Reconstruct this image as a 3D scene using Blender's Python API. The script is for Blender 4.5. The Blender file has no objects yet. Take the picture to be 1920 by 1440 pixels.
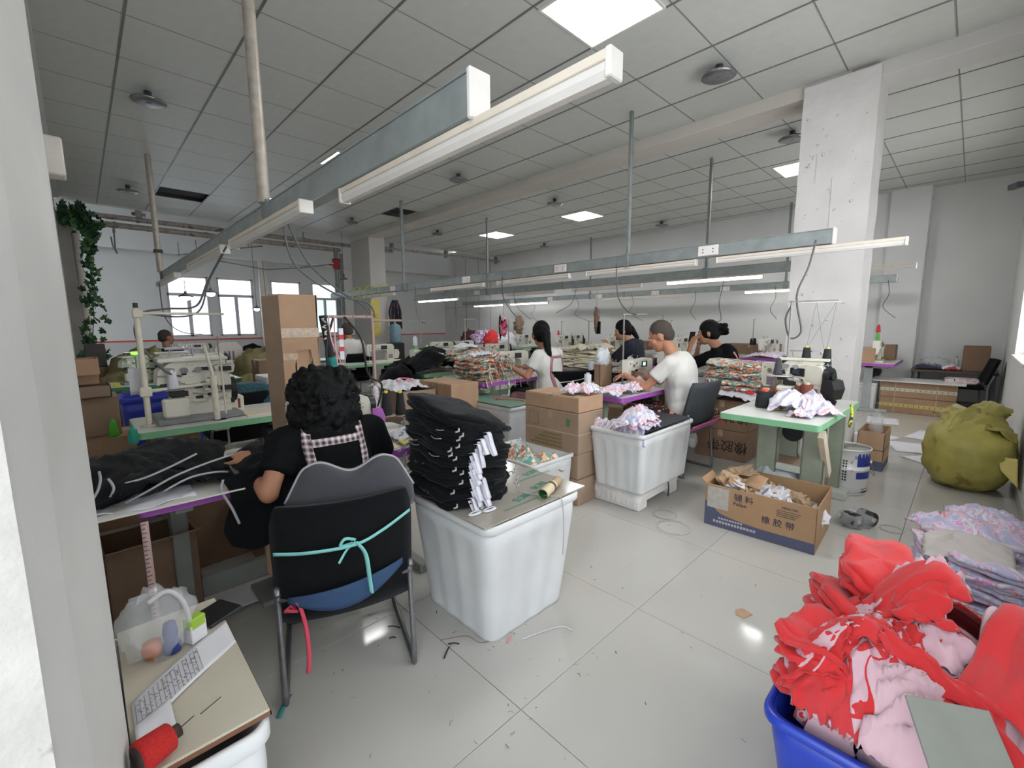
import bpy, math, random
from mathutils import Vector, Matrix, noise
from mathutils.bvhtree import BVHTree
PI = math.pi
RN = random.Random(11)
SC = bpy.context.scene
COL = SC.collection

# ------------------------------------------------------------------ camera, world, exposure
cd = bpy.data.cameras.new('camera')
cam = bpy.data.objects.new('camera', cd)
COL.objects.link(cam)
cd.sensor_width = 36
cd.lens = 15.568
cd.clip_start = 0.05
cam.matrix_world = Matrix(((0.71783738, 0.09958438, -0.68905185, 0),
                           (-0.69617472, 0.09259467, -0.71187568, 0),
                           (-0.00708917, 0.99071145, 0.13579604, 1.38), (0, 0, 0, 1)))
SC.camera = cam
SC.view_settings.view_transform = 'Standard'
SC.view_settings.look = 'None'
SC.view_settings.exposure = 1.15
SC.view_settings.gamma = 1.0
SC.view_settings.use_curve_mapping = False
w = bpy.data.worlds.new('sky')
SC.world = w
w.use_nodes = True
bgn = w.node_tree.nodes['Background']
bgn.inputs[0].default_value = (0.86, 0.93, 1.0, 1)
bgn.inputs[1].default_value = 1.9


def area(name, loc, rot, sx, sy, power, col=(1, 1, 1)):
    l = bpy.data.lights.new(name, 'AREA')
    l.shape = 'RECTANGLE'; l.size = sx; l.size_y = sy; l.energy = power; l.color = col
    o = bpy.data.objects.new(name, l); COL.objects.link(o)
    o.location = loc; o.rotation_euler = rot
    return o


# daylight through the window openings: right wall (faces +Y), far wall (faces -Y); a rear fill lamp is added
DAY = (0.97, 0.985, 1.0)
area('daylight_right_near', (2.9, -0.52, 1.75), (-PI / 2, 0, 0), 2.6, 1.6, 70, DAY)
area('daylight_right_far', (6.9, -0.52, 1.75), (-PI / 2, 0, 0), 1.9, 1.5, 50, DAY)
for i, x in enumerate((2.05, 3.1, 4.35, 5.45)):
    area('daylight_far_%d' % i, (x, 14.1, 1.85), (PI / 2, 0, 0), 0.8, 1.5, 48, DAY)
area('fill_rear', (-2.6, -1.2, 2.0), (-PI / 2, 0, -PI / 2), 3.0, 2.2, 70, DAY)  # unseen fill lamp added behind the camera, no window there

# ------------------------------------------------------------------ materials
MATS = {}


def srgb(h):
    h = h.lstrip('#')
    c = [int(h[i:i + 2], 16) / 255 for i in (0, 2, 4)]
    return tuple(x / 12.92 if x <= .04045 else ((x + .055) / 1.055) ** 2.4 for x in c) + (1,)


def nodes(m):
    nt = m.node_tree
    return nt, nt.nodes, nt.links, nt.nodes['Principled BSDF']


def M(name, col='#cccccc', rough=.6, metal=0.0, var=0.06, vs=12., bump=0.0, bs=60., alpha=1., trans=0., emit=None, es=1., spec=None, sheen=0., dirt=None):
    if name in MATS: return MATS[name]
    m = bpy.data.materials.new(name); m.use_nodes = True; MATS[name] = m
    nt, N, L, B = nodes(m)
    c = srgb(col)
    B.inputs['Roughness'].default_value = rough
    B.inputs['Metallic'].default_value = metal
    if spec is not None: B.inputs['Specular IOR Level'].default_value = spec
    if sheen: B.inputs['Sheen Weight'].default_value = sheen
    tc = N.new('ShaderNodeTexCoord')
    if var:
        n = N.new('ShaderNodeTexNoise'); n.inputs['Scale'].default_value = vs; n.inputs['Detail'].default_value = 5
        L.new(tc.outputs['Object'], n.inputs['Vector'])
        r = N.new('ShaderNodeValToRGB')
        r.color_ramp.elements[0].position = .3; r.color_ramp.elements[1].position = .7
        r.color_ramp.elements[0].color = tuple(x * (1 - var * 1.6) for x in c[:3]) + (1,)
        r.color_ramp.elements[1].color = tuple(min(1, x * (1 + var)) for x in c[:3]) + (1,)
        L.new(n.outputs['Fac'], r.inputs[0])
        out = r.outputs[0]
        if dirt:
            n2 = N.new('ShaderNodeTexNoise'); n2.inputs['Scale'].default_value = dirt[1]; n2.inputs['Detail'].default_value = 8
            L.new(tc.outputs['Object'], n2.inputs['Vector'])
            r2 = N.new('ShaderNodeValToRGB'); r2.color_ramp.elements[0].position = dirt[2]; r2.color_ramp.elements[1].position = dirt[2] + .06
            mx = N.new('ShaderNodeMix'); mx.data_type = 'RGBA'
            L.new(n2.outputs['Fac'], r2.inputs[0]); L.new(r2.outputs[0], mx.inputs[0])
            L.new(out, mx.inputs[6]); mx.inputs[7].default_value = srgb(dirt[0]); out = mx.outputs[2]
        L.new(out, B.inputs['Base Color'])
    else:
        B.inputs['Base Color'].default_value = c
    if bump:
        n = N.new('ShaderNodeTexNoise'); n.inputs['Scale'].default_value = bs; n.inputs['Detail'].default_value = 6
        L.new(tc.outputs['Object'], n.inputs['Vector'])
        b = N.new('ShaderNodeBump'); b.inputs['Strength'].default_value = bump; b.inputs['Distance'].default_value = .01
        L.new(n.outputs['Fac'], b.inputs['Height']); L.new(b.outputs[0], B.inputs['Normal'])
    if alpha < 1: B.inputs['Alpha'].default_value = alpha
    if trans: B.inputs['Transmission Weight'].default_value = trans
    if emit:
        B.inputs['Emission Color'].default_value = srgb(emit); B.inputs['Emission Strength'].default_value = es
    return m


def MP(name, cols, scale=20., rough=.85, warp=.6, kind='v', back=None, stretch=(1, 1, 1), bump=.25, rnd=True):
    """printed cloth: constant colour cells from a warped pattern; optional plain reverse side"""
    if name in MATS: return MATS[name]
    m = bpy.data.materials.new(name); m.use_nodes = True; MATS[name] = m
    nt, N, L, B = nodes(m)
    B.inputs['Roughness'].default_value = rough
    B.inputs['Sheen Weight'].default_value = .2
    tc = N.new('ShaderNodeTexCoord'); mp = N.new('ShaderNodeMapping'); mp.inputs['Scale'].default_value = stretch
    oi = N.new('ShaderNodeObjectInfo')
    ad = N.new('ShaderNodeVectorMath'); ad.operation = 'MULTIPLY_ADD'; ad.inputs[1].default_value = (1, 1, 1)
    L.new(tc.outputs['Object'], mp.inputs[0]); L.new(mp.outputs[0], ad.inputs[0])
    sc_ = N.new('ShaderNodeVectorMath'); sc_.operation = 'SCALE'; sc_.inputs[0].default_value = (7, 5, 3)
    L.new(oi.outputs['Random'], sc_.inputs['Scale']); L.new(sc_.outputs[0], ad.inputs[2])
    nz = N.new('ShaderNodeTexNoise'); nz.inputs['Scale'].default_value = scale * .5
    L.new(ad.outputs[0], nz.inputs['Vector'])
    a2 = N.new('ShaderNodeVectorMath'); a2.operation = 'MULTIPLY_ADD'
    a2.inputs[1].default_value = (warp * 4 / scale,) * 3
    L.new(nz.outputs['Color'], a2.inputs[0]); L.new(ad.outputs[0], a2.inputs[2])
    if kind == 'v':
        t = N.new('ShaderNodeTexVoronoi'); t.inputs['Scale'].default_value = scale
        L.new(a2.outputs[0], t.inputs['Vector'])
        sp = N.new('ShaderNodeSeparateColor'); L.new(t.outputs['Color'], sp.inputs[0]); fac = sp.outputs[0]
    else:
        t = N.new('ShaderNodeTexNoise'); t.inputs['Scale'].default_value = scale; t.inputs['Detail'].default_value = 1
        L.new(a2.outputs[0], t.inputs['Vector'])
        ml = N.new('ShaderNodeMapRange'); ml.inputs[1].default_value = .3; ml.inputs[2].default_value = .7
        L.new(t.outputs['Fac'], ml.inputs[0]); fac = ml.outputs[0]
    r = N.new('ShaderNodeValToRGB'); r.color_ramp.interpolation = 'CONSTANT'
    els = r.color_ramp.elements
    while len(els) < len(cols): els.new(.5)
    for i, (c, p) in enumerate(cols):
        els[i].position = p; els[i].color = srgb(c)
    L.new(fac, r.inputs[0])
    out = r.outputs[0]
    if back:
        g = N.new('ShaderNodeNewGeometry'); mx = N.new('ShaderNodeMix'); mx.data_type = 'RGBA'
        L.new(g.outputs['Backfacing'], mx.inputs[0]); L.new(out, mx.inputs[6]); mx.inputs[7].default_value = srgb(back)
        out = mx.outputs[2]
    L.new(out, B.inputs['Base Color'])
    if bump:
        n = N.new('ShaderNodeTexNoise'); n.inputs['Scale'].default_value = 45; n.inputs['Detail'].default_value = 4
        L.new(tc.outputs['Object'], n.inputs['Vector'])
        b = N.new('ShaderNodeBump'); b.inputs['Strength'].default_value = bump; b.inputs['Distance'].default_value = .012
        L.new(n.outputs['Fac'], b.inputs['Height']); L.new(b.outputs[0], B.inputs['Normal'])
    return m


def plaid(name):
    if name in MATS: return MATS[name]
    m = bpy.data.materials.new(name); m.use_nodes = True; MATS[name] = m
    nt, N, L, B = nodes(m); B.inputs['Roughness'].default_value = .9
    tc = N.new('ShaderNodeTexCoord')
    sp = N.new('ShaderNodeSeparateXYZ'); L.new(tc.outputs['Object'], sp.inputs[0])
    outs = []
    for ax in (0, 2):
        a = N.new('ShaderNodeMath'); a.operation = 'MULTIPLY'; a.inputs[1].default_value = 42
        L.new(sp.outputs[ax], a.inputs[0])
        f = N.new('ShaderNodeMath'); f.operation = 'FRACT'; L.new(a.outputs[0], f.inputs[0])
        g = N.new('ShaderNodeValToRGB'); g.color_ramp.interpolation = 'CONSTANT'
        e = g.color_ramp.elements; e.new(.3); e.new(.42); e.new(.8)
        for k, (p, c) in enumerate(((0, '#e8dcdc'), (.3, '#8a7c80'), (.46, '#3a3438'), (.82, '#b99a9c'))):
            e[k].position = p; e[k].color = srgb(c)
        L.new(f.outputs[0], g.inputs[0]); outs.append(g.outputs[0])
    mx = N.new('ShaderNodeMix'); mx.data_type = 'RGBA'; mx.inputs[0].default_value = .5
    L.new(outs[0], mx.inputs[6]); L.new(outs[1], mx.inputs[7]); L.new(mx.outputs[2], B.inputs['Base Color'])
    return m


# ------------------------------------------------------------------ mesh builder
class MB:
    def __init__(s, m=None):
        s.v = []; s.f = []; s.mi = []; s.sm = []; s.m = m or Matrix()

    def at(s, x=0, y=0, z=0, rz=0, rx=0, ry=0, sc=1):
        s.m = Matrix.Translation((x, y, z)) @ Matrix.Rotation(rz, 4, 'Z') @ Matrix.Rotation(ry, 4, 'Y') @ Matrix.Rotation(rx, 4, 'X') @ Matrix.Scale(sc, 4)
        return s

    def add(s, vs, fs, mi=0, sm=False):
        o = len(s.v)
        s.v += [s.m @ Vector(p) for p in vs]
        for f in fs:
            s.f.append([i + o for i in f]); s.mi.append(mi); s.sm.append(sm)
        return s

    def box(s, x0, x1, y0, y1, z0, z1, b=0, mi=0):
        if b <= 0:
            vs = [(x, y, z) for z in (z0, z1) for y in (y0, y1) for x in (x0, x1)]
            return s.add(vs, [(0, 2, 3, 1), (4, 5, 7, 6), (0, 1, 5, 4), (2, 6, 7, 3), (0, 4, 6, 2), (1, 3, 7, 5)], mi)
        b = min(b, (x1 - x0) / 2.01, (y1 - y0) / 2.01, (z1 - z0) / 2.01)
        vs = []; idx = {}
        for ix, (x, dx) in enumerate(((x0, b), (x1, -b))):
            for iy, (y, dy) in enumerate(((y0, b), (y1, -b))):
                for iz, (z, dz) in enumerate(((z0, b), (z1, -b))):
                    for a, p in enumerate(((x, y + dy, z + dz), (x + dx, y, z + dz), (x + dx, y + dy, z))):
                        idx[ix, iy, iz, a] = len(vs); vs.append(p)
        fs = []
        g = lambda i, j, k, a: idx[i, j, k, a]
        for i in (0, 1):
            q = [g(i, 0, 0, 0), g(i, 1, 0, 0), g(i, 1, 1, 0), g(i, 0, 1, 0)]; fs.append(q if i else q[::-1])
            q = [g(0, i, 0, 1), g(0, i, 1, 1), g(1, i, 1, 1), g(1, i, 0, 1)]; fs.append(q if i else q[::-1])
            q = [g(0, 0, i, 2), g(1, 0, i, 2), g(1, 1, i, 2), g(0, 1, i, 2)]; fs.append(q if i else q[::-1])
        for i in (0, 1):
            for j in (0, 1):
                q = [g(i, j, 0, 0), g(i, j, 1, 0), g(i, j, 1, 1), g(i, j, 0, 1)]; fs.append(q if (i + j) % 2 == 1 else q[::-1])
                q = [g(i, 0, j, 0), g(i, 1, j, 0), g(i, 1, j, 2), g(i, 0, j, 2)]; fs.append(q if (i + j) % 2 == 0 else q[::-1])
                q = [g(0, i, j, 1), g(1, i, j, 1), g(1, i, j, 2), g(0, i, j, 2)]; fs.append(q if (i + j) % 2 == 1 else q[::-1])
        for i in (0, 1):
            for j in (0, 1):
                for k in (0, 1):
                    q = [g(i, j, k, 0), g(i, j, k, 1), g(i, j, k, 2)]; fs.append(q if (i + j + k) % 2 else q[::-1])
        return s.add(vs, fs, mi)

    def cyl(s, p0, p1, r0, r1=None, n=12, caps=True, sm=True, mi=0):
        p0, p1 = Vector(p0), Vector(p1)
        if r1 is None: r1 = r0
        d = (p1 - p0).normalized()
        u = d.orthogonal().normalized(); w_ = d.cross(u)
        vs = []
        for p, r in ((p0, r0), (p1, r1)):
            for i in range(n):
                a = 2 * PI * i / n
                vs.append(p + (u * math.cos(a) + w_ * math.sin(a)) * r)
        s.add(vs, [(i, (i + 1) % n, n + (i + 1) % n, n + i) for i in range(n)], mi, sm)
        if caps:
            s.add(vs, [tuple(range(n))[::-1], tuple(range(n, 2 * n))], mi)
        return s

    def tube(s, pts, r, n=8, mi=0, closed=False, flat=1.0):
        pts = [Vector(p) for p in pts]
        vs = []; up = None; k = len(pts)
        for i, p in enumerate(pts):
            if closed: d = (pts[(i + 1) % k] - pts[i - 1])
            else: d = pts[min(i + 1, k - 1)] - pts[max(i - 1, 0)]
            d.normalize()
            if up is None: up = d.orthogonal().normalized()
            up = (up - d * up.dot(d))
            if up.length < 1e-5: up = d.orthogonal()
            up.normalize(); w_ = d.cross(up)
            rr = r[i] if isinstance(r, (list, tuple)) else r
            for j in range(n):
                a = 2 * PI * j / n
                vs.append(p + (up * math.cos(a) * flat + w_ * math.sin(a)) * rr)
        fs = []
        for i in range(k if closed else k - 1):
            i2 = (i + 1) % k
            for j in range(n):
                fs.append((i * n + j, i * n + (j + 1) % n, i2 * n + (j + 1) % n, i2 * n + j))
        if not closed:
            fs.append(tuple(range(n))[::-1]); fs.append(tuple(range((k - 1) * n, k * n)))
        return s.add(vs, fs, mi, True)

    def lathe(s, prof, n=24, mi=0, sm=True, c=(0, 0, 0)):
        vs = []
        for r, z in prof:
            for i in range(n):
                a = 2 * PI * i / n
                vs.append((c[0] + r * math.cos(a), c[1] + r * math.sin(a), c[2] + z))
        fs = []
        for k in range(len(prof) - 1):
            for i in range(n):
                j = (i + 1) % n
                fs.append((k * n + i, k * n + j, (k + 1) * n + j, (k + 1) * n + i))
        if prof[0][0] > 1e-4: fs.append(tuple(range(n))[::-1])
        if prof[-1][0] > 1e-4: fs.append(tuple(range((len(prof) - 1) * n, len(prof) * n)))
        return s.add(vs, fs, mi, sm)

    def loft(s, rings, mi=0, sm=True, cap0=True, cap1=True):
        n = len(rings[0]); vs = [p for r in rings for p in r]; fs = []
        for k in range(len(rings) - 1):
            for i in range(n):
                j = (i + 1) % n
                fs.append((k * n + i, k * n + j, (k + 1) * n + j, (k + 1) * n + i))
        if cap0: fs.append(tuple(range(n))[::-1])
        if cap1: fs.append(tuple(range((len(rings) - 1) * n, len(rings) * n)))
        return s.add(vs, fs, mi, sm)

    def grid(s, fn, nu, nv, mi=0, th=0, sm=True):
        P = [[Vector(fn(i / nu, j / nv)) for j in range(nv + 1)] for i in range(nu + 1)]
        vs = [p for r in P for p in r]
        k = nv + 1
        fs = [(i * k + j, (i + 1) * k + j, (i + 1) * k + j + 1, i * k + j + 1) for i in range(nu) for j in range(nv)]
        if th:
            vs2 = []
            for i in range(nu + 1):
                for j in range(nv + 1):
                    a = P[min(i + 1, nu)][j] - P[max(i - 1, 0)][j]; b = P[i][min(j + 1, nv)] - P[i][max(j - 1, 0)]
                    nn = a.cross(b)
                    if nn.length > 1e-9: nn.normalize()
                    vs2.append(P[i][j] - nn * th)
            o = len(vs)
            fs2 = [tuple(q + o for q in f[::-1]) for f in fs]
            e = []
            bd = [(i, 0) for i in range(nu + 1)] + [(nu, j) for j in range(1, nv + 1)] + [(i, nv) for i in range(nu - 1, -1, -1)] + [(0, j) for j in range(nv - 1, 0, -1)]
            for q in range(len(bd)):
                a = bd[q]; b = bd[(q + 1) % len(bd)]
                ia = a[0] * k + a[1]; ib = b[0] * k + b[1]
                e.append((ib, ia, ia + o, ib + o))
            vs += vs2; fs = fs + fs2 + e
        return s.add(vs, fs, mi, sm)

    def prism(s, poly, ax, a, b, mi=0, sm=False):
        def P(u, v, w_):
            return {'x': (w_, u, v), 'y': (u, w_, v), 'z': (u, v, w_)}[ax]
        n = len(poly)
        vs = [P(u, v, a) for u, v in poly] + [P(u, v, b) for u, v in poly]
        ar = sum(poly[i][0] * poly[(i + 1) % n][1] - poly[(i + 1) % n][0] * poly[i][1] for i in range(n))
        flip = (ar < 0) ^ (ax == 'y') ^ (b < a)
        fs = [(i, (i + 1) % n, n + (i + 1) % n, n + i) for i in range(n)] + [tuple(range(n))[::-1], tuple(range(n, 2 * n))]
        if flip: fs = [f[::-1] for f in fs]
        s.add(vs, fs[:n], mi, sm); s.add(vs, fs[n:], mi, False)
        return s

    def blob(s, c, r, seed=0, amp=.15, fr=3., nu=20, nv=14, flat=None, mi=0, pw=1.0, oc=3):
        c = Vector(c); vs = []
        def g(u, v):
            a = 2 * PI * u; e = PI * (v - .5)
            d = Vector((math.cos(e) * math.cos(a), math.cos(e) * math.sin(a), math.sin(e)))
            if pw != 1.0: d = Vector([math.copysign(abs(q) ** pw, q) for q in d])
            k = 1 + amp * noise.fractal(Vector((d.x * fr + seed * 7.3, d.y * fr + seed * 3.1, d.z * fr)), .6, 2.0, oc)
            p = Vector((d.x * r[0] * k, d.y * r[1] * k, d.z * r[2] * k)) + c
            if flat is not None and p.z < flat: p.z = flat + (flat - p.z) * .01
            return p
        for j in range(nv + 1):
            for i in range(nu):
                vs.append(g(i / nu, j / nv))
        fs = []
        for j in range(nv):
            for i in range(nu):
                fs.append((j * nu + i, j * nu + (i + 1) % nu, (j + 1) * nu + (i + 1) % nu, (j + 1) * nu + i))
        return s.add(vs, fs, mi, True)

    def mesh(s, name):
        me = bpy.data.meshes.new(name)
        me.from_pydata([tuple(p) for p in s.v], [], s.f)
        me.polygons.foreach_set('use_smooth', s.sm)
        me.polygons.foreach_set('material_index', s.mi)
        me.update()
        return me

    def build(s, name, mat, parent=None, loc=None):
        me = s.mesh(name)
        for m_ in (mat if isinstance(mat, (list, tuple)) else [mat]): me.materials.append(m_)
        o = bpy.data.objects.new(name, me); COL.objects.link(o)
        if parent is not None: o.parent = parent
        if loc: o.location = loc
        return o


def B_():
    return MB()


def tag(o, label, cat, group=None, kind=None):
    if label: o['label'] = label
    if cat: o['category'] = cat
    if group: o['group'] = group
    if kind: o['kind'] = kind
    return o


def thing(name, label, cat, loc=(0, 0, 0), rz=0, group=None):
    o = bpy.data.objects.new(name, None); COL.objects.link(o)
    o.empty_display_size = .1
    o.location = loc; o.rotation_euler = (0, 0, rz)
    return tag(o, label, cat, group)


def struct(o):
    o['kind'] = 'structure'; return o


def sname(name, loc=(0, 0, 0)):
    o = bpy.data.objects.new(name, None); COL.objects.link(o); o.location = loc; o['kind'] = 'structure'; return o


def dup(root, loc=None, rz=None, label=None, group=None, rot=None, sc=None):
    r = root.copy(); COL.objects.link(r)
    if loc is not None: r.location = loc
    if rz is not None: r.rotation_euler = (0, 0, rz)
    if rot is not None: r.rotation_euler = rot
    if sc is not None: r.scale = sc if not isinstance(sc, (int, float)) else (sc,) * 3
    if label: r['label'] = label
    if group: r['group'] = group
    for ch in list(root.children):
        c = ch.copy(); COL.objects.link(c); c.parent = r
        for g in list(ch.children):
            d = g.copy(); COL.objects.link(d); d.parent = c
    return r


def link(me, name, mat=None, parent=None, loc=(0, 0, 0), rot=(0, 0, 0), sc=(1, 1, 1)):
    o = bpy.data.objects.new(name, me); COL.objects.link(o)
    if parent is not None: o.parent = parent
    o.location = loc; o.rotation_euler = rot; o.scale = sc
    return o


def remeshed(mb, name, mats, voxel=.012, smooth=4, parent=None, loc=None, fac=.5):
    o = mb.build('tmp', [])
    r = o.modifiers.new('r', 'REMESH'); r.mode = 'VOXEL'; r.voxel_size = voxel; r.use_smooth_shade = True
    if smooth:
        q = o.modifiers.new('s', 'SMOOTH'); q.iterations = smooth; q.factor = fac
    dg = bpy.context.evaluated_depsgraph_get()
    me = bpy.data.meshes.new_from_object(o.evaluated_get(dg))
    old = o.data
    bpy.data.objects.remove(o); bpy.data.meshes.remove(old)
    me.name = name; me.materials.clear()
    for m_ in (mats if isinstance(mats, (list, tuple)) else [mats]): me.materials.append(m_)
    ob = bpy.data.objects.new(name, me); COL.objects.link(ob)
    if parent is not None: ob.parent = parent
    if loc: ob.location = loc
    return ob


def text_mesh(txt, size, depth=.0006):
    c = bpy.data.curves.new('t', 'FONT'); c.body = txt; c.size = size; c.extrude = depth
    c.align_x = 'CENTER'; c.align_y = 'CENTER'; c.resolution_u = 2
    o = bpy.data.objects.new('t', c); COL.objects.link(o)
    dg = bpy.context.evaluated_depsgraph_get()
    me = bpy.data.meshes.new_from_object(o.evaluated_get(dg))
    bpy.data.objects.remove(o); bpy.data.curves.remove(c)
    return me


def text(txt, size, mat, parent, loc, rot, name='lettering', sc=(1, 1, 1)):
    me = text_mesh(txt, size); me.materials.clear(); me.materials.append(mat)
    return link(me, name, None, parent, loc, rot, sc)


def spline(pts, k=6):
    pts = [Vector(p) for p in pts]; out = []
    n = len(pts)
    for i in range(n - 1):
        p0 = pts[max(i - 1, 0)]; p1 = pts[i]; p2 = pts[i + 1]; p3 = pts[min(i + 2, n - 1)]
        for j in range(k):
            t = j / k
            out.append(.5 * ((2 * p1) + (p2 - p0) * t + (2 * p0 - 5 * p1 + 4 * p2 - p3) * t * t + (3 * p1 - p0 - 3 * p2 + p3) * t ** 3))
    out.append(pts[-1])
    return out


def rrect(w_, d, r, z, n=5, cx=0, cy=0, rib=0, nr=0):
    """rounded rectangle ring at height z; with rib>0 its straight sides are fluted"""
    pts = []
    for (sx, sy, a0) in ((1, 1, 0), (-1, 1, PI / 2), (-1, -1, PI), (1, -1, 3 * PI / 2)):
        for i in range(n + 1):
            a = a0 + PI / 2 * i / n
            pts.append((cx + sx * (w_ / 2 - r) + r * math.cos(a), cy + sy * (d / 2 - r) + r * math.sin(a), z))
        if nr:
            q = len(pts)
            p = Vector(pts[-1])
            nx = [(-1, 1), (-1, -1), (1, -1), (1, 1)][((1, 1), (-1, 1), (-1, -1), (1, -1)).index((sx, sy))]
            a = a0 + PI / 2
            pe = Vector((cx + nx[0] * (w_ / 2 - r) + r * math.cos(a), cy + nx[1] * (d / 2 - r) + r * math.sin(a), z))
            nn = Vector((math.cos(a), math.sin(a), 0))
            for k in range(1, nr):
                t = k / nr
                pts.append(tuple(p.lerp(pe, t) - nn * (rib if (k // 2) % 2 else 0)))
    return pts
# ------------------------------------------------------------------ materials used by the setting
WALL = M('wall paint', '#dddddb', .75, var=.03, vs=1.5, bump=.05, bs=30)
WALL2 = M('wall paint lower', '#c9c9c6', .75, var=.03, vs=1.5)
PILLAR = M('rough plaster', '#d8d4d1', .8, var=.04, vs=3, bump=.9, bs=9)
PLASTER = M('grey plaster', '#b9b5af', .9, var=.06, vs=14, bump=.25, bs=60, dirt=('#8a8078', 22, .66))
TILEF = M('polished porcelain', '#bbb8b1', .1, var=.02, vs=2.5, spec=.55)
GROUT = M('grout', '#8f8d88', .9)
GALV = M('galvanised steel', '#a3aaa9', .42, .55, var=.1, vs=9)
GALVD = M('dull steel', '#8d9392', .55, .5, var=.1, vs=9)
PVC = M('white plastic', '#e2ddd6', .4, var=.02)
CREAM = M('cream enamel', '#d9d2bf', .4, var=.05, vs=20)
DARK = M('void shade', '#2a2a2a', .8)
BLACKP = M('black plastic', '#1b1b1d', .45, var=.1)
GREYP = M('grey plastic', '#6f7072', .5)
CHROME = M('brushed chrome', '#8f8f92', .32, .85, var=.1, vs=30)
RUST = M('aged pipe', '#a89f97', .6, .3, var=.16, vs=14, dirt=('#6e5f55', 9, .6))
GREY_FR = M('window frame grey', '#cfcbd0', .5, var=.03)
CARD = M('cardboard', '#a48b75', .85, var=.06, vs=6, bump=.1, bs=40)
CARD2 = M('cardboard warm', '#b59376', .85, var=.06, vs=6, bump=.1, bs=40)
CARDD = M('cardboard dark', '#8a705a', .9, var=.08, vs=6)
TAPE = M('packing tape', '#b79e84', .25, var=.12, vs=40)
WHITEB = M('white bin plastic', '#d9dad9', .38, var=.05, vs=4, spec=.4)
INK = M('black print', '#2b2622', .9, var=0)
INKG = M('green print', '#2f7a5a', .8, var=0)


def ceiling_mat():
    m = M('ceiling tile metal', '#cccdc8', .5, var=.02)
    nt, N, L, B = nodes(m)
    B.inputs['Roughness'].default_value = .42
    tc = N.new('ShaderNodeTexCoord'); v = N.new('ShaderNodeTexVoronoi'); v.feature = 'SMOOTH_F1'; v.inputs['Scale'].default_value = 11
    v.inputs['Randomness'].default_value = .35
    L.new(tc.outputs['Object'], v.inputs['Vector'])
    b = N.new('ShaderNodeBump'); b.inputs['Strength'].default_value = .35; b.inputs['Distance'].default_value = .012
    L.new(v.outputs['Distance'], b.inputs['Height']); L.new(b.outputs[0], B.inputs['Normal'])
    return m


CEIL = ceiling_mat()
LIT = M('lit panel', '#ffffff', .5, var=0, emit='#ffffff', es=12)
LITT = M('lit tube', '#ffffff', .5, var=0, emit='#ffffff', es=4.0)
GLASS = M('window glass', '#ffffff', .02, var=0, alpha=.12)

ZC = 3.48
# floor: slab of grout and separate tiles
fl = sname('floor')
MB().box(-4, 12.2, -3.2, 14, -.08, -.006).build('screed', GROUT, fl)
tm = MB().box(.0012, .8088, .0012, .8088, -.012, 0, .001).mesh('tile'); tm.materials.append(TILEF)
n = 0
for i in range(-2, 13):
    for j in range(-2, 17):
        x = 1.007 - .81 + i * .81; y = 1.006 - .81 + j * .81
        if y > 10.6 or x > 9.4 or (x < -.9 and y > 1): continue
        if n >= 300: continue
        n += 1
        link(tm, 'tile', None, fl, (x, y, RN.uniform(-.0004, 0)))
MB().box(-.5, 12.2, 11.5, 14, -.01, 0).build('far_paving', TILEF, fl)

# ceiling: metal tiles hung from visible runners
ce = sname('ceiling')
MB().box(-.4, 12.2, -3, 10.75, ZC + .16, ZC + .25).build('slab', WALL, ce)
cm = MB().box(.004, .651, .004, .651, 0, .012, .003).mesh('ceiling_tile'); cm.materials.append(CEIL)
holes = {}
PANELS = [(2.441, 1.633, .61), (7.08, 5.29, .62), (7.1, 7.84, .62), (7.08, 1.53, .6), (2.47, 5.6, .56), (2.47, 8.33, .3)]
DARKH = [(1.12, 8.75), (4.38, 7.42)]
gx = [-.225 + .655 * k for k in range(0, 17)]
gy = [.28 + .6555 * k for k in range(-3, 16)]
cnt = 0
for x in gx:
    for y in gy:
        if y > 10.3: continue
        cx, cy = x + .33, y + .33
        if 4.9 < cx < 5.25: continue
        if any(abs(cx - a - .3) < .3 and abs(cy - b - .3) < .33 for a, b in DARKH): continue
        if cnt >= 300: break
        cnt += 1
        link(cm, 'ceiling_tile', None, ce, (x, y, ZC))
rb = MB()
for x in gx: rb.box(x - .008, x + .008, -2.8, 10.72, ZC - .004, ZC + .01)
rb.build('runner', M('runner steel', '#80827f', .4, .4), ce)
rb = MB()
for y in gy: rb.box(-.3, 10.3, y - .003, y + .003, ZC - .0005, ZC + .008)
rb.build('cross_runner', M('cross runner grey', '#9c9d99', .5, .2), ce)  # cross runners in a paler grey than the main runners
rb = MB()
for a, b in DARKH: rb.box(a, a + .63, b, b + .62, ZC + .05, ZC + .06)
rb.build('void_shade_plate', DARK, ce)  # dark plate, its colour stands in for the shade above the missing tiles

for k, (x, y, s) in enumerate(PANELS):
    lab = ['square ceiling light panel nearest the camera, cut by the top edge of the photo', 'lit ceiling panel over the middle rows, right one of the far pair',
           'lit ceiling panel over the middle rows, left one of the far pair', 'lit ceiling panel half hidden behind the white pillar',
           'lit ceiling panel peeping out above the long left cable tray', 'small lit ceiling panel beside the hanging pole of the left tray'][k]
    t = thing('ceiling_light', lab, 'ceiling light', (x + s / 2, y + s / 2, ZC), 0, 'square ceiling light panels')
    MB().box(-s / 2 + .012, s / 2 - .012, -s / 2 + .012, s / 2 - .012, -.006, .004).build('diffuser', LIT, t)
    f = MB()
    for a, b_, c, d in ((-1, 1, -1, -.94), (-1, 1, .94, 1), (-1, -.94, -.94, .94), (.94, 1, -.94, .94)):
        f.box(a * s / 2, b_ * s / 2, c * s / 2, d * s / 2, -.009, .02)
    f.build('frame', PVC, t)

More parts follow.
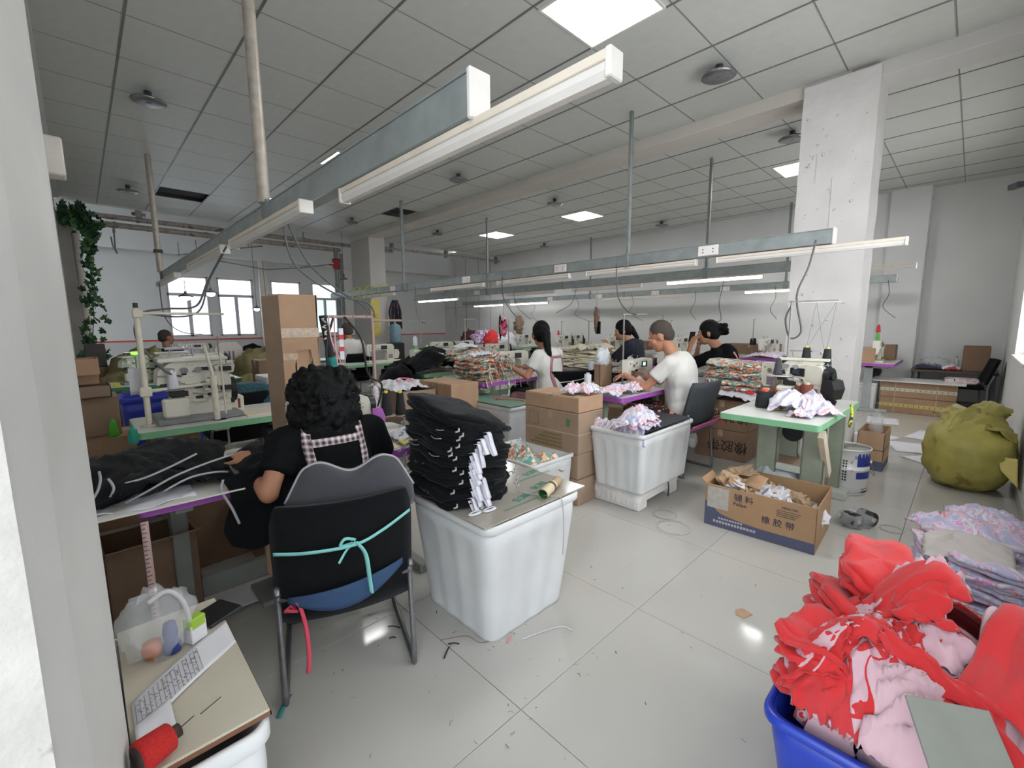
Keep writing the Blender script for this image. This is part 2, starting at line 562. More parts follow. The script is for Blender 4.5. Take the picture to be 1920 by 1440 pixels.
# concrete beam crossing the ceiling
bm_ = MB().box(4.9, 5.22, .9, 10.7, 3.365, 3.7, .006)
struct(bm_.build('trim_1', M('beam paint', '#cdc7be', .75, var=.03, vs=2, bump=.2, bs=12)))
struct(MB().box(4.93, 5.25, -.4, .9, 3.365, 3.7, .006).build('trim_2', M('beam paint pale', '#ccc9c6', .75, var=.02, vs=2)))

# white pillar in the hall
p = sname('trim_3', (4.86, .70, 0))
def pil(u, v):
    return (0, 0, 0)
pm = MB()
rings = []
for k in range(40):
    z = k * 3.44 / 39
    rg = []
    base = [(0, 0), (0, .09), (0, .18), (0, .27), (0, .36), (0, .45), (0, .54), (.2, .54), (.42, .54), (.42, .27), (.42, 0), (.3, 0), (.2, 0), (.1, 0)]
    for q, (x, y) in enumerate(base):
        a = noise.noise(Vector((x * 9, y * 9, z * 4))) * .006
        rg.append((x + a, y + a, z))
    rings.append(rg[::-1])
pm.loft(rings, sm=False)
pm.build('shaft', PILLAR, p)
ch = MB()
for k in range(46):
    z = RN.uniform(.9, 3.2); y = RN.uniform(.03, .5); s = RN.uniform(.004, .014)
    ch.blob((-.004, y, z), (.005, s, s * RN.uniform(.5, 1.3)), k, .5, 3, 7, 5)
ch.cyl((-.003, .27, 2.05), (-.003, .272, 2.62), .004, n=5)
ch.cyl((-.003, .4, 2.6), (-.003, .401, 2.85), .003, n=5)
ch.build('plaster_blemish', PILLAR, p)

# second pillar at the far end and the wall stub behind the ivy
struct(MB().box(4.95, 5.35, 9.8, 10.75, 0, 3.7, .01).build('trim_4', M('far pillar paint', '#c6c2bd', .8, var=.03, vs=2)))
struct(MB().box(-.35, .06, 10.45, 10.75, 0, 3.24, .01).build('trim_5', M('stub paint', '#bcb5b0', .8, var=.03, vs=2)))
struct(MB().cyl((.11, 10.7, 0), (.11, 10.7, 3.2), .055, n=16).build('trim_6', PVC))

# near pillar at the left edge of the view
q = sname('trim_7')
prof = [(-.8, .60), (-.066, .66), (-.0645, .672), (-.044, .76), (-.031, .87), (-.0125, 1.0), (-.0105, 1.04), (-.0145, 1.36), (-.8, 1.36)]
nm = MB(); rings = []
for k in range(50):
    z = k * ZC / 49
    rings.append([(x + noise.noise(Vector((x * 4, y * 6, z * 5))) * .0022 * (1 if 0 < i < 6 else 0), y, z) for i, (x, y) in enumerate(prof)])
nm.loft(rings, sm=False)
o = nm.build('corner_post', [M('post white paint', '#cdccc8', .8, var=.03, vs=5, bump=.2, bs=25), PLASTER], q)
for f in o.data.polygons:
    if f.normal.y < -.9: f.material_index = 1

# walls
struct(MB().box(-.35, -.09, 1.36, 10.5, 0, ZC + .2).build('wall_left', WALL))
struct(MB().box(-.11, -.03, 3.0, 10.4, ZC - .05, ZC).build('trim_8', WALL))
wb = sname('wall_back')
MB().box(9.88, 10.2, .62, 14, 0, 3.9).build('plaster', WALL, wb)
MB().box(10.02, 10.25, -.6, .62, 0, 3.9).build('recess', WALL, wb)
MB().box(9.78, 9.9, .63, 1.12, 0, ZC).build('pilaster', WALL, wb)
lm = MB()
for y in (11.2, 11.8, 12.5, 13.1): lm.box(9.87, 9.88, y - .006, y + .006, 1.2, 3.6)
for z in (1.95, 2.4, 2.85): lm.box(9.87, 9.88, 10.9, 13.8, z - .006, z + .006)
lm.build('panel_joint', M('joint grey', '#9a9c9c', .8), wb)
wr = sname('wall_right')
r_ = MB()
Y0, Y1 = -.62, -.37
for a, b_ in ((.1, 1.6), (4.2, 6.05), (7.75, 10.3)): r_.box(a, b_, Y0, Y1, 0, ZC + .1)
for a, b_ in ((1.6, 4.2), (6.05, 7.75)):
    r_.box(a, b_, Y0, Y1, 0, .98); r_.box(a, b_, Y0, Y1, 2.6, ZC + .1)
r_.build('plaster', WALL, wr)
sk = MB().box(.1, 5.6, -.372, -.352, 0, .1, .004)
struct(sk.build('baseboard_right', M('skirting', '#a9a9a6', .4)))
wn = 1
for a, b_ in ((1.6, 4.2), (6.05, 7.75)):
    w_ = sname('window_%d' % wn); wn += 1
    f = MB()
    for x in (a, (a + b_) / 2 - .025, b_ - .05): f.box(x, x + .05, -.56, -.5, .98, 2.6, .004)
    for z in (.98, 2.55): f.box(a, b_, -.56, -.5, z, z + .05, .004)
    f.build('window_frame', PVC, w_)
    MB().box(a, b_, -.50, -.34, .955, .985, .006).build('window_sill', PVC, w_)
    MB().box(a + .05, b_ - .05, -.535, -.53, 1.03, 2.55).build('pane', GLASS, w_)

# far wall with its four windows
wf = sname('wall_far')
YF = 13.8
WX = [(1.62, 2.50), (2.68, 3.53), (3.96, 4.78), (5.08, 5.85)]
f = MB()
xs = [-1.2] + [q for w_ in WX for q in w_] + [10.2]
for k in range(0, len(xs), 2): f.box(xs[k], xs[k + 1], YF, YF + .25, 0, 4.2)
for a, b_ in WX:
    f.box(a, b_, YF, YF + .25, 0, 1.1); f.box(a, b_, YF, YF + .25, 2.62, 4.2)
f.build('plaster', WALL, wf)
MB().box(-1.2, 10, YF - .006, YF, 0, 1.0).build('dado', WALL2, wf)
MB().box(-1.2, 10, YF - .012, YF, 1.0, 1.04).build('red_line', M('red paint line', '#d05858', .6, var=.05), wf)
FR2 = GREY_FR
for a, b_ in WX:
    w_ = sname('window_%d' % wn); wn += 1
    f = MB()
    for x0, x1, z0, z1 in ((a, a + .05, 1.1, 2.62), (b_ - .05, b_, 1.1, 2.62), (a, b_, 1.1, 1.15), (a, b_, 2.57, 2.62), (a, b_, 2.12, 2.19), ((a + b_) / 2 - .04, (a + b_) / 2 + .04, 1.1, 2.12)):
        f.box(x0, x1, YF + .03, YF + .09, z0, z1, .005)
    f.build('window_frame', FR2, w_)
    MB().box(a - .04, b_ + .04, YF - .03, YF + .0, 2.62, 2.66).build('window_trim', PVC, w_)
    for x0, x1, z0, z1 in ((a + .05, (a + b_) / 2 - .04, 1.15, 2.12), ((a + b_) / 2 + .04, b_ - .05, 1.15, 2.12), (a + .05, b_ - .05, 2.19, 2.57)):
        MB().box(x0, x1, YF + .055, YF + .06, z0, z1).build('pane', GLASS, w_)
struct(MB().box(-1.2, 10.2, 10.75, 14.1, 4.05, 4.2).build('trim_9', WALL))
struct(MB().box(-.35, 10.2, 10.72, 10.78, ZC - .01, 4.05).build('trim_10', WALL))
struct(MB().box(3.62, 3.72, 13.5, 13.62, 0, 4.05, .01).build('trim_11', PVC))
struct(MB().box(3.75, 3.81, 13.55, 13.62, 0, 4.05, .01).build('trim_12', PVC))
struct(MB().box(-1.3, -1.2, 10.6, 14.1, 0, 4.2).build('wall_side_left', WALL))
bb = MB()
bb.prism([(-1.2, 3.1), (10, 3.1), (10, 4.05), (-1.2, 4.05)], 'y', 13.35, 13.8)
struct(bb.build('trim_13', WALL))
# building across the street, seen through the far windows
bd = thing('building', 'pale office building beyond the far windows', 'building', (2, 20, 0))
MB().box(-8, 12, 0, 1, -3, 9).build('facade', M('street facade', '#cfd3d6', .9, var=.05), bd)
s_ = MB()
for x in range(-7, 12, 2):
    for z in (-1, 1.2, 3.4, 5.6): s_.box(x, x + 1.2, -.03, 0, z, z + 1.3)
s_.build('dark_window', M('street window', '#8fa0a6', .2), bd)

# ------------------------------------------------------------------ pipes above the far end
t = thing('steel_pipe', 'thick aged upper pipe running under the far edge of the ceiling', 'pipe', (0, 10.95, 3.33))
MB().cyl((-.3, 0, 0), (6.2, 0, -.02), .045, n=14).build('pipe_run', RUST, t)
for x in (.0, .95, 2.6, 3.9, 5.3): MB().cyl((x, 0, -.005), (x + .05, 0, -.005), .055, n=12).box(x + .015, x + .035, -.01, .01, 0, .7).build('clamp', GALVD, t)
vv = MB().cyl((1.0, 0, .04), (1.0, 0, .16), .05, n=10).cyl((.9, 0, .1), (1.1, 0, .1), .03, n=8)
vv.build('valve', RUST, t)
t = thing('steel_pipe', 'second aged pipe just below the thick upper one at the far end', 'pipe', (0, 10.9, 3.18))
MB().cyl((-.3, 0, 0), (4.75, 0, -.01), .05, n=14).build('pipe_run', RUST, t)
for x in (.62, 2.0): MB().cyl((x, 0, 0), (x + .04, 0, 0), .06, n=12).build('clamp', GALVD, t)
t = thing('steel_pipe', 'thin pipe continuing right towards the back wall under the ceiling', 'pipe', (5.35, 10.6, 3.3))
MB().cyl((0, 0, 0), (4.4, 0, .02), .035, n=10).build('pipe_run', RUST, t)
for x in (.6, 2.3, 4.2): MB().box(x, x + .07, -.05, .05, -.06, .14).build('clamp', GALVD, t)
t = thing('riser_pipe', 'vertical steel riser with red valve beside the far pillar', 'pipe', (4.62, 10.85, 0))
MB().cyl((0, 0, 0), (0, 0, 3.2), .055, n=12).cyl((.16, .1, 0), (.16, .1, 3.1), .04, n=12).build('pipe_run', GALVD, t)
MB().lathe([(.055, 0), (.085, .02), (.085, .1), (.06, .14), (.1, .18), (.1, .24), (.055, .26)], 12, c=(0, 0, 2.7)).box(-.17, -.06, -.02, .02, 2.78, 2.82).build('red_valve', M('red paint', '#a8303a', .5), t)
t = thing('conduit', 'thin conduit rising to the right below the far pipes', 'conduit', (0, 0, 0))
tb = MB().tube([(1.75, 12.6, 2.95), (2.4, 12.4, 3.1), (3.4, 12.2, 3.28)], .014, 6)
for x, y, z in ((1.78, 12.6, 2.96), (2.1, 12.5, 3.03), (2.7, 12.3, 3.15), (3.1, 12.25, 3.22)): tb.cyl((x, y, z), (x, y, z + .28), .009, n=5)
tb.build('pipe_run', GALVD, t)
t = thing('conduit', 'thin conduit sagging between the far windows and the red valve', 'conduit', (0, 0, 0))
MB().tube([(2.5, 12.6, 2.9), (3.5, 12.4, 2.75), (4.1, 12, 2.8), (4.6, 11.2, 2.85)], .014, 6).build('pipe_run', GALVD, t)
t = thing('hook_bracket', 'small steel bracket hanging below the pipes on the left', 'bracket', (.62, 10.9, 3.12))
MB().box(-.02, .02, -.01, .01, -.08, 0).tube([(0, 0, -.02), (-.01, 0, -.35), (.01, 0, -.44), (-.04, 0, -.3), (-.05, 0, -.15)], .012, 6).build('hook', GALVD, t)

# ceiling fans / sprinkler roses
fm = thing('ceiling_rose', 'chrome sprinkler rose on the ceiling above the left machines', 'ceiling rose', (.677 * .97, 5.562 * .97, ZC))
MB().lathe([(.0, 0), (.03, 0), (.03, -.05), (.045, -.06), (.045, -.09), (.012, -.1)], 14).build('stem', CHROME, fm)
MB().lathe([(.02, -.06), (.13, -.075), (.135, -.085), (.1, -.1), (.02, -.095)], 24).build('disc', CHROME, fm)
fm['group'] = 'chrome roses on the ceiling'
for (x, y, lab) in ((.76, 9.35, 'small chrome ceiling rose near the far left pipes'), (4.245, 9.08, 'chrome ceiling rose beyond the dark square opening'),
                    (4.199, 5.428, 'chrome ceiling rose right of the long left tray'), (6.225, 8.9, 'far chrome ceiling rose left of the lit panels'),
                    (6.233, 5.326, 'chrome ceiling rose just before the right lit panel'), (4.138, 1.707, 'large chrome ceiling rose left of the white pillar top'),
                    (6.106, 1.647, 'chrome ceiling rose touching the pillar edge'), (9.4, 8.4, 'tiny far ceiling rose near the back wall'),
                    (9.3, 4.9, 'tiny ceiling rose near the back wall, right of the middle')):
    dup(fm, (x * .97, y * .97, ZC), RN.uniform(0, 3), lab)

# wall camera and junction boxes
t = thing('security_camera', 'small dark security camera high on the right wall', 'security camera', (8.2, -.37, 2.95))
MB().cyl((0, 0, .03), (-.02, .14, 0), .012, n=8).lathe([(0, .0), (.04, .0), (.04, .015), (0, .015)], 12).build('arm', PVC, t)
MB().at(-.05, .17, 0, .5).box(-.09, .07, -.035, .035, -.03, .035, .008).build('housing', M('camera housing', '#4a4c54', .4), t)
t = thing('junction_box', 'square white junction box high on the left wall', 'junction box', (-.09, 2.7, 2.04))
MB().box(0, .115, -.06, .03, -.05, .1, .006).build('cover', M('box cream', '#d9d2ca', .5), t)
MB().box(.0, .03, -.02, .0, .1, .25, .004).build('trunking', PVC, t)
# ------------------------------------------------------------------ builders: trays, lights, cables
SOCK = M('socket plastic', '#e6e0dc', .4, var=.02)
BLK = M('black cotton', '#0d0e11', .97, var=.12, vs=30, sheen=.06, spec=.2, bump=.3, bs=25)
CABLE = M('grey cable', '#5d5e60', .5, var=0)
WOODB = M('battens cream', '#e0d4c4', .6, var=.04)


def socket(parent, x, y, z, n=1):
    s = MB().box(x - .012, x, y - .09, y + .09, z - .045, z + .045, .004).build('socket_box', SOCK, parent)
    h = MB()
    for yy in (-.045, .045):
        h.cyl((x - .0125, y + yy, z + .012), (x - .014, y + yy, z + .012), .006, n=6).cyl((x - .0125, y + yy, z - .015), (x - .014, y + yy, z - .015), .006, n=6)
    h.build('socket_hole', BLACKP, s)


def tray(X, ya, yb, z0, z1, w_, label, hang, cap=True, seams=(), mat=None):
    t = thing('cable_tray', label, 'cable tray', (X, ya, 0), 0, 'steel cable trays hung over the rows')
    L = yb - ya
    m = MB().box(-w_ / 2, w_ / 2, 0, L, z0, z1, .003)
    m.build('channel', mat or GALV, t)
    MB().box(-w_ / 2 - .004, w_ / 2 + .004, 0, L, z1 - .002, z1 + .006, .001).build('lid', GALV, t)
    if seams:
        s = MB()
        for y in seams: s.box(-w_ / 2 - .004, w_ / 2 + .003, y - ya - .02, y - ya + .02, z0 - .003, z1 + .008, .001)
        s.build('joint_sleeve', GALVD, t)
    if cap: MB().box(-w_ / 2 - .006, w_ / 2 + .006, -.014, .004, z0 - .006, z1 + .01, .004).build('end_cap', PVC, t)
    for y, r, m_ in hang:
        MB().box(-r, r, y - ya - r, y - ya + r, z1, ZC, .004).build('hanger_rod', m_, t)
        MB().box(-w_ / 2 - .01, w_ / 2 + .01, y - ya - r * 1.6, y - ya + r * 1.6, z0 - .01, z1 + .02, .003).build('hanger_clip', GALVD, t)
    return t


TUBEM = M('frosted tube', '#ded9d2', .35, var=.02)


def tube_light(X, ya, yb, z, label, lit=False, w_=.06):
    t = thing('tube_light', label, 'tube light', (X, ya, z), 0, 'tube lights under the trays')
    L = yb - ya
    MB().box(-w_ / 2, w_ / 2, 0, L, 0, .022, .002).build('batten', WOODB, t)
    rg = []
    pr = [(-.38 * w_, 0), (-.42 * w_, -.018), (-.25 * w_, -.034), (.25 * w_, -.034), (.42 * w_, -.018), (.38 * w_, 0)]
    m = MB().loft([[(x, y, zz) for x, zz in pr] for y in (.01, L - .01)][::-1], sm=False)
    m.build('tube', LITT if lit else TUBEM, t)
    for a in (-.004, L - .012): MB().box(-w_ / 2 - .002, w_ / 2 + .002, a, a + .016, -.036, .024, .003).build('end_cap', PVC, t)
    return t


PIPE = M('beige hanger pipe', '#b3aa9e', .45, .3, var=.12, vs=20)
t0 = tray(.862, 1.02, 7.5, 1.945, 2.062, .064, 'long steel cable tray over the left row, its capped end at the top centre', [], seams=(2.84,))
for y, top in ((2.84, 1), (7.3, 0)):
    MB().cyl((-.045, y - 1.02, 2.06), (-.045, y - 1.02, ZC), .032, n=14).build('hanger_rod', PIPE, t0)
    MB().box(-.05, .04, y - 1.07, y - .97, 1.935, 2.075, .003).build('hanger_clip', GALVD, t0)
MB().box(-.09, .0, 6.24, 6.32, 2.3, 2.34, .003).build('pipe_clamp', BLACKP, t0)
tube_light(.86, .57, 1.9, 1.922, 'unlit tube light nearest the camera, jutting past the end of the left tray', w_=.044)
tube_light(.80, 2.17, 3.5, 1.922, 'unlit tube light under the middle of the left tray')
tube_light(.80, 3.75, 5.1, 1.922, 'unlit tube light behind the middle one on the left tray')
tube_light(.80, 5.9, 7.4, 1.915, 'unlit tube light at the far end of the left tray')
P_ = GALVD
t1 = tray(4.2, .80, 10.2, 1.965, 2.072, .07, 'nearest of three steel trays right of centre, its capped end before the pillar', [(2.58, .018, P_), (7.06, .022, P_)], seams=(4.8, 6.9))
socket(t1, -.036, .93, 2.02); socket(t1, -.036, 2.66, 2.02); socket(t1, -.036, 4.45, 2.02); socket(t1, -.036, 6.6, 2.02)
for k, (a, b_) in enumerate(((.37, 1.66), (1.85, 3.1), (3.35, 4.6), (4.9, 6.2), (7.4, 8.6))):
    tube_light(4.2, a, b_, 1.936, ['unlit tube light jutting right past the pillar from the nearest right tray', 'unlit tube light left of the pillar under the nearest right tray',
                                   'unlit tube light above the ponytailed woman under the nearest right tray', 'unlit tube light above the black clothes pile under the nearest right tray', 'unlit tube light at the far left end of the nearest right tray'][k], w_=.05)
t2 = tray(6.1, 1.1, 9.9, 1.965, 2.078, .07, 'middle of the three steel trays right of centre, passing behind the pillar', [(2.55, .018, P_), (7.0, .018, P_)], seams=(5.0, 8.1))
socket(t2, -.036, 6.2, 2.02)
tube_light(6.1, .45, 1.45, 1.936, 'unlit tube light poking out right of the pillar from the middle tray', w_=.05)
tube_light(6.1, 1.84, 3.1, 1.945, 'lit tube light hanging under the middle right tray', True, .05)
tube_light(6.1, 3.5, 4.8, 1.936, 'unlit tube light left of the lit one under the middle tray', w_=.05)
tube_light(6.1, 5.2, 6.4, 1.936, 'unlit tube light farther left under the middle tray', w_=.05)
tube_light(6.1, 8.0, 9.6, 1.936, 'lit tube light at the far left end of the middle tray', True, .05)
t3 = tray(9.35, .9, 12, 1.985, 2.095, .07, 'farthest steel tray, along the back wall behind the machines', [(2.45, .018, P_), (6.8, .018, P_)], seams=(5.8, 9.5))
for y in (1.0, 2.6, 4.1, 5.6, 7.2, 8.7): socket(t3, -.036, y, 2.03)
tube_light(9.35, 1.9, 3.14, 1.955, 'lit tube light under the farthest tray beside the pillar', True, .05)
tube_light(9.35, 4.4, 6.4, 1.95, 'unlit tube light under the middle of the farthest tray', w_=.05)
tube_light(9.35, 8.2, 9.7, 1.95, 'lit tube light towards the left end of the farthest tray', True, .05)
tube_light(9.35, 10.0, 11.4, 1.95, 'lit tube light at the very left end of the farthest tray', True, .05)


def cable(pts, label, r=.007, mat=None, group='power cables hanging from the trays'):
    p0 = Vector(pts[0])
    o = MB().tube([q - p0 for q in spline(pts, 6)], r, 6).build('power_cable', mat or CABLE, None, p0)
    return tag(o, label, 'cable', group)


cable([(.83, 2.6, 1.93), (.86, 2.55, 1.7), (1.05, 2.5, 1.55), (1.2, 2.42, 1.5), (1.23, 2.4, 1.42)], 'thick grey cable drooping from the left tray to the wooden T-shaped thread stand', .0055)
cable([(.86, 2.62, 1.93), (.95, 2.6, 1.72), (1.08, 2.52, 1.57), (1.16, 2.44, 1.50), (1.21, 2.42, 1.44)], 'second grey cable beside it drooping from the left tray, slightly higher', .005)
cable([(1.0, 2.42, 1.43), (.94, 2.4, 1.25), (.96, 2.4, 1.05), (1.02, 2.38, .95)], 'black cable loop hanging from the left end of the wooden crossbar', .006, BLACKP)
cable([(1.05, 2.4, 1.42), (1.12, 2.36, 1.3), (1.15, 2.36, 1.1), (1.24, 2.38, 1.03), (1.22, 2.4, .9)], 'black cable curving behind the curly-haired woman to the stand pole', .006, BLACKP)
cable([(.8, 3.7, 1.93), (.72, 4.0, 1.7), (.62, 3.9, 1.52), (.42, 3.7, 1.49), (.28, 3.6, 1.45), (.25, 3.6, 1.3), (.36, 3.55, 1.1), (.45, 3.6, 1.05)], 'grey cable looping over the bracket of the left green machine', .007)
cable([(.82, 3.8, 1.93), (.75, 4.1, 1.72), (.66, 4.0, 1.5), (.5, 3.75, 1.44), (.3, 3.62, 1.46)], 'second grey cable along the bracket of the left green machine', .006)
cable([(.76, 7.0, 1.9), (.8, 7.2, 1.5), (1.0, 7.6, 1.3), (1.3, 7.9, 1.25)], 'thin cable sagging near the far windows', .006)
cable([(4.14, .90, 2.0), (4.12, .93, 1.8), (4.08, .98, 1.62), (4.05, .97, 1.5), (4.05, .93, 1.3), (4.04, 1.0, 1.25), (4.04, 1.04, 1.4), (4.05, 1.0, 1.52)], 'grey cable with plug and hanging loop beside the pillar', .007)
cable([(4.14, 2.68, 2.0), (4.13, 2.66, 1.75), (4.1, 2.6, 1.6), (3.95, 2.4, 1.48), (3.9, 2.28, 1.46)], 'grey cable plugged in above the seated man, swinging to his stand', .006)
cable([(4.16, 4.47, 2.0), (4.1, 4.4, 1.75), (3.95, 4.1, 1.55), (3.9, 3.95, 1.47)], 'grey cable swinging down above the ponytailed woman', .006)
cable([(4.15, 6.62, 2.0), (4.14, 6.6, 1.6), (4.1, 6.4, 1.42), (4.05, 6.2, 1.4)], 'grey cable hooking down at the far left behind the black pile', .006)
cable([(6.07, 2.3, 1.93), (6.05, 2.32, 1.75), (5.95, 2.3, 1.6), (5.9, 2.25, 1.4), (5.9, 2.4, 1.38)], 'thin cable hanging above the woman with the phone', .005)
cable([(6.07, 4.7, 1.95), (6.0, 4.75, 1.7), (5.8, 4.9, 1.55)], 'thin cable holding the brown tape bundle', .005)
cable([(6.05, 6.2, 1.98), (5.95, 6.0, 1.7), (5.7, 5.5, 1.5), (5.6, 5.3, 1.45)], 'thin cable dipping between two far machines', .005)
for k, (y, dy) in enumerate(((1.0, .15), (2.6, .1), (4.1, .12), (5.6, .4), (7.2, .5), (8.7, .3))):
    cable([(9.31, y, 2.02), (9.28, y - dy * .2, 1.8), (9.2, y - dy * .2 + .05, 1.6), (9.15, y - dy, 1.42)],
          ['thin wavy cable above the purple table right of the pillar', 'thin cable just left of the pillar on the back wall', 'thin cable by the machine behind the phone-holding woman',
           'thin cable behind the brown tape bundle', 'thin cable by the back wall right of the pink garment', 'thin cable by the back wall left of the pink garment'][k], .005)

# ------------------------------------------------------------------ builders: tables, machines, stands
LAM = M('white laminate', '#dcdcd6', .3, var=.03, vs=3)
GREEN = M('green edge band', '#7fb78b', .5, var=.04)
PURP = M('purple edge band', '#a855b5', .5, var=.03)
LEG = M('grey green steel', '#9ba391', .5, .1, var=.06)
LEGD = M('grey steel leg', '#8b8d88', .5, .2, var=.06)
GREYT = M('grey table top', '#8f8c88', .5, var=.08)


def table(x0, y0, w_, d, label, edge=GREEN, top=LAM, leg=LEG, h=.75, motor=True, grp='sewing machine tables', wide=False):
    t = thing('sewing_table', label, 'table', (x0, y0, 0), 0, grp)
    r = .03
    MB().prism([(x, y) for x, y, _ in rrect(w_ - .008, d - .008, r, 0, 4, w_ / 2, d / 2)], 'z', h - .04, h).build('table_top', top, t)
    n = [(x, y) for x, y, _ in rrect(w_, d, r + .004, 0, 4, w_ / 2, d / 2)]
    m = MB(); n2 = [(x, y) for x, y, _ in rrect(w_ - .01, d - .01, r, 0, 4, w_ / 2, d / 2)]
    k = len(n)
    vs = [(x, y, h - .042) for x, y in n] + [(x, y, h - .003) for x, y in n] + [(x, y, h - .001) for x, y in n2] + [(x, y, h - .042) for x, y in n2]
    fs = []
    for i in range(k):
        j = (i + 1) % k
        fs += [(i, j, k + j, k + i), (k + i, k + j, 2 * k + j, 2 * k + i), (3 * k + i, 3 * k + j, j, i)]
    m.add(vs, fs)
    m.build('edge_band', edge, t)
    lw = .11 if wide else .05
    for x in (.14, w_ - .14):
        lm = MB().box(x - .03, x + .03, d / 2 - lw, d / 2 + lw, .05, h - .05, .004)
        lm.box(x - .03, x + .03, .04, d - .04, 0.0, .05, .006)
        lm.box(x - .03, x + .03, .06, d - .06, h - .08, h - .042, .004)
        lm.build('leg', leg, t)
    MB().box(.14, w_ - .14, d / 2 + .02, d / 2 + .05, .16, .26, .004).build('cross_bar', leg, t)
    if motor:
        MB().cyl((w_ * .62, d * .5, h - .2), (w_ * .62 + .2, d * .5, h - .2), .075, n=16).box(w_ * .66, w_ * .76, d * .42, d * .58, h - .12, h - .042).build('motor', BLACKP, t)
        MB().box(w_ * .3, w_ * .55, d * .25, d * .6, .1, .125, .004).box(w_ * .42, w_ * .43, d * .5, d * .51, .12, h - .1).build('treadle', leg, t)
    return t


def machine_proto():
    pass


MCR = M('machine enamel', '#dcd8c9', .35, var=.04, vs=8)
MGR = M('machine grey', '#8e8f8f', .4, .3, var=.1)
STEEL = M('polished steel', '#b8b8ba', .2, .9, var=.05)
VIOL = M('violet cover', '#b46ab8', .4, var=.03)
SCREEN = M('small screen', '#bfe6ee', .3, var=0, emit='#b8e4ee', es=.6)
_mc = {}


def lockstitch(loc, rz, label, cover=BLACKP, grp='lockstitch sewing machines', sc=1.0, screen=True):
    key = cover.name
    if key in _mc:
        o = dup(_mc[key], loc, rz, label, grp); o.scale = (sc,) * 3; return o
    t = thing('sewing_machine', label, 'sewing machine', loc, rz, grp); t.scale = (sc,) * 3
    _mc[key] = t
    MB().box(-.25, .26, -.09, .09, 0, .03, .006).build('bed', MCR, t)
    a = MB()
    # column + arm silhouette in the x-z plane
    a.prism([(.10, .03), (.23, .03), (.23, .25), (.215, .285), (.18, .30), (-.14, .29), (-.2, .275), (-.22, .25), (-.22, .19), (-.15, .185), (-.11, .2), (.05, .205), (.09, .19), (.10, .16)], 'y', -.05, .055)
    a.build('arm', MCR, t)
    hd = MB().prism([(-.245, .3), (-.15, .3), (-.14, .2), (-.155, .13), (-.18, .105), (-.225, .105), (-.245, .14)], 'y', -.04, .04)
    hd.build('head', MCR, t)
    fp = MB().prism([(-.038, .29), (.038, .29), (.036, .17), (.01, .115), (-.01, .115), (-.036, .17)], 'x', -.25, -.243)
    fp.build('face_plate', M('face plate', '#e9e6dc', .3, var=.02), t)
    MB().cyl((-.2, 0, .03), (-.2, 0, .12), .005, n=6).box(-.215, -.185, -.012, .012, .03, .04).cyl((-.2, 0, .04), (-.2, 0, .08), .008, n=6).cyl((-.175, -.02, .05), (-.175, -.02, .12), .004, n=5).build('needle_bar', STEEL, t)
    d = MB().cyl((-.17, -.041, .24), (-.17, -.062, .24), .018, n=12).cyl((-.12, -.05, .26), (-.12, -.06, .26), .012, n=10)
    d.box(-.2, -.14, -.046, -.041, .12, .2, .002).build('tension_disc', STEEL, t)
    MB().cyl((.23, 0, .23), (.262, 0, .23), .062, n=20).cyl((.262, 0, .23), (.28, 0, .23), .03, n=14).build('hand_wheel', BLACKP, t)
    cv = MB().prism([(.225, .05), (.30, .06), (.32, .14), (.3, .2), (.235, .21)], 'y', -.07, .075)
    cv.build('motor_cover', cover, t)
    p = MB().box(-.01, .1, -.057, -.05, .215, .275, .003).build('control_panel', BLACKP, t)
    MB().box(.01, .06, -.0585, -.057, .228, .265).build('display', SCREEN if cover.name == 'violet cover' else M('dark display', '#39434d', .2, var=0), p)
    sm_ = MB()
    for q in range(5): sm_.cyl((-.1 + q * .04, -.05, .225), (-.1 + q * .04, -.054, .225), .006, n=8)
    sm_.box(-.14, .1, -.0515, -.05, .212, .214).box(.105, .225, -.0515, -.05, .16, .162).box(.12, .2, -.0525, -.05, .06, .13, .001)
    sm_.build('cover_seam', MGR, t)['kind'] = 'stuff'
    lg = MB().prism([(-.225, .265), (-.195, .265), (-.21, .235)], 'y', -.046, -.041).build('logo_mark', INK, t)
    pn = MB()
    for x in (-.13, -.1, .02): pn.cyl((x, .02, .29), (x, .02, .335), .004, n=6)
    pn.cyl((-.115, .02, .333), (-.06, .02, .345), .003, n=5)
    pn.build('thread_pin', STEEL, t)
    return t


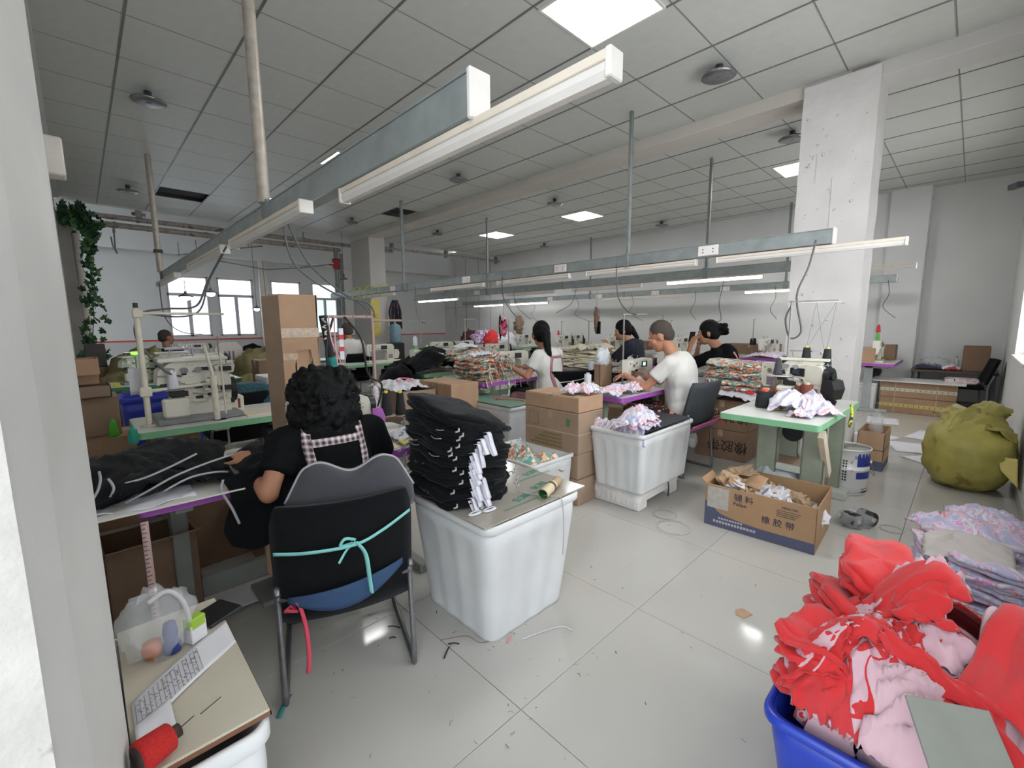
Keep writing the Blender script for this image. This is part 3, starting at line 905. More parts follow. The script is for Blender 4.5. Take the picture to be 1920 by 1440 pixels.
def overlock(loc, rz, label, grp='overlock sewing machines', sc=1.0):
    if 'ov' in _mc:
        o = dup(_mc['ov'], loc, rz, label, grp); o.scale = (sc,) * 3; return o
    t = thing('overlock_machine', label, 'sewing machine', loc, rz, grp); t.scale = (sc,) * 3
    _mc['ov'] = t
    MB().box(-.18, .2, -.15, .15, 0, .03, .006).build('base_plate', MGR, t)
    MB().prism([(-.08, .03), (.16, .03), (.17, .2), (.15, .3), (.06, .33), (-.1, .31), (-.15, .27), (-.16, .2), (-.1, .19), (-.08, .17)], 'y', -.06, .1).build('body', MCR, t)
    MB().box(-.15, -.04, -.13, -.06, .03, .13, .01).build('front_cover', MCR, t)
    MB().cyl((.17, .02, .14), (.2, .02, .14), .07, n=18).build('hand_wheel', BLACKP, t)
    k = MB()
    for i in range(4): k.cyl((-.1 + i * .06, -.062, .27), (-.1 + i * .06, -.085, .27), .016, n=10)
    k.build('tension_knob', STEEL, t)
    MB().cyl((-.11, -.03, .03), (-.11, -.03, .2), .006, n=6).cyl((-.09, -.03, .05), (-.09, -.03, .19), .005, n=6).box(-.13, -.07, -.05, -.01, .05, .06).build('needle_bar', STEEL, t)
    R2 = random.Random(17)
    for nm_, mt_ in (('mechanism_rods', STEEL), ('mechanism_blocks', MCR), ('gap_shade_blocks', BLACKP)):  # the black blocks are shade between the machine parts, put in as colour
        g_ = MB()
        for q in range(16):
            x, z, y = R2.uniform(-.14, .15), R2.uniform(.06, .31), R2.uniform(-.085, -.06)
            a_ = R2.uniform(.01, .035)
            if nm_ == 'mechanism_rods': g_.cyl((x - a_, y - .01, z), (x + a_, y - .01, z + R2.uniform(-.02, .02)), .0035, n=5)
            else: g_.box(x - a_, x + a_, y, -.055, z - a_ * .45, z + a_ * .45, .002)
        g_.build(nm_, mt_, t)['kind'] = 'stuff'
    MB().box(-.15, .16, -.08, .1, .315, .335, .004).build('top_plate', MCR, t)
    MB().cyl((.02, .05, .2), (.02, .05, .4), .004, n=5).cyl((-.08, .05, .3), (-.08, .05, .38), .004, n=5).box(-.1, .08, .045, .055, .375, .385).build('thread_guide', STEEL, t)
    return t


def cone(loc, col, label, grp, r=.032, h=.12, tip='#d8c840', rot=(0, 0, 0), ratio=.62):
    key = ('cone', col, tip, r, h, ratio)
    if key in _mc:
        return dup(_mc[key], loc, None, label, grp, rot=rot)
    t = thing('thread_cone', label, 'thread cone', loc, 0, grp); t.rotation_euler = rot
    _mc[key] = t
    m = M('thread ' + col, col, .75, var=.1, vs=200, bump=.6, bs=260)
    MB().lathe([(r * .94, .002), (r, .008), (r * ratio, h * .96), (r * ratio * .9, h)], 20).build('thread_winding', m, t)
    MB().lathe([(r * .8, 0), (r * .8, .003), (r * ratio * .5, h), (r * ratio * .5, h + .014), (r * .15, h + .014)], 14).build('core_tube', M('core ' + tip, tip, .5, var=0), t)
    return t


def spool(loc, col, label, grp, r=.03, h=.1, rot=(0, 0, 0)):
    return cone(loc, col, label, grp, r, h, '#c9b79a', rot, .97)


def stand(loc, h, label, bar=.22, ang=0, trays=((.0, .12),), mat=None, name='thread_stand', two=False):
    t = thing(name, label, 'thread stand', loc, ang, 'thread stands')
    mt = mat or M('stand grey', '#a09a94', .5, .3, var=.08)
    MB().lathe([(.035, 0), (.035, .006), (.012, .012)], 14).cyl((0, 0, 0), (0, 0, h), .0085, n=8).build('pole', mt, t)
    MB().box(-bar if two else -.02, bar, -.008, .008, h - .012, h - .004).build('guide_bar', mt, t)
    d = MB()
    for a, z in trays:
        d.cyl((0, 0, z), (a, 0, z), .006, n=6)
        d.cyl((a, 0, z), (a, 0, z + .004), .055, n=20)
        d.cyl((a, 0, z), (a, 0, z + .06), .004, n=6)
    d.build('spool_tray', mt, t)
    return t


def chair(loc, rz, label, seatm, framem=CHROME, w_=.46, bt=.82, bb=.5, seat=True, grp='cantilever chairs', lean=.1, open_=False):
    t = thing('chair', label, 'chair', loc, rz, grp)
    hw = w_ / 2
    # curved padded back: arc across the width, rear faces -y
    def fb(u, v):
        x = (u - .5) * w_ * 1.0
        z = bb + v * (bt - bb)
        k = 1 - .1 * max(0, abs(u - .5) * 2 - .55) / .45 * (1 if v > .8 else 0)
        return (x * (1 - .08 * max(0, v - .85) / .15), -.19 - lean * v + .045 * (1 - (2 * u - 1) ** 2) * -1 + .02, z)
    MB().grid(fb, 12, 8, th=-.028).build('backrest', seatm, t)
    if seat:
        MB().loft([[(x, y, z) for x, y, _ in rrect(w_ * s, .42 * s, .06, 0, 4, 0, .02)] for z, s in ((.415, .94), (.42, 1), (.455, 1), (.475, .95), (.48, .8))]).build('seat', seatm, t)
    for s in (-1, 1):
        MB().tube(spline([(s * hw, -.2 - lean * .6, bb + .12), (s * hw, -.21, .42), (s * hw, -.24, .05), (s * hw, -.2, .013), (s * hw, .0, .012), (s * hw, .2, .013), (s * hw, .235, .06), (s * (hw - .02), .2, .41)], 5), .0115, 8).build('frame_tube', framem, t)
    for a, b_ in ((.21, .035), (-.215, .4)): MB().tube([(-hw, a, b_), (hw, a, b_)], .009, 6).build('cross_tube', framem, t)
    return t


# ------------------------------------------------------------------ boxes and bins
def carton(loc, sx, sy, sz, rz, label, mat=None, opened=False, grp=None, tape=True, flaps=None, inner=None, cat='cardboard box', flapang=2.0):
    mat = mat or CARD
    t = thing('cardboard_box', label, cat, loc, rz, grp)
    if not opened:
        MB().box(0, sx, 0, sy, 0, sz - .004, .004).build('carton_body', mat, t)
        MB().box(.003, sx - .003, .003, sy / 2 - .0015, sz - .004, sz).build('flap', mat, t)
        MB().box(.003, sx - .003, sy / 2 + .0015, sy - .003, sz - .004, sz).build('flap', mat, t)
        if tape:
            MB().box(-.0015, sx + .0015, sy / 2 - .025, sy / 2 + .025, sz, sz + .0008).box(-.0012, 0, sy / 2 - .025, sy / 2 + .025, sz - .07, sz).box(sx, sx + .0012, sy / 2 - .025, sy / 2 + .025, sz - .07, sz).build('tape_strip', TAPE, t)
    else:
        th = .006
        m = MB().box(0, sx, 0, sy, 0, th).box(0, sx, 0, th, 0, sz, .001).box(0, sx, sy - th, sy, 0, sz, .001).box(0, th, 0, sy, 0, sz, .001).box(sx - th, sx, 0, sy, 0, sz, .001)
        m.build('carton_body', mat, t)
        for sd in (flaps or ''):
            f = MB(); L = min(.13, sy / 2)
            c, s = math.cos(flapang), math.sin(flapang)
            if sd == 'a': f.at(0, 0, sz, 0, 0); f.add([(0, 0, 0), (sx, 0, 0), (sx, -L * s, L * c), (0, -L * s, L * c), (0, .005, 0), (sx, .005, 0), (sx, -L * s, L * c + .005), (0, -L * s, L * c + .005)], [(0, 3, 2, 1), (4, 5, 6, 7), (0, 1, 5, 4), (1, 2, 6, 5), (2, 3, 7, 6), (3, 0, 4, 7)])
            if sd == 'b': f.add([(0, sy, sz), (sx, sy, sz), (sx, sy + L * s, sz + L * c), (0, sy + L * s, sz + L * c), (0, sy, sz + .005), (sx, sy, sz + .005), (sx, sy + L * s, sz + L * c + .005), (0, sy + L * s, sz + L * c + .005)], [(0, 1, 2, 3), (4, 7, 6, 5), (0, 4, 5, 1), (1, 5, 6, 2), (2, 6, 7, 3), (3, 7, 4, 0)])
            if sd == 'c': f.add([(0, 0, sz), (0, sy, sz), (-L * s, sy, sz + L * c), (-L * s, 0, sz + L * c), (0, 0, sz + .005), (0, sy, sz + .005), (-L * s, sy, sz + L * c + .005), (-L * s, 0, sz + L * c + .005)], [(0, 1, 2, 3), (4, 7, 6, 5), (0, 4, 5, 1), (1, 5, 6, 2), (2, 6, 7, 3), (3, 7, 4, 0)])
            f.build('flap', mat, t)
    return t


def crate(cx, cy, w_, d, h, label, mat=None, z=0, rz=0, taper=.89, ribs=11, name='storage_bin', grp='white plastic storage bins', cat='storage bin'):
    mat = mat or WHITEB
    t = thing(name, label, cat, (cx, cy, z), rz, grp)
    def ring(s, zz, rib=.006, off=0): return rrect(w_ * s - off, d * s - off, .045 * (min(w_, d) / .5), zz, 5, rib=rib, nr=ribs)
    m = MB()
    m.loft([ring(taper, .0, .0), ring(taper, .012, .007), ring(taper + (1 - taper) * .78, h * .80, .007), ring(taper + (1 - taper) * .8, h * .82, 0), ring(.97, h * .97, 0),
            ring(.97, h * .97, 0, .012), ring(taper + (1 - taper) * .7, h * .7, .0, .026), ring(taper, .02, 0, .03)][::-1][::-1])
    m.build('tub', mat, t)
    r0 = [ring(1.0, h * .93, 0), ring(1.02, h * .945, 0), ring(1.02, h * .99, 0), ring(1.0, h, 0), ring(.97, h, 0), ring(.965, h * .93, 0)]
    MB().loft(r0 + [r0[0]], cap0=False, cap1=False).build('rim', mat, t)
    return t


def board(x0, x1, y0, y1, z, label, mat, th=.006, name='lid_board', cat='board', bev=.001):
    o = MB().box(0, x1 - x0, 0, y1 - y0, 0, th, bev).build(name, mat, None, (x0, y0, z))
    return tag(o, label, cat)
# ------------------------------------------------------------------ cloth
LILAC = MP('lilac orange print', [('#dedae4', 0), ('#b3b3d4', .30), ('#dcd8e2', .42), ('#e89a76', .62), ('#e2b2d2', .67), ('#e2dee6', .76), ('#bdb2d4', .93)], 7, warp=.7, kind='n', back='#e2dfe4')
MULTI = MP('teal orange print', [('#4f8f88', 0), ('#d9663f', .2), ('#e8dcc8', .36), ('#8cc4bd', .52), ('#c8503a', .68), ('#e3b48c', .8), ('#53453f', .93)], 42, warp=.8, back='#d6d8d4')
MULTI2 = MP('teal coral print', [('#6fa59b', 0), ('#e07a50', .22), ('#efe3d2', .4), ('#9ac7c0', .6), ('#cc5a45', .75), ('#e8c39f', .88)], 30, warp=.8)
RED = MP('red print', [('#d22c2f', 0), ('#c93437', .8)], 6, kind='n', back='#d3aab4', bump=.15)
PINK = MP('pale pink jersey', [('#d6b2bb', 0), ('#d0a9b4', .7)], 5, kind='n', bump=.15)
REDP = MP('red with pale bands', [('#d02c30', 0), ('#d6b2bb', .5), ('#d02c30', .62), ('#d2acb6', .82)], 7, kind='n', warp=1.2, back='#cda2ae', bump=.15)
REDP2 = MP('pale with red bands', [('#d6b2bb', 0), ('#d02c30', .4), ('#d3adb8', .5), ('#d02c30', .76)], 6, kind='n', warp=1.2, back='#cda2ae', bump=.15)
LILC = MP('lilac pink print', [('#b4b3cf', 0), ('#cfc9d6', .33), ('#e08fc9', .47), ('#c9c6d2', .55), ('#e88158', .66), ('#b1aecb', .7), ('#d4cfd9', .85)], 9, warp=1.2, kind='n', back='#b9aebb')
BEIGE = M('beige jersey', '#ece3ca', .9, var=.08, vs=20, bump=.25, bs=30, sheen=.2)
WHITEC = M('white jersey', '#dcdbe2', .9, var=.06, vs=20, bump=.2, bs=30)
OLIVE = M('olive woven sack', '#7b7449', .5, var=.14, vs=7, bump=.4, bs=22)
MUST = M('mustard woven sack', '#a49a4e', .55, var=.16, vs=6, bump=.45, bs=18, dirt=('#8a7238', 7, .6))
FLOW = MP('dark floral', [('#211c24', 0), ('#e0533f', .45), ('#241e26', .56), ('#ef8a6a', .78), ('#1f1a22', .88)], 46, kind='v', warp=.5)
PAPER = M('white paper', '#dad8dc', .8, var=.03)
KRAFT = M('kraft paper', '#b39a7c', .85, var=.1, vs=20, bump=.3, bs=30)
POLY = M('clear film', '#e9ecee', .12, var=0, alpha=.28, spec=.8)
FOAM = M('white styrofoam', '#e4e1dc', .85, var=.04, vs=10, bump=.6, bs=14)


def slab(w_, d, t, seed, wav=.008, jag=.02, n=30):
    m = MB(); rings = []
    def P(a, s, z):
        c, s_ = math.cos(a), math.sin(a)
        k = (abs(c) ** 5 + abs(s_) ** 5) ** (-1 / 5)
        q = 1 + jag * 2 * noise.noise(Vector((c * 4 + seed, s_ * 4, seed * 1.7)))
        x = c * k * q * s * w_ / 2; y = s_ * k * q * s * d / 2
        zz = z + wav * noise.noise(Vector((x * 9 + seed * 3, y * 9, .3)))
        return (x, y, zz)
    for s, z in ((.02, 0), (.7, 0), (.97, .0), (1.015, t * .5), (.98, t), (.7, t * 1.02), (.02, t * 1.05)):
        rings.append([P(2 * PI * i / n, s, z) for i in range(n)])
    return m.loft(rings)


WORDS = ('', 'first', 'second', 'third', 'fourth', 'fifth', 'sixth', 'seventh', 'eighth', 'ninth', 'tenth', 'eleventh', 'twelfth', 'thirteenth', 'fourteenth', 'fifteenth',
         'sixteenth', 'seventeenth', 'eighteenth', 'nineteenth', 'twentieth', 'twenty-first', 'twenty-second', 'twenty-third')


def nth(k, n_, end='top'):
    return ('topmost' if end == 'top' else 'leftmost') if k == 1 else (('lowest' if end == 'top' else 'rightmost') if k == n_ else WORDS[k] + ' from the ' + end)


def stack(x, y, z, w_, d, n_, t, mats, seed, label, group, rz=0, jit=.02, name='folded_garment', cat='folded garment', slope=(0, 0), jag=.02, wav=.008, tiltj=.015):
    R_ = random.Random(seed)
    mes = []
    for k in range(4):
        me = slab(w_, d, t * 1.25, seed + k, wav, jag).mesh(name)
        me.materials.append(mats[k % len(mats)]); mes.append(me)
    out = []
    for i in range(n_):
        me = mes[R_.randrange(4)]
        f = i / max(1, n_ - 1)
        o = link(me, name, None, None, (x + R_.uniform(-jit, jit), y + R_.uniform(-jit, jit), z + i * t),
                 (0, 0, 0))
        o.rotation_euler = (Matrix.Rotation(slope[0] * f + R_.uniform(-1, 1) * tiltj, 4, 'X') @ Matrix.Rotation(slope[1] * f + R_.uniform(-1, 1) * tiltj, 4, 'Y') @ Matrix.Rotation(rz + R_.uniform(-.08, .08) + (PI if R_.random() < .5 else 0), 4, 'Z')).to_euler()
        tag(o, label + ', ' + nth(n_ - i, n_), cat, group)
        out.append(o)
    return out


def crumple(sx, sy, h, seed, A=.02, f=9., nu=26, nv=26, th=.003, edge=.25, dome=1.6, hang=None):
    """a dropped piece of cloth: domed, folded, with wavy edges; hang=(axis sign, x limit) lets it fall over an edge"""
    def fn(u, v):
        x = (u - .5); y = (v - .5)
        wx = noise.noise(Vector((u * 3 + seed, v * 3, seed * .7))) * .05
        wy = noise.noise(Vector((u * 3, v * 3 + seed, 4 + seed * .7))) * .05
        r = max(abs(x), abs(y)) * 2
        X = (x + wx * (1 + edge * r)) * sx; Y = (y + wy * (1 + edge * r)) * sy
        rr = min(1, math.hypot(x, y) * 1.55)
        z = h * max(0, 1 - rr ** dome)
        ca, sa = math.cos(seed * 1.3), math.sin(seed * 1.3)
        q = Vector(((u * ca + v * sa) * f * .62 + seed, (v * ca - u * sa) * f * .2, seed * .31))
        ridge = 1 - abs(noise.noise(q) * 2)
        ridge2 = 1 - abs(noise.noise(q * 2.3 + Vector((3, 1, 2))) * 2)
        z += A * (ridge ** 2) * (1.1 - rr * .6) + A * .45 * ridge2 ** 2 + .004
        if hang:
            ax, lim, sg = hang
            c = X if ax == 'x' else Y
            ov = (c - lim) * sg
            if ov > 0:
                z = min(z, .02) * (1 if ov < .01 else .5) - ov * .95
                if ax == 'x': X = lim + sg * min(ov, .012 + .02 * ridge)
                else: Y = lim + sg * min(ov, .012 + .02 * ridge)
        return (X, Y, z)
    return MB().grid(fn, nu, nv, th=th)


def garment(loc, sx, sy, h, mat, seed, label, cat='garment', group=None, rz=0, name='garment', rx=0, ry=0, **k):
    o = crumple(sx, sy, h, seed, **k).build(name, mat, None, loc)
    o.rotation_euler = (rx, ry, rz)
    return tag(o, label, cat, group)


# ------------------------------------------------------------------ people
SKIN = M('skin', '#b98366', .55, var=.05, vs=30, bump=.05, bs=90)
SKIN2 = M('skin tan', '#a9765a', .55, var=.05, vs=30)
HAIR = M('black hair', '#0b0b0c', .6, var=.3, vs=120, bump=.5, bs=120, spec=.2)
HAIRS = M('cropped hair', '#4a4039', .8, var=.2, vs=160, bump=.5, bs=220)
WTEE = M('white t-shirt', '#d9d6d0', .9, var=.03, vs=8, bump=.35, bs=9)
BTEE = M('black t-shirt', '#0f1012', .95, var=.1, vs=8, bump=.35, bs=9, spec=.2)
JEANS = M('dark trousers', '#23252c', .9, var=.1)
LIPM = M('lips', '#9a5550', .5, var=0)
EYEW = M('eye white', '#e8e6e2', .3, var=0)


def cap(m, a, b, ra, rb, n=12):
    """tapered capsule"""
    a, b = Vector(a), Vector(b); d = (b - a)
    L = d.length; d.normalize(); u = d.orthogonal().normalized(); w_ = d.cross(u)
    rings = []
    def ring(c, r): return [c + (u * math.cos(2 * PI * i / n) + w_ * math.sin(2 * PI * i / n)) * r for i in range(n)]
    for k in (85, 60, 30): t = math.radians(k); rings.append(ring(a - d * ra * math.sin(t), ra * math.cos(t)))
    rings.append(ring(a, ra)); rings.append(ring(b, rb))
    for k in (30, 60, 85): t = math.radians(k); rings.append(ring(b + d * rb * math.sin(t), rb * math.cos(t)))
    m.loft([[tuple(p) for p in r] for r in rings])
    return m


def ell(m, c, r, n=16, rot=None):
    old = m.m
    m.m = old @ Matrix.Translation(c) @ (rot or Matrix())
    pr = [(math.cos(PI * (k / 10 - .5)), math.sin(PI * (k / 10 - .5))) for k in range(11)]
    vs = []; fs = []
    for q, z in pr:
        for i in range(n):
            a = 2 * PI * i / n; vs.append((q * math.cos(a) * r[0], q * math.sin(a) * r[1], z * r[2]))
    for k in range(10):
        for i in range(n):
            fs.append((k * n + i, k * n + (i + 1) % n, (k + 1) * n + (i + 1) % n, (k + 1) * n + i))
    m.add(vs, fs, 0, True)
    m.m = old
    return m


def hand(m, wr, dirv, palm_n, curl=.5, s=1.0, side=1):
    """palm and five fingers; dirv: wrist to knuckles, palm_n: palm normal (palm side)"""
    wr = Vector(wr); f = Vector(dirv).normalized(); nrm = Vector(palm_n); nrm = (nrm - f * nrm.dot(f)).normalized()
    sd = f.cross(nrm) * side
    for k in (-.028, -.01, .01, .028):
        cap(m, wr + sd * k * .7 * s, wr + f * .085 * s + sd * k * s, .013 * s, .012 * s, 8)
    for k, L in ((-.032, .06), (-.011, .075), (.011, .08), (.032, .07)):
        p = wr + f * .088 * s + sd * k * 1.05 * s
        a = curl * .55
        d = f
        for i, (ll, r0, r1) in enumerate(((.45, .0095, .009), (.3, .009, .0082), (.25, .0082, .007))):
            d = (d * math.cos(a) + nrm * math.sin(a)).normalized()
            q = p + d * L * ll * s
            cap(m, p, q, r0 * s, r1 * s, 8); p = q
            a = curl
            d = d
    p = wr + f * .025 * s + sd * .032 * s
    d = (f * .6 + sd * .75 + nrm * .35).normalized(); q = p + d * .045 * s
    cap(m, p, q, .013 * s, .011 * s, 8)
    d = (f * .85 + sd * .3 + nrm * .45).normalized(); cap(m, q, q + d * .035 * s, .0105 * s, .008 * s, 8)


def person(loc, rz, label, J, shirt, skin=SKIN, trousers=JEANS, voxel=.009, s=1.0, sleeve=.55, female=False, hair='short', headrot=(0, 0, 0), legs=True, hairfn=None, curl=(.6, .6), palm=((0, 0, -1), (0, 0, -1)), torso=1.0, HS=1.13):
    """J: joints in local axes, x right, y forward, z up, origin on the floor under the pelvis"""
    t = thing('person', label, 'person', loc, rz, 'people at work in the hall'); t.scale = (s,) * 3
    D = dict(pel=(0, 0, .53), chest=(0, .03, .86), neck=(0, .05, 1.06), head=(0, .09, 1.20),
             shL=(-.18, .03, 1.0), shR=(.18, .03, 1.0), elL=(-.26, .14, .78), elR=(.26, .14, .78), wrL=(-.12, .36, .82), wrR=(.12, .36, .82),
             hpL=(-.09, .02, .5), hpR=(.09, .02, .5), knL=(-.13, .42, .51), knR=(.13, .42, .51), anL=(-.13, .38, .09), anR=(.13, .38, .09))
    D.update(J); V_ = {k: Vector(v) for k, v in D.items()}
    W = .92 if female else 1.0
    W *= torso
    m = MB()
    ell(m, V_['chest'] + Vector((0, 0, .04)), (.155 * W, .10, .17)); ell(m, V_['pel'].lerp(V_['chest'], .4), (.135 * W, .095, .16)); ell(m, V_['pel'], (.16, .12, .12))
    cap(m, V_['shL'], V_['shR'], .055, .055); cap(m, V_['chest'] + Vector((0, 0, .1)), V_['neck'], .07, .052)
    H = V_['head']; hr = Matrix.Rotation(headrot[2], 4, 'Z') @ Matrix.Rotation(headrot[0], 4, 'X') @ Matrix.Rotation(headrot[1], 4, 'Y') @ Matrix.Scale(HS, 4)
    cap(m, V_['neck'], H + hr @ Vector((0, -.02, -.05)), .058, .055)
    def h(p): return H + hr @ Vector(p)
    ell(m, h((0, -.012, .03)), (.074, .092, .095), 16, hr); ell(m, h((0, .03, -.045)), (.056, .062, .068), 16, hr)
    ell(m, h((0, .062, -.085)), (.028, .025, .022), 10, hr)
    cap(m, h((0, .088, .005)), h((0, .108, -.028)), .009, .013, 8); ell(m, h((0, .1, -.03)), (.017, .012, .01), 8, hr)
    cap(m, h((-.03, .078, .022)), h((.03, .078, .022)), .012, .012, 8)
    ell(m, h((0, .083, -.058)), (.022, .012, .012), 8, hr)
    for sg in (-1, 1): ell(m, h((sg * .077, -.01, -.01)), (.01, .02, .033), 8, hr); ell(m, h((sg * .045, .06, -.02)), (.02, .02, .02), 8, hr)
    for S_, sg in (('L', -1), ('R', 1)):
        cap(m, V_['sh' + S_], V_['el' + S_], .047 * (1 if not female else .92), .036); cap(m, V_['el' + S_], V_['wr' + S_], .038, .024)
        i = 0 if sg < 0 else 1
        d = (V_['wr' + S_] - V_['el' + S_]).normalized()
        if 'hd' + S_ in J: d = (Vector(J['hd' + S_]) - V_['wr' + S_]).normalized()
        hand(m, V_['wr' + S_], d, palm[i], curl[i], 1.0, sg * (-1))
    body = remeshed(m, 'body', skin, voxel, 3, t)
    # shirt: torso, shoulders and short sleeves
    c = MB()
    ell(c, V_['chest'] + Vector((0, -.005, .03)), (.192 * W, .135, .20)); ell(c, V_['pel'].lerp(V_['chest'], .45), (.165 * W, .125, .2)); ell(c, V_['pel'] + Vector((0, -.005, .06)), (.178, .135, .14)); cap(c, V_['chest'], V_['pel'] + Vector((0, 0, .08)), .14, .145, 16)
    cap(c, V_['shL'], V_['shR'], .068, .068); cap(c, V_['chest'] + Vector((0, 0, .08)), V_['neck'] - Vector((0, 0, .035)), .1, .062)
    for S_ in 'LR':
        e = V_['sh' + S_].lerp(V_['el' + S_], sleeve)
        c.cyl(V_['sh' + S_], e, .066, .068, 14); cap(c, V_['sh' + S_], V_['sh' + S_].lerp(e, .1), .066, .066)
    sh = remeshed(c, 'shirt', shirt, max(.012, voxel), 14, t)
    for vv in sh.data.vertices:
        p = vv.co
        a = noise.noise(Vector((p.x * 7, p.y * 7, p.z * 3.5))) * .009 + (1 - abs(noise.noise(Vector((p.x * 11 + 3, p.y * 11, p.z * 4 + p.x * 6))) * 2)) ** 2 * .006
        vv.co = p + vv.normal * a
    if legs:
        g = MB()
        ell(g, V_['pel'] - Vector((0, 0, .0)), (.175, .145, .12))
        for S_ in 'LR':
            cap(g, V_['hp' + S_], V_['kn' + S_], .095, .07); cap(g, V_['kn' + S_], V_['an' + S_], .072, .055)
        o = remeshed(g, 'trousers', trousers, .014, 4, t)
        f = MB()
        for S_ in 'LR':
            a = V_['an' + S_]; f.loft([[(x + a.x, y + a.y + .06, z) for x, y, _ in rrect(.085 * q, .25 * q, .04 * q, 0, 4)] for z, q in ((.0, .96), (.03, 1), (.055, .9), (.085, .55))])
        f.build('shoe', M('dark shoe', '#2a2a2e', .6), t)
    # face
    e = MB()
    for sg in (-1, 1): ell(e, h((sg * .03, .077, .004)), (.012, .008, .007), 8, hr)
    e.build('eye', EYEW, t)
    e = MB()
    for sg in (-1, 1): ell(e, h((sg * .03, .0835, .004)), (.005, .004, .0055), 8, hr); cap(e, h((sg * .016, .089, .028)), h((sg * .045, .081, .029)), .0035, .0025, 6)
    e.build('iris_and_brow', HAIR, t)
    e = MB(); ell(e, h((0, .092, -.055)), (.019, .006, .004), 8, hr); ell(e, h((0, .092, -.062)), (.016, .006, .0045), 8, hr)
    e.build('lips', LIPM, t)
    # hair
    if hair:
        c = MB()
        if hair == 'short':
            ell(c, h((0, -.02, .042)), (.078, .092, .09), 18, hr); ell(c, h((0, -.05, .0)), (.07, .062, .07), 18, hr)
        if hair in ('pony', 'bun', 'long'):
            ell(c, h((0, -.02, .042)), (.083, .098, .094), 18, hr); ell(c, h((0, -.045, -.005)), (.081, .07, .085), 18, hr)
            for sg in (-1, 1): ell(c, h((sg * .06, .0, .0)), (.024, .055, .05), 12, hr)
        if hairfn: hairfn(c, h, hr)
        o = remeshed(c, 'hair', HAIRS if hair == 'short' else HAIR, .007, 2, t)
        for vv in o.data.vertices:
            p = vv.co; vv.co = p + vv.normal * noise.noise(Vector((p.x * 60, p.y * 60, p.z * 22))) * (.0015 if hair == 'short' else .004)
    return t, V_, sh, body


def strap(obj, pts, width, mat, parent, name='apron_strap', frm=(0, -1, 0), lift=.004, k=10):
    """ribbon laid on a body surface: pts are (x,z) seen from behind, ray cast along +y onto the shirt"""
    bv = BVHTree.FromPolygons([v.co for v in obj.data.vertices], [p.vertices for p in obj.data.polygons])
    L = []
    path = spline([(x, 0, z) for x, z in pts], k)
    for i, p in enumerate(path):
        d = (path[min(i + 1, len(path) - 1)] - path[max(i - 1, 0)]).normalized()
        s_ = Vector((d.z, 0, -d.x)) * width / 2
        row = []
        for q in (-1, -.33, .33, 1):
            a = p + s_ * q
            hit = bv.ray_cast(Vector((a.x, frm[1] * 1.0, a.z)), Vector((0, -frm[1], 0)))
            y = hit[0].y + frm[1] * lift if hit[0] is not None else (row[-1].y if row else 0)
            row.append(Vector((a.x, y, a.z)))
        L.append(row)
    n_ = len(L) - 1
    def fn(u, v):
        r = L[min(n_, int(round(u * n_)))]; return r[min(3, int(round(v * 3)))]
    return MB().grid(fn, n_, 3, th=.002).build(name, mat, parent)
# ================================================================== left side: near table and its worker
BRD = M('beige board', '#c3bba8', .5, var=.04, vs=6)
tb = table(.08, 1.97, 1.32, .62, 'purple-edged sewing table of the curly-haired woman in black, nearest the camera', PURP, leg=LEGD)
o = board(-.05, .40, 1.90, 2.6, .751, 'white cardboard sheet laid over the left end of the nearest purple-edged table', M('white card', '#d6d2cc', .8, var=.03), .006, 'card_sheet')
o = MB().grid(lambda u, v: (-.05 + u * .3, 1.93 + .16 * v + .02 * math.sin(u * 9), .76 + .012 * noise.noise(Vector((u * 5, v * 3, 0)))), 14, 6, th=.002).build('cloth_strip', WHITEC)
tag(o, 'crumpled white cloth under the black garments on the card sheet', 'cloth')
for k, (x, y, z, sx, sy, h, rz) in enumerate(((.13, 2.3, .757, .50, .62, .10, .1), (.05, 2.22, .775, .34, .5, .09, .3), (.22, 2.36, .79, .42, .5, .075, -.2))):
    o = garment((x, y, z), sx, sy, h, BLK, 20 + k, ['large black garment spread at the bottom of the left pile', 'black garment bunched by the left pillar edge', 'black garment on top of the left pile'][k],
            'garment', 'black piped garments on the near table', rz, A=.022)
PIPING = M('grey piping', '#a5a6a8', .7, var=0)
pp = [[(-.03, 1.99, .80), (-.01, 2.0, .83), (.0, 2.02, .86), (.0, 2.08, .875)], [(.01, 1.98, .79), (.03, 1.99, .83), (.02, 2.02, .86)],
      [(.05, 1.99, .77), (.12, 1.985, .80), (.2, 2.0, .83), (.3, 2.02, .85), (.4, 2.04, .862)], [(.06, 2.01, .835), (.12, 2.02, .84), (.2, 2.04, .86), (.28, 2.06, .885)],
      [(.16, 1.985, .785), (.24, 1.99, .815), (.32, 2.0, .815), (.37, 2.02, .80)]]
for k, q in enumerate(pp):
    o = MB().tube(spline(q, 6), .0042, 6).build('piping', PIPING); o.parent = None
    tag(o, 'grey piping edge of a black garment on the near table, ' + ['leftmost', 'second from left', 'longest along the front', 'upper right one', 'shortest low one'][k], 'piping')
for o in list(COL.objects):
    if o.name.startswith('piping'):
        pass
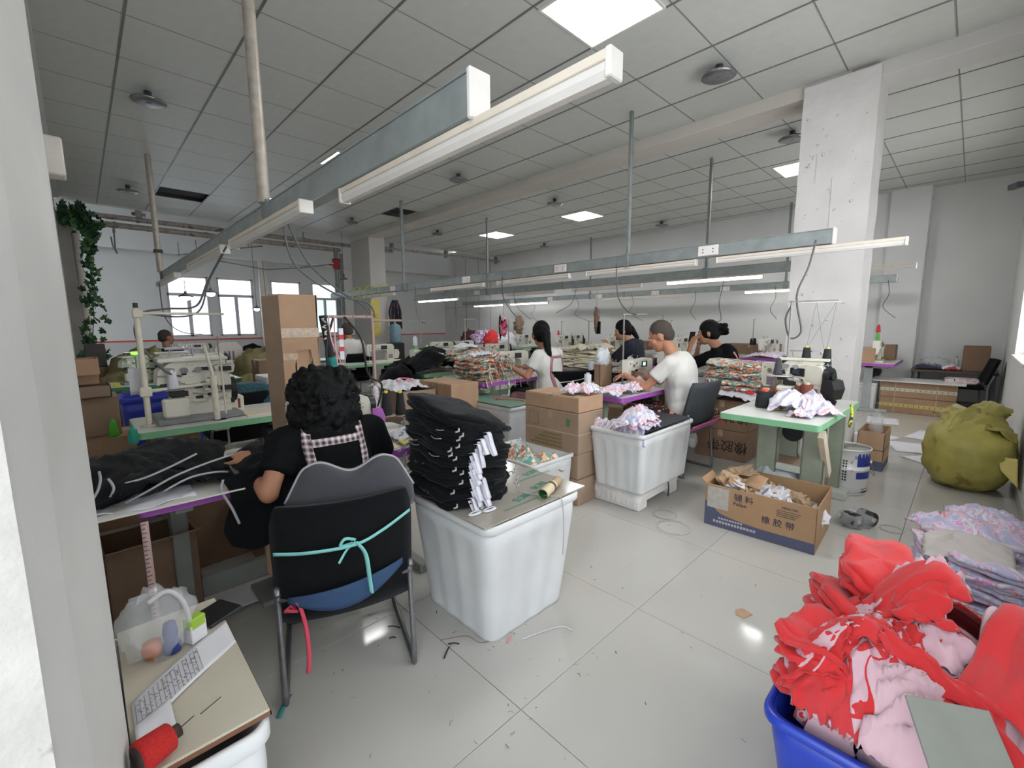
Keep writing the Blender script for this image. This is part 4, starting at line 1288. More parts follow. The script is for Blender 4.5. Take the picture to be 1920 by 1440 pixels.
# hanging black cloth in her hands
def hangf(u, v):
    x = .33 + .30 * u + .02 * math.sin(v * 6); y = 1.93 - .10 * v ** 1.2 + .015 * noise.noise(Vector((u * 6, v * 3, 1)))
    z = .80 - .24 * v * (1 - .35 * (u - .35) ** 2) - .03 * v * math.sin(u * 5) + .06 * (1 - v) * u
    return (x, y, z)
tag(MB().grid(hangf, 16, 14, th=.006).build('garment', BLK), 'black cloth hanging over the table edge in front of the curly-haired woman', 'garment')
def hangg(u, v): return (.40 + .35 * u, 1.90 + .35 * v, .80 + .05 * math.sin(u * 3) + .03 * noise.noise(Vector((u * 5, v * 5, 2))))
tag(MB().grid(hangg, 14, 12, th=.01).build('garment', BLK), 'black cloth lying on the table under the forearm of the curly-haired woman', 'garment')
o = MB().tube(spline([(.335, 1.925, .80), (.325, 1.915, .76), (.345, 1.88, .70), (.36, 1.85, .64)], 6), .005, 6).build('piping', PIPING)
tag(o, 'pale piping down the edge of the hanging black cloth', 'piping')
# tape measure on the left leg of the table
o = MB().grid(lambda u, v: (.085 + v * .022, 1.955, .70 - u * .42 + .0), 22, 1, th=.0015).build('tape_measure', M('pink tape measure', '#d9b9b4', .6, var=0))
tag(o, 'pale pink tape measure hanging from the front of the near table', 'tape measure')
s_ = MB()
for k in range(26): s_.box(.086, .096 if k % 2 else .1, 1.9535, 1.9545, .69 - k * .016, .692 - k * .016)
s_.build('graduation', INK, o)
# boxes under and behind the near table
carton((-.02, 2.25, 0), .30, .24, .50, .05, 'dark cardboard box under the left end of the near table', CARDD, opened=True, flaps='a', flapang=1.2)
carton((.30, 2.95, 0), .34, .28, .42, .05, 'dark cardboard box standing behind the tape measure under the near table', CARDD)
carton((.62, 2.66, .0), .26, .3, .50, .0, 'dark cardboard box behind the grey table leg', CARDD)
carton((.50, 2.12, .262), .24, .22, .24, -.45, 'open warm-brown cardboard box between the black cloth and the chair', CARD2, opened=True, flaps='a')
tag(MB().box(0, .34, 0, .26, 0, .004).build('paper_sheet', PAPER, None, (.30, 2.35, .02)), 'white paper sheet on the floor under the near table', 'paper')
# lean grey crossbar in front is part of table
# ---- beige board on its bin with papers, bag, phone, red cone
crate(.0, 1.2, .40, .56, .572, 'white storage bin under the beige board at the bottom left')
wb_ = board(-.009, .206, .945, 1.475, .575, 'beige board with papers and a red cone at the bottom left', BRD, .014, 'work_board')
MB().box(0, .217, -.002, 0, 0, .009).box(.215, .217, -.002, .53, 0, .009).build('board_edge', M('brown chipboard', '#7d5640', .8), wb_)
pr = MB().grid(lambda u, v: (.0 + .205 * u * 1.0 + .0, 1.05 + .11 * v + .17 * u + .0, .592 + .004 * math.sin(u * 4) + .002 * v), 14, 8, th=.003)
o = pr.build('paper_sheet', PAPER); tag(o, 'printed order form of small table rows lying across the beige board', 'paper')
g = MB()
c_, s2 = math.cos(math.atan2(.17, .205)), math.sin(math.atan2(.17, .205))
for i in range(13):
    u0, u1 = .02, .62
    v = .08 + i * .065
    g.grid(lambda a, b, v=v: (.205 * (u0 + (u1 - u0) * a), 1.05 + .11 * (v + b * .008) + .17 * (u0 + (u1 - u0) * a), .5926 + .004 * math.sin((u0 + (u1 - u0) * a) * 4) + .002 * v), 8, 1)
for i in range(16):
    u = .02 + .04 * i
    g.grid(lambda a, b, u=u: (.205 * (u + b * .006), 1.05 + .11 * (.08 + .78 * a) + .17 * (u + b * .006), .5927 + .004 * math.sin(u * 4) + .002 * a), 5, 1)
for i in range(110):
    u = RN.uniform(.03, .6); v = RN.uniform(.1, .84)
    g.box(.205 * u, .205 * u + .004, 1.05 + .11 * v + .17 * u, 1.052 + .11 * v + .17 * u, .5927 + .004 * math.sin(u * 4) + .002 * v, .593 + .004 * math.sin(u * 4) + .002 * v)
g.build('printed_rows', M('grey print', '#85848a', .9, var=0), o)
o = MB().grid(lambda u, v: (.0 + .06 * u, .985 + .1 * v + .03 * u, .592 + .02 * math.sin(PI * v) * (1 - u) + .006 * u), 8, 8, th=.002).build('paper_sheet', PAPER)
tag(o, 'curled white sheet at the pillar edge of the beige board', 'paper')
cone((-.004, .955, .62), '#c8211c', 'red thread cone lying on the beige board at the bottom left corner', None, .03, .055, '#3a2d2a', (0, PI / 2, .35), .85)
t = thing('phone', 'black smartphone lying near the far corner of the beige board', 'phone', (.185, 1.375, .59), .45)
MB().box(-.04, .055, -.045, .045, 0, .009, .003).build('case', BLACKP, t)
MB().box(-.037, .052, -.042, .042, .009, .0096).build('glass_screen', M('black glass', '#08080a', .08, var=0), t)
# clear bag with things in it
t = thing('plastic_bag', 'clear plastic bag of snacks standing on the beige board', 'plastic bag', (.065, 1.33, .59), .2)
MB().blob((0, 0, .065), (.075, .07, .085), 5, .28, 2.5, 26, 18, flat=.0).build('film', POLY, t)
MB().tube(spline([(-.02, -.03, .14), (.02, -.03, .15), (.045, -.05, .11), (.05, -.055, .03)], 5), .006, 6).build('handle', M('milky film', '#d9d6d6', .3, var=0, alpha=.6), t)
o = MB().lathe([(0, 0), (.018, .004), (.022, .02), (.018, .036), (0, .04)], 16).build('orange_fruit', M('orange peel', '#d8805a', .5), None, (.05, 1.3, .592)); tag(o, 'orange-red fruit inside the clear bag on the beige board', 'fruit')
t = thing('juice_carton', 'small green and white carton at the right of the clear bag', 'carton', (.135, 1.30, .59), .5)
MB().box(-.02, .02, -.015, .015, 0, .05, .002).build('carton_body', PAPER, t); MB().box(-.0205, .0205, -.0155, .0155, .035, .065, .004).build('green_band', M('leaf green', '#9cbf3f', .5), t)
t = thing('bottle', 'small blue bottle inside the clear bag on the beige board', 'bottle', (.085, 1.29, .592))
MB().lathe([(0, 0), (.019, 0), (.019, .02), (.014, .028), (.016, .05), (.012, .075), (0, .078)], 16).build('bottle_body', M('blue plastic', '#2f3f86', .35), t)
for k, q in enumerate((((.10, 1.03, .5895), (.14, 1.05, .5895)), ((.03, 1.0, .5895), (.09, 1.035, .5895)))):
    tag(MB().tube([q[0], q[1]], .0009, 4).build('thread_scrap', BLACKP), ['short dark thread on the beige board', 'long thin thread on the beige board near the red cone'][k], 'thread')

# ---- the worker in black with curly hair, seen from behind
ch = chair((.705, 1.765, 0), -.33, 'black padded chair with a mint ribbon, holding the curly-haired woman', BLK, w_=.47, bt=.76, bb=.31, lean=.06, grp=None)
CUSH = M('charcoal velvet', '#3d3c41', .8, var=.05, sheen=.3)
cu = thing('back_cushion', 'charcoal bow-shaped cushion with grey piping on the back of the nearest chair', 'cushion', (.685, 1.585, .715), -.33)
def cuf(sg):
    out = []
    for i in range(41):
        a = i / 40; x = (a - .5) * .46
        top = .145 + .022 * math.cos((a - .5) * 4 * PI + PI) * 1 - .10 * max(0, abs(a - .5) * 2 - .72) ** 1.3 / .28 ** 1.3 * .9
        out.append((x, top))
    return out
out = [(x, z) for x, z in cuf(1)] + [(.235, -.02), (.225, -.05), (-.225, -.05), (-.235, -.02)]
mm = MB()
cen = (0, .05); n_ = len(out)
R0 = [[(cen[0] + (x - cen[0]) * s, y, cen[1] + (z - cen[1]) * s) for x, z in out] for s, y in ((.02, -.045), (.6, -.044), (.88, -.036), (.985, -.016), (1, 0), (.985, .016), (.88, .034), (.5, .04), (.02, .04))]
mm.loft(R0[::-1])
mm.build('cushion_pad', CUSH, cu)
MB().tube([(cen[0] + (x - cen[0]) * 1.0, -.012, cen[1] + (z - cen[1]) * 1.0) for x, z in out[:41]], .0045, 6).build('piping', PIPING, cu)
MINT = M('mint ribbon', '#86cfc8', .6, var=.03)
rb_ = thing('ribbon', 'mint ribbon tied in a bow round the back of the nearest chair', 'ribbon', (.705, 1.765, 0), -.33)
rp = spline([(-.235, -.245, .60), (-.12, -.288, .60), (.03, -.305, .605), (.13, -.30, .64), (.235, -.262, .68)], 6)
MB().grid(lambda u, v: rp[min(len(rp) - 1, int(round(u * (len(rp) - 1))))] + Vector((0, 0, -.012 * v)), len(rp) - 1, 1, th=.002).build('band', MINT, rb_)
MB().tube(spline([(.03, -.308, .61), (.0, -.295, .58), (-.03, -.315, .545)], 5), .009, 6, flat=.3).tube(spline([(.03, -.308, .61), (.06, -.315, .56), (.07, -.315, .46), (.075, -.305, .40)], 5), .011, 6, flat=.3).tube(spline([(.03, -.29, .61), (-.005, -.31, .63), (-.02, -.3, .6), (.02, -.29, .6)], 5), .006, 6).build('bow', MINT, rb_)
sp_ = MB().grid(lambda u, v: (-.20 + .40 * u, -.238 - .052 * (1 - (2 * u - 1) ** 2) - .010, .425 + .055 * u - .085 * v * math.sin(PI * (.08 + .84 * u))), 14, 4, th=.006).build('seat_pad', M('blue pad', '#2f4a6c', .8), None, (.705, 1.765, 0)); sp_.rotation_euler = (0, 0, -.33); tag(sp_, 'blue pad edge showing at the bottom of the nearest chair back', 'seat pad')
tag(MB().tube(spline([(.448, 1.585, .40), (.462, 1.57, .40), (.478, 1.565, .30), (.482, 1.57, .18), (.476, 1.575, .12)], 5), .0075, 6).tube([(.425, 1.60, .375), (.455, 1.58, .37), (.45, 1.62, .375)], .008, 6, closed=True).build('cord', M('hot pink cord', '#e8506a', .6, var=0)), 'hot pink cord tied to the left leg of the nearest chair', 'cord')


def curls(c, h, hr):
    R_ = random.Random(4)
    ell(c, h((0, -.03, .02)), (.135, .125, .13), 20, hr); ell(c, h((0, -.04, -.07)), (.15, .12, .12), 20, hr); ell(c, h((.0, -.06, -.13)), (.14, .09, .075), 20, hr)
    for i in range(260):
        a = R_.uniform(0, 2 * PI); z = R_.uniform(-.19, .14)
        r = (.142 if z < .02 else .142 * math.sqrt(max(.05, 1 - ((z - .02) / .135) ** 2))) * (1.0 if z > -.12 else .85)
        if math.cos(a) > .6 and abs(math.sin(a)) < .8 and z < .08: pass
        ax, ay = math.sin(a), math.cos(a)
        if ay > .55 and z < .07: continue
        ell(c, h((ax * r, -.035 + ay * r * .88, z)), (R_.uniform(.01, .02),) * 3, 6)


t, VV, shm, bd_ = person((.735, 1.83, 0), -.12, 'woman with bushy black curls in black t-shirt and checked apron straps, seen from behind', dict(
    pel=(0, .02, .47), chest=(0, .09, .75), neck=(0, .13, .93), head=(-.005, .17, 1.05), shL=(-.185, .10, .90), shR=(.185, .10, .90), elL=(-.27, -.02, .73), wrL=(-.31, .22, .80), elR=(.26, .16, .68), wrR=(.16, .4, .78),
    hpL=(-.1, .05, .44), hpR=(.1, .05, .44), knL=(-.14, .45, .46), knR=(.14, .45, .46), anL=(-.12, .42, .1), anR=(.14, .5, .1)),
    BTEE, SKIN, JEANS, .007, 1.0, .62, True, 'short', (-.15, 0, 0), hairfn=curls, HS=1.0)
for o in t.children:
    if o.name.startswith('hair'): o.data.materials.clear(); o.data.materials.append(HAIR)
ck = M('hair wisp', '#131314', .5, var=0); wm = MB(); R_ = random.Random(9)
for i in range(190):
    a = R_.uniform(-2.6, 2.6) + PI; z = R_.uniform(-.15, .13)
    r = .145 * math.sqrt(max(.1, 1 - max(0, (z - .02) / .14) ** 2))
    p = VV['head'] + Vector((math.sin(a) * r, -.035 + math.cos(a) * r * .88, z)); q = Vector((math.sin(a), math.cos(a), R_.uniform(-.5, .6))).normalized()
    u = q.orthogonal().normalized(); w_ = q.cross(u); L = R_.uniform(.012, .03); k0 = R_.uniform(0, 6)
    wm.tube([p + q * (L * k / 6 - .006) + (u * math.cos(k * 1.3 + k0) + w_ * math.sin(k * 1.3 + k0)) * .006 for k in range(7)], .0011, 4)
o = wm.build('hair_wisps', ck, t); o['kind'] = 'stuff'
PL = plaid('plaid cotton')
strap(shm, [(-.105, .965), (-.115, .90), (-.105, .80), (-.10, .68), (-.095, .58)], .034, PL, t)
strap(shm, [(.105, .965), (.105, .90), (.11, .80), (.125, .68), (.135, .60)], .034, PL, t)
strap(shm, [(-.10, .895), (0, .90), (.10, .90)], .03, PL, t)

# ---- big white bin with the black pile
crate(1.385, 1.565, .60, .60, .565, 'large white storage bin holding the sheet of plexiglass, nearest of all bins', ribs=13, taper=.82, rz=.0)
ACR = M('film covered acrylic', '#a59e93', .12, var=.04, vs=3, spec=.6)
bo = board(1.07, 1.73, 1.27, 1.87, .568, 'film-covered clear acrylic sheet with green letters, lid of the nearest bin', ACR, .008, 'acrylic_sheet')
GT = M('green letters', '#2d7f66', .6, var=0)
for k, (x, y) in enumerate(((.30, .07), (.50, .14), (.30, .35))):
    pass
for k, (x, y) in enumerate(((.33, .12), (.50, .17), (.61, .33), (.46, .47))):
    text('BIDB', .055, GT, bo, (x, y, .0088), (0, 0, .18 + PI), 'printed_letters')
    r_ = MB()
    for q in range(3): r_.box(x - .16, x + .1, y - .05 - q * .006, y - .0485 - q * .006, .0083, .0088)
    r_.build('small_print', GT, bo)
stk_ = stack(1.245, 1.67, .58, .37, .42, 20, .0205, [BLK], 3, 'black garment in the tall pile on the nearest bin', 'black garments piled on the nearest bin', 0, .016, jag=.06, wav=.022, slope=(.16, .26), tiltj=.03)
pm_ = MB(); R_ = random.Random(2)
for i in range(18):
    z = .588 + i * .0205
    for (x, y) in ((1.075, 1.452), (1.42, 1.46), (1.07, 1.86)):
        if x > 1.3 and i > 12: continue
        if R_.random() < .8:
            xx = x + R_.uniform(-.02, .025); yy = y + R_.uniform(-.025, .015)
            pm_.tube([(xx - .012, yy, z), (xx, yy - .008, z + .004), (xx + .008, yy + .002, z + .012)], .0045, 6)
    if R_.random() < .7:
        y0 = R_.uniform(1.5, 1.8); pm_.tube(spline([(1.06, y0, z), (1.055, y0 + .04, z - .006), (1.062, y0 + .08, z - .002)], 3), .0022, 5)
o = pm_.build('piping_ends', PIPING); tag(o, 'grey piping ends showing at the corners of the tall black pile', 'piping', None, 'stuff')
LBL = M('white satin label', '#dddbe4', .4, var=.06, vs=30)
R_ = random.Random(5)
for i in range(13):
    z = .90 - i * .024 + R_.uniform(-.01, .01); x = 1.155 + R_.uniform(-.015, .05) + (.05 if i == 0 else 0); L = R_.uniform(.06, .1); d_ = R_.uniform(.012, .03)
    pth = [(x, 1.455, z), (x + .004, 1.43, z + .003), (x + .01, 1.425 - d_ * .3, z - L * .5), (x + .012, 1.425 - d_, z - L), (x + .008, 1.44 - d_, z - L + .004), (x + .006, 1.442, z - L * .5), (x, 1.45, z - .01)]
    ps = spline(pth, 3)
    o = MB().grid(lambda u, v: ps[min(len(ps) - 1, int(round(u * (len(ps) - 1))))] + Vector((.022 * (v - .5), .0, 0)), len(ps) - 1, 1, th=.001).build('ribbon_label', LBL)
    tag(o, 'white satin label loop hanging from the tall black pile, ' + nth(i + 1, 13), 'label', 'white labels on the black pile')
for k, (x, y) in enumerate(((1.13, 1.40), (1.2, 1.385))):
    o = MB().tube([(x + .03 * math.cos(a * PI / 6), y + .012 * math.sin(a * PI / 6), .582) for a in range(12)], .008, 6, closed=True, flat=.4).build('ribbon_label', LBL)
    tag(o, ['white label loop flat on the acrylic sheet, left one', 'white label loop flat on the acrylic sheet, right one'][k], 'label')
cable([(1.42, 1.44, .59), (1.44, 1.39, .583), (1.47, 1.34, .583), (1.50, 1.28, .584), (1.53, 1.256, .57), (1.54, 1.25, .46), (1.535, 1.245, .38), (1.53, 1.245, .30)], 'thin grey cord running over the acrylic sheet and down the bin front', .0022, PIPING, None)
t = thing('cardboard_tube', 'short roll of cream paper tubes with green inside on the acrylic sheet', 'paper roll', (1.45, 1.30, .602), .35)
MB().cyl((0, 0, 0), (.13, 0, 0), .024, n=20, caps=False).cyl((0, 0, 0), (.13, 0, 0), .0205, n=20, caps=False).build('outer_roll', M('cream paper', '#d6c9a4', .6), t)
MB().cyl((.1, 0, .0), (.21, 0, .0), .021, n=20).build('inner_roll', M('brown paper', '#b79c7c', .7), t)
MB().cyl((.0, 0, 0), (.1, 0, 0), .0195, n=20, caps=False).cyl((.09, 0, 0), (.1, 0, 0), .0195, n=20).build('green_lining', M('green lining', '#2f7d46', .5), t)
MB().cyl((.095, 0, 0), (.112, 0, 0), .0262, n=20, caps=True).build('rubber_band', M('dark band', '#5c5246', .7), t)
# ---- thread stand with wooden crossbar, cones, violet machine at the near table
ROSE = M('pinkish wood', '#a58a82', .6, var=.1)
t = thing('thread_stand', 'pinkish wooden T-shaped thread stand behind the curly-haired woman', 'thread stand', (1.22, 2.42, .75))
MB().cyl((0, 0, 0), (0, 0, .68), .0095, n=8).lathe([(.03, 0), (.03, .01), (.01, .015)], 12).build('pole', ROSE, t)
MB().box(-.26, .01, -.012, .012, .665, .68, .003).build('crossbar', ROSE, t)
MB().box(.0, .19, -.01, .01, .645, .658, .003).build('crossbar', M('dark wood', '#8d7d70', .6), t)
h_ = MB()
for x in (-.17, -.12, -.04): h_.cyl((x, -.0125, .672), (x, -.014, .672), .004, n=6)
h_.build('bar_hole', BLACKP, t)
MB().cyl((.0, 0, .075), (.16, 0, .07), .006, n=6).lathe([(.05, 0), (.055, .006), (.0, .006)], 20, c=(.065, 0, .078)).lathe([(.05, 0), (.055, .006), (.0, .006)], 20, c=(.16, 0, .068)).build('spool_tray', M('tray wood', '#8c7a6a', .6), t)
MB().blob((.0, 0, .19), (.022, .022, .09), 3, .2, 3, 12, 8).build('cloth_wrap', M('pale wrap', '#d8cfd0', .8, var=.2, vs=60), t)
cone((1.285, 2.42, .835), '#1b1b1e', 'tall black thread cone, left of the pair beside the wooden stand', 'black cones by the wooden stand', .034, .135)
cone((1.38, 2.42, .825), '#1b1b1e', 'tall black thread cone, right of the pair beside the wooden stand', 'black cones by the wooden stand', .034, .135)
tag(MB().tube(spline([(.96, 2.395, 1.43), (.965, 2.39, 1.3), (1.0, 2.385, 1.2), (1.01, 2.385, 1.14)], 5), .004, 5).tube(spline([(.99, 2.39, 1.43), (.985, 2.39, 1.3), (.99, 2.385, 1.16)], 5), .004, 5).build('cord', M('pink white cord', '#dfaab2', .7, var=0)), 'pink and white cords hanging from the left end of the wooden crossbar', 'cord')
lockstitch((.90, 2.28, .75), 0, 'near sewing machine with violet end cover, behind the curly-haired woman', VIOL, sc=.85)
tag(crumple(.18, .16, .035, 44, A=.02).build('garment', WHITEC, None, (1.24, 2.12, .757)), 'small crumpled pale cloth on the near table right of the curly-haired woman', 'cloth')
tag(crumple(.12, .07, .015, 45, A=.01).build('cloth_scrap', M('pale yellow cloth', '#d9cf83', .9), None, (1.2, 2.02, .757)), 'pale yellow cloth scrap at the front edge of the near table', 'cloth')
board(.95, 1.36, 1.99, 2.3, .7505, 'cream card lying on the near table right of the curly-haired woman', M('cream card', '#d8cbb4', .8, var=.04), .004, 'card_sheet')
# ================================================================== left middle: green tables and their machines
table(.18, 3.37, 1.22, .6, 'green-edged sewing table on the left holding the tall cream overlock machine', GREEN, motor=True)
overlock((.52, 3.68, .75), 0, 'cream multi-needle overlock machine on the left green-edged table', sc=1.25)
t = thing('machine_stand', 'cream steel post with swing arm at the left end of the green table', 'machine post', (.26, 3.58, .75))
MB().lathe([(.045, 0), (.045, .006), (.014, .012)], 14).cyl((0, 0, 0), (0, 0, .74), .017, n=10).build('post', CREAM, t)
MB().box(0, .46, -.012, .012, .70, .715, .003).box(-.02, .03, -.03, .03, .68, .73, .005).build('swing_arm', CREAM, t)
MB().cyl((0, 0, .22), (.36, 0, .24), .012, n=8).box(-.03, .03, -.03, .03, .19, .25, .006).build('low_arm', CREAM, t)
MB().cyl((0, 0, .74), (0, 0, .77), .013, n=10).build('post_cap', BLACKP, t)
MB().cyl((.14, 0, .215), (.14, 0, .22), .058, n=22).build('spool_plate', GALVD, t)
t = thing('machine_stand', 'second cream post beside the tall overlock machine', 'machine post', (.61, 3.5, .75))
MB().cyl((0, 0, 0), (0, 0, .30), .02, n=10).cyl((0, 0, .3), (-.03, .02, .5), .01, n=8).build('post', CREAM, t)
MB().cyl((.055, 0, -.05), (.05, 0, .45), .006, n=6).build('guide_rod', CREAM, t)
MB().box(-.03, .06, -.05, .02, -.07, .0, .004).build('clamp_box', CREAM, t)
cone((.40, 3.58, .971), '#e2e0e4', 'white thread cone on the plate of the left cream post', 'white cones at the left machines', .033, .11, '#e2e0e4', ratio=.7)
t = MB().grid(lambda u, v: (.19 + .09 * u, 3.62 + .01 * math.sin(u * 5), .95 + .17 * v), 6, 6, th=.0015).build('paper_sheet', PAPER)
tag(t, 'white paper sheet clipped behind the left cream post', 'paper')
board(.78, 1.16, 3.45, 3.68, .7505, 'pale wooden slide board on the right of the left green table', M('pale wood', '#e0d2bb', .4, var=.05), .008, 'slide_board')
t = thing('control_box', 'cream control box with dark slot at the right of the tall overlock', 'control box', (.76, 3.75, .75))
MB().box(-.06, .06, -.06, .06, 0, .12, .008).build('housing', CREAM, t); MB().box(.02, .035, -.0615, -.06, .03, .1).build('slot', M('dark red slot', '#6b2e2a', .5), t)
cone((.165, 3.39, .69), '#2f9d86', 'teal thread cone at the left corner of the green table', None, .024, .085, '#2f9d86', ratio=.9)
carton((-.085, 3.98, 0), .31, .42, .36, 0, 'lowest cardboard box of the tower by the left wall', CARD2)
carton((-.085, 3.98, .362), .295, .38, .27, 0, 'wide cardboard box, second from the floor in the left wall tower', CARD2)
carton((-.085, 4.07, .634), .23, .29, .268, 0, 'taped cardboard box in the middle of the left wall tower', CARD)
carton((-.085, 4.03, .904), .2, .3, .08, 0, 'shallow open cardboard tray above the taped box in the left wall tower', CARD, opened=True)
carton((-.085, 4.06, .99), .155, .24, .175, 0, 'topmost cardboard box of the tower by the left wall', CARD2, opened=True, flaps='a', flapang=2.6)
cone((.10, 4.025, .632), '#63c83a', 'bright green plastic cone standing on the left wall box tower', None, .03, .105, '#63c83a', ratio=.55)
carton((.28, 4.0, 0), .3, .34, .62, 0, 'flat cardboard box beside the left wall tower under the green table', CARD)
ch = chair((.92, 4.52, 0), .0, 'black chair with teal fuzzy cover behind the left green table', BLK, w_=.44, bt=.82, bb=.40, grp=None)
TEAL = M('teal fleece', '#2f5561', .95, var=.3, vs=60, bump=.8, bs=70, sheen=.3)
o = MB().blob((0, 0, 0), (.225, .05, .11), 4, .05, 3, 24, 14, pw=.5).build('chair_cover', TEAL, None, (.94, 4.27, .785)); tag(o, 'teal fuzzy cover over the chair back at the left green table', 'chair cover')
BLUEP = M('blue bin plastic', '#2c3aa8', .32, var=.08, vs=5, spec=.6)
crate(.5, 5.25, .62, .42, .76, 'blue storage bin between the two left green tables', BLUEP, ribs=5, grp=None)
crate(1.42, 4.85, .36, .42, .88, 'tall white storage bin right behind the cardboard tower', ribs=7)
carton((1.42, 5.6, 0), .26, .3, .98, 0, 'tall grey-brown taped box in front of the olive sacks', CARDD)
# second green table row
table(.14, 6.1, 1.22, .62, 'green-edged table farther back on the left with a white sheet edge', M('deep green edge', '#3f7d5a', .5), motor=True)
overlock((.72, 6.35, .75), 0, 'cream overlock machine on the farther left green table', sc=1.0)
overlock((.42, 6.45, .75), .2, 'small overlock machine at the left end of the farther green table', sc=.9)
lockstitch((1.02, 6.4, .75), 0, 'cream lockstitch machine at the right of the farther left green table', MCR)
stand((1.18, 6.3, .75), .5, 'thin stand with bag at the right end of the farther left green table', .1)
cone((1.18, 6.3, .875), '#dfe0e6', 'white thread cone high on the right stand of the farther left table', None, .035, .15, '#dfe0e6', ratio=.75)
t = thing('table_lamp', 'lit bright green lamp knob on a stalk at the farther left table', 'lamp', (.40, 6.2, .75))
MB().cyl((0, 0, 0), (0, 0, .33), .006, n=6).build('stalk', CHROME, t); MB().lathe([(0, 0), (.035, .01), (.035, .035), (0, .04)], 14, c=(0, 0, .32)).build('knob', M('glowing green', '#7dff5a', .4, var=0, emit='#6cff3c', es=1.4), t)
tag(MB().box(0, .05, 0, .03, 0, .04, .004).build('sponge', M('yellow block', '#e5d23a', .7), None, (.2, 6.15, .752)), 'small yellow block on the farther left green table', 'block')
tag(MB().box(0, .13, 0, .06, 0, .03, .006).build('pedal_box', BLACKP, None, (.13, 3.42, .96)), 'dark flat box held on the left cream post', 'box') if False else None
# olive sacks
def sack(loc, r, seed, label, mat=OLIVE, rz=0, grp=None, tie=True, amp=.12):
    t = thing('sack', label, 'sack', loc, rz, grp)
    o = MB().blob((0, 0, r[2] * .9), r, seed, amp, 2.2, 40, 28, flat=0, pw=.8, oc=5).build('sack_body', mat, t)
    if tie: MB().blob((r[0] * .2, -r[1] * .3, r[2] * 1.75), (r[0] * .18, r[1] * .18, r[2] * .22), seed + 2, .4, 4, 16, 10).build('tied_neck', mat, t)
    return t
sack((.60, 7.75, 0), (.42, .4, .56), 1, 'upper olive woven sack behind the farther left green table', grp='olive sacks on the left')
sack((.32, 7.15, 0), (.36, .32, .42), 2, 'lower olive woven sack near the left wall', grp='olive sacks on the left')
sack((.95, 7.25, 0), (.35, .3, .38), 6, 'olive woven sack half behind the tall cream overlock', grp='olive sacks on the left', tie=False)
sack((2.15, 8.3, 0), (.42, .4, .52), 3, 'olive woven sack left of the tall cardboard sheath', grp='olive sacks on the left')
sack((1.9, 7.6, 0), (.34, .3, .33), 4, 'low olive woven sack in front of another, left of the cardboard sheath', grp='olive sacks on the left')
sack((2.65, 8.9, 0), (.38, .34, .5), 5, 'olive woven sack just behind the cardboard sheath', grp='olive sacks on the left')
tag(MB().box(0, .2, 0, .15, 0, .3, .01).build('speaker_box', M('dark cabinet', '#4b4545', .6), None, (.02, 7.9, .85)), 'dark brown box on the pile right of the ivy', 'box')
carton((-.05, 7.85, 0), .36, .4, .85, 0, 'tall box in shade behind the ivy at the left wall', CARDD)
# ivy
IVY = M('ivy leaf', '#2f5a3a', .5, var=.35, vs=25); IV2 = M('pale ivy leaf', '#4f7a49', .5, var=.3, vs=25)
t = thing('ivy_garland', 'trailing green ivy garland hanging from the pipes at the left wall', 'ivy', (0, 0, 0))
vine = [[(.03, 10.15, 3.16), (.1, 10.1, 3.2), (.22, 10.1, 3.1), (.3, 10.1, 2.95), (.28, 10.1, 2.7), (.2, 10.1, 2.45), (.24, 10.1, 2.2), (.18, 10.1, 1.9), (.2, 10.1, 1.6), (.15, 10.1, 1.2), (.17, 10.1, .8)],
        [(.04, 10.12, 3.12), (.15, 10.08, 3.0), (.3, 10.05, 2.85), (.22, 10.05, 2.6)]]
vm = MB()
for q in vine: vm.tube(spline(q, 5), .006, 5)
vm.build('vine', IVY, t)
R_ = random.Random(8); leaves = []
for q in range(3):
    m_ = MB()
    pr = [(0, 0), (.022, -.01), (.035, .012), (.022, .02), (.03, .045), (.01, .038), (0, .065), (-.01, .038), (-.03, .045), (-.022, .02), (-.035, .012), (-.022, -.01)]
    m_.add([(x * 1.15, y * 1.15, .012 * math.cos(x * 60) - (x * x) * 6) for x, y in pr] + [(x * 1.15, y * 1.15, .010 * math.cos(x * 60) - (x * x) * 6 - .002) for x, y in pr], [tuple(range(12)), tuple(range(23, 11, -1))] + [(i, (i + 1) % 12, 12 + (i + 1) % 12, 12 + i)[::-1] for i in range(12)])
    me = m_.mesh('leaf'); me.materials.append(IVY if q else IV2); leaves.append(me)
for i in range(295):
    q = spline(vine[0 if R_.random() < .8 else 1], 5)
    p = q[int(R_.random() ** .9 * (len(q) - 1))]
    if 2.05 < p.z < 2.25 and R_.random() < .8: continue
    spread = .10 if p.z < 1.95 or p.z > 2.85 else .05
    pp_ = p + Vector((R_.gauss(0, spread * .8), R_.gauss(0, .05) - .04, R_.gauss(0, .06))); pp_.x = max(pp_.x, -.03)
    link(leaves[R_.randrange(3)], 'leaf', None, t, pp_, (R_.uniform(.6, 2.4), R_.uniform(-.8, .8), R_.uniform(0, 6.3)), (1.35,) * 3)

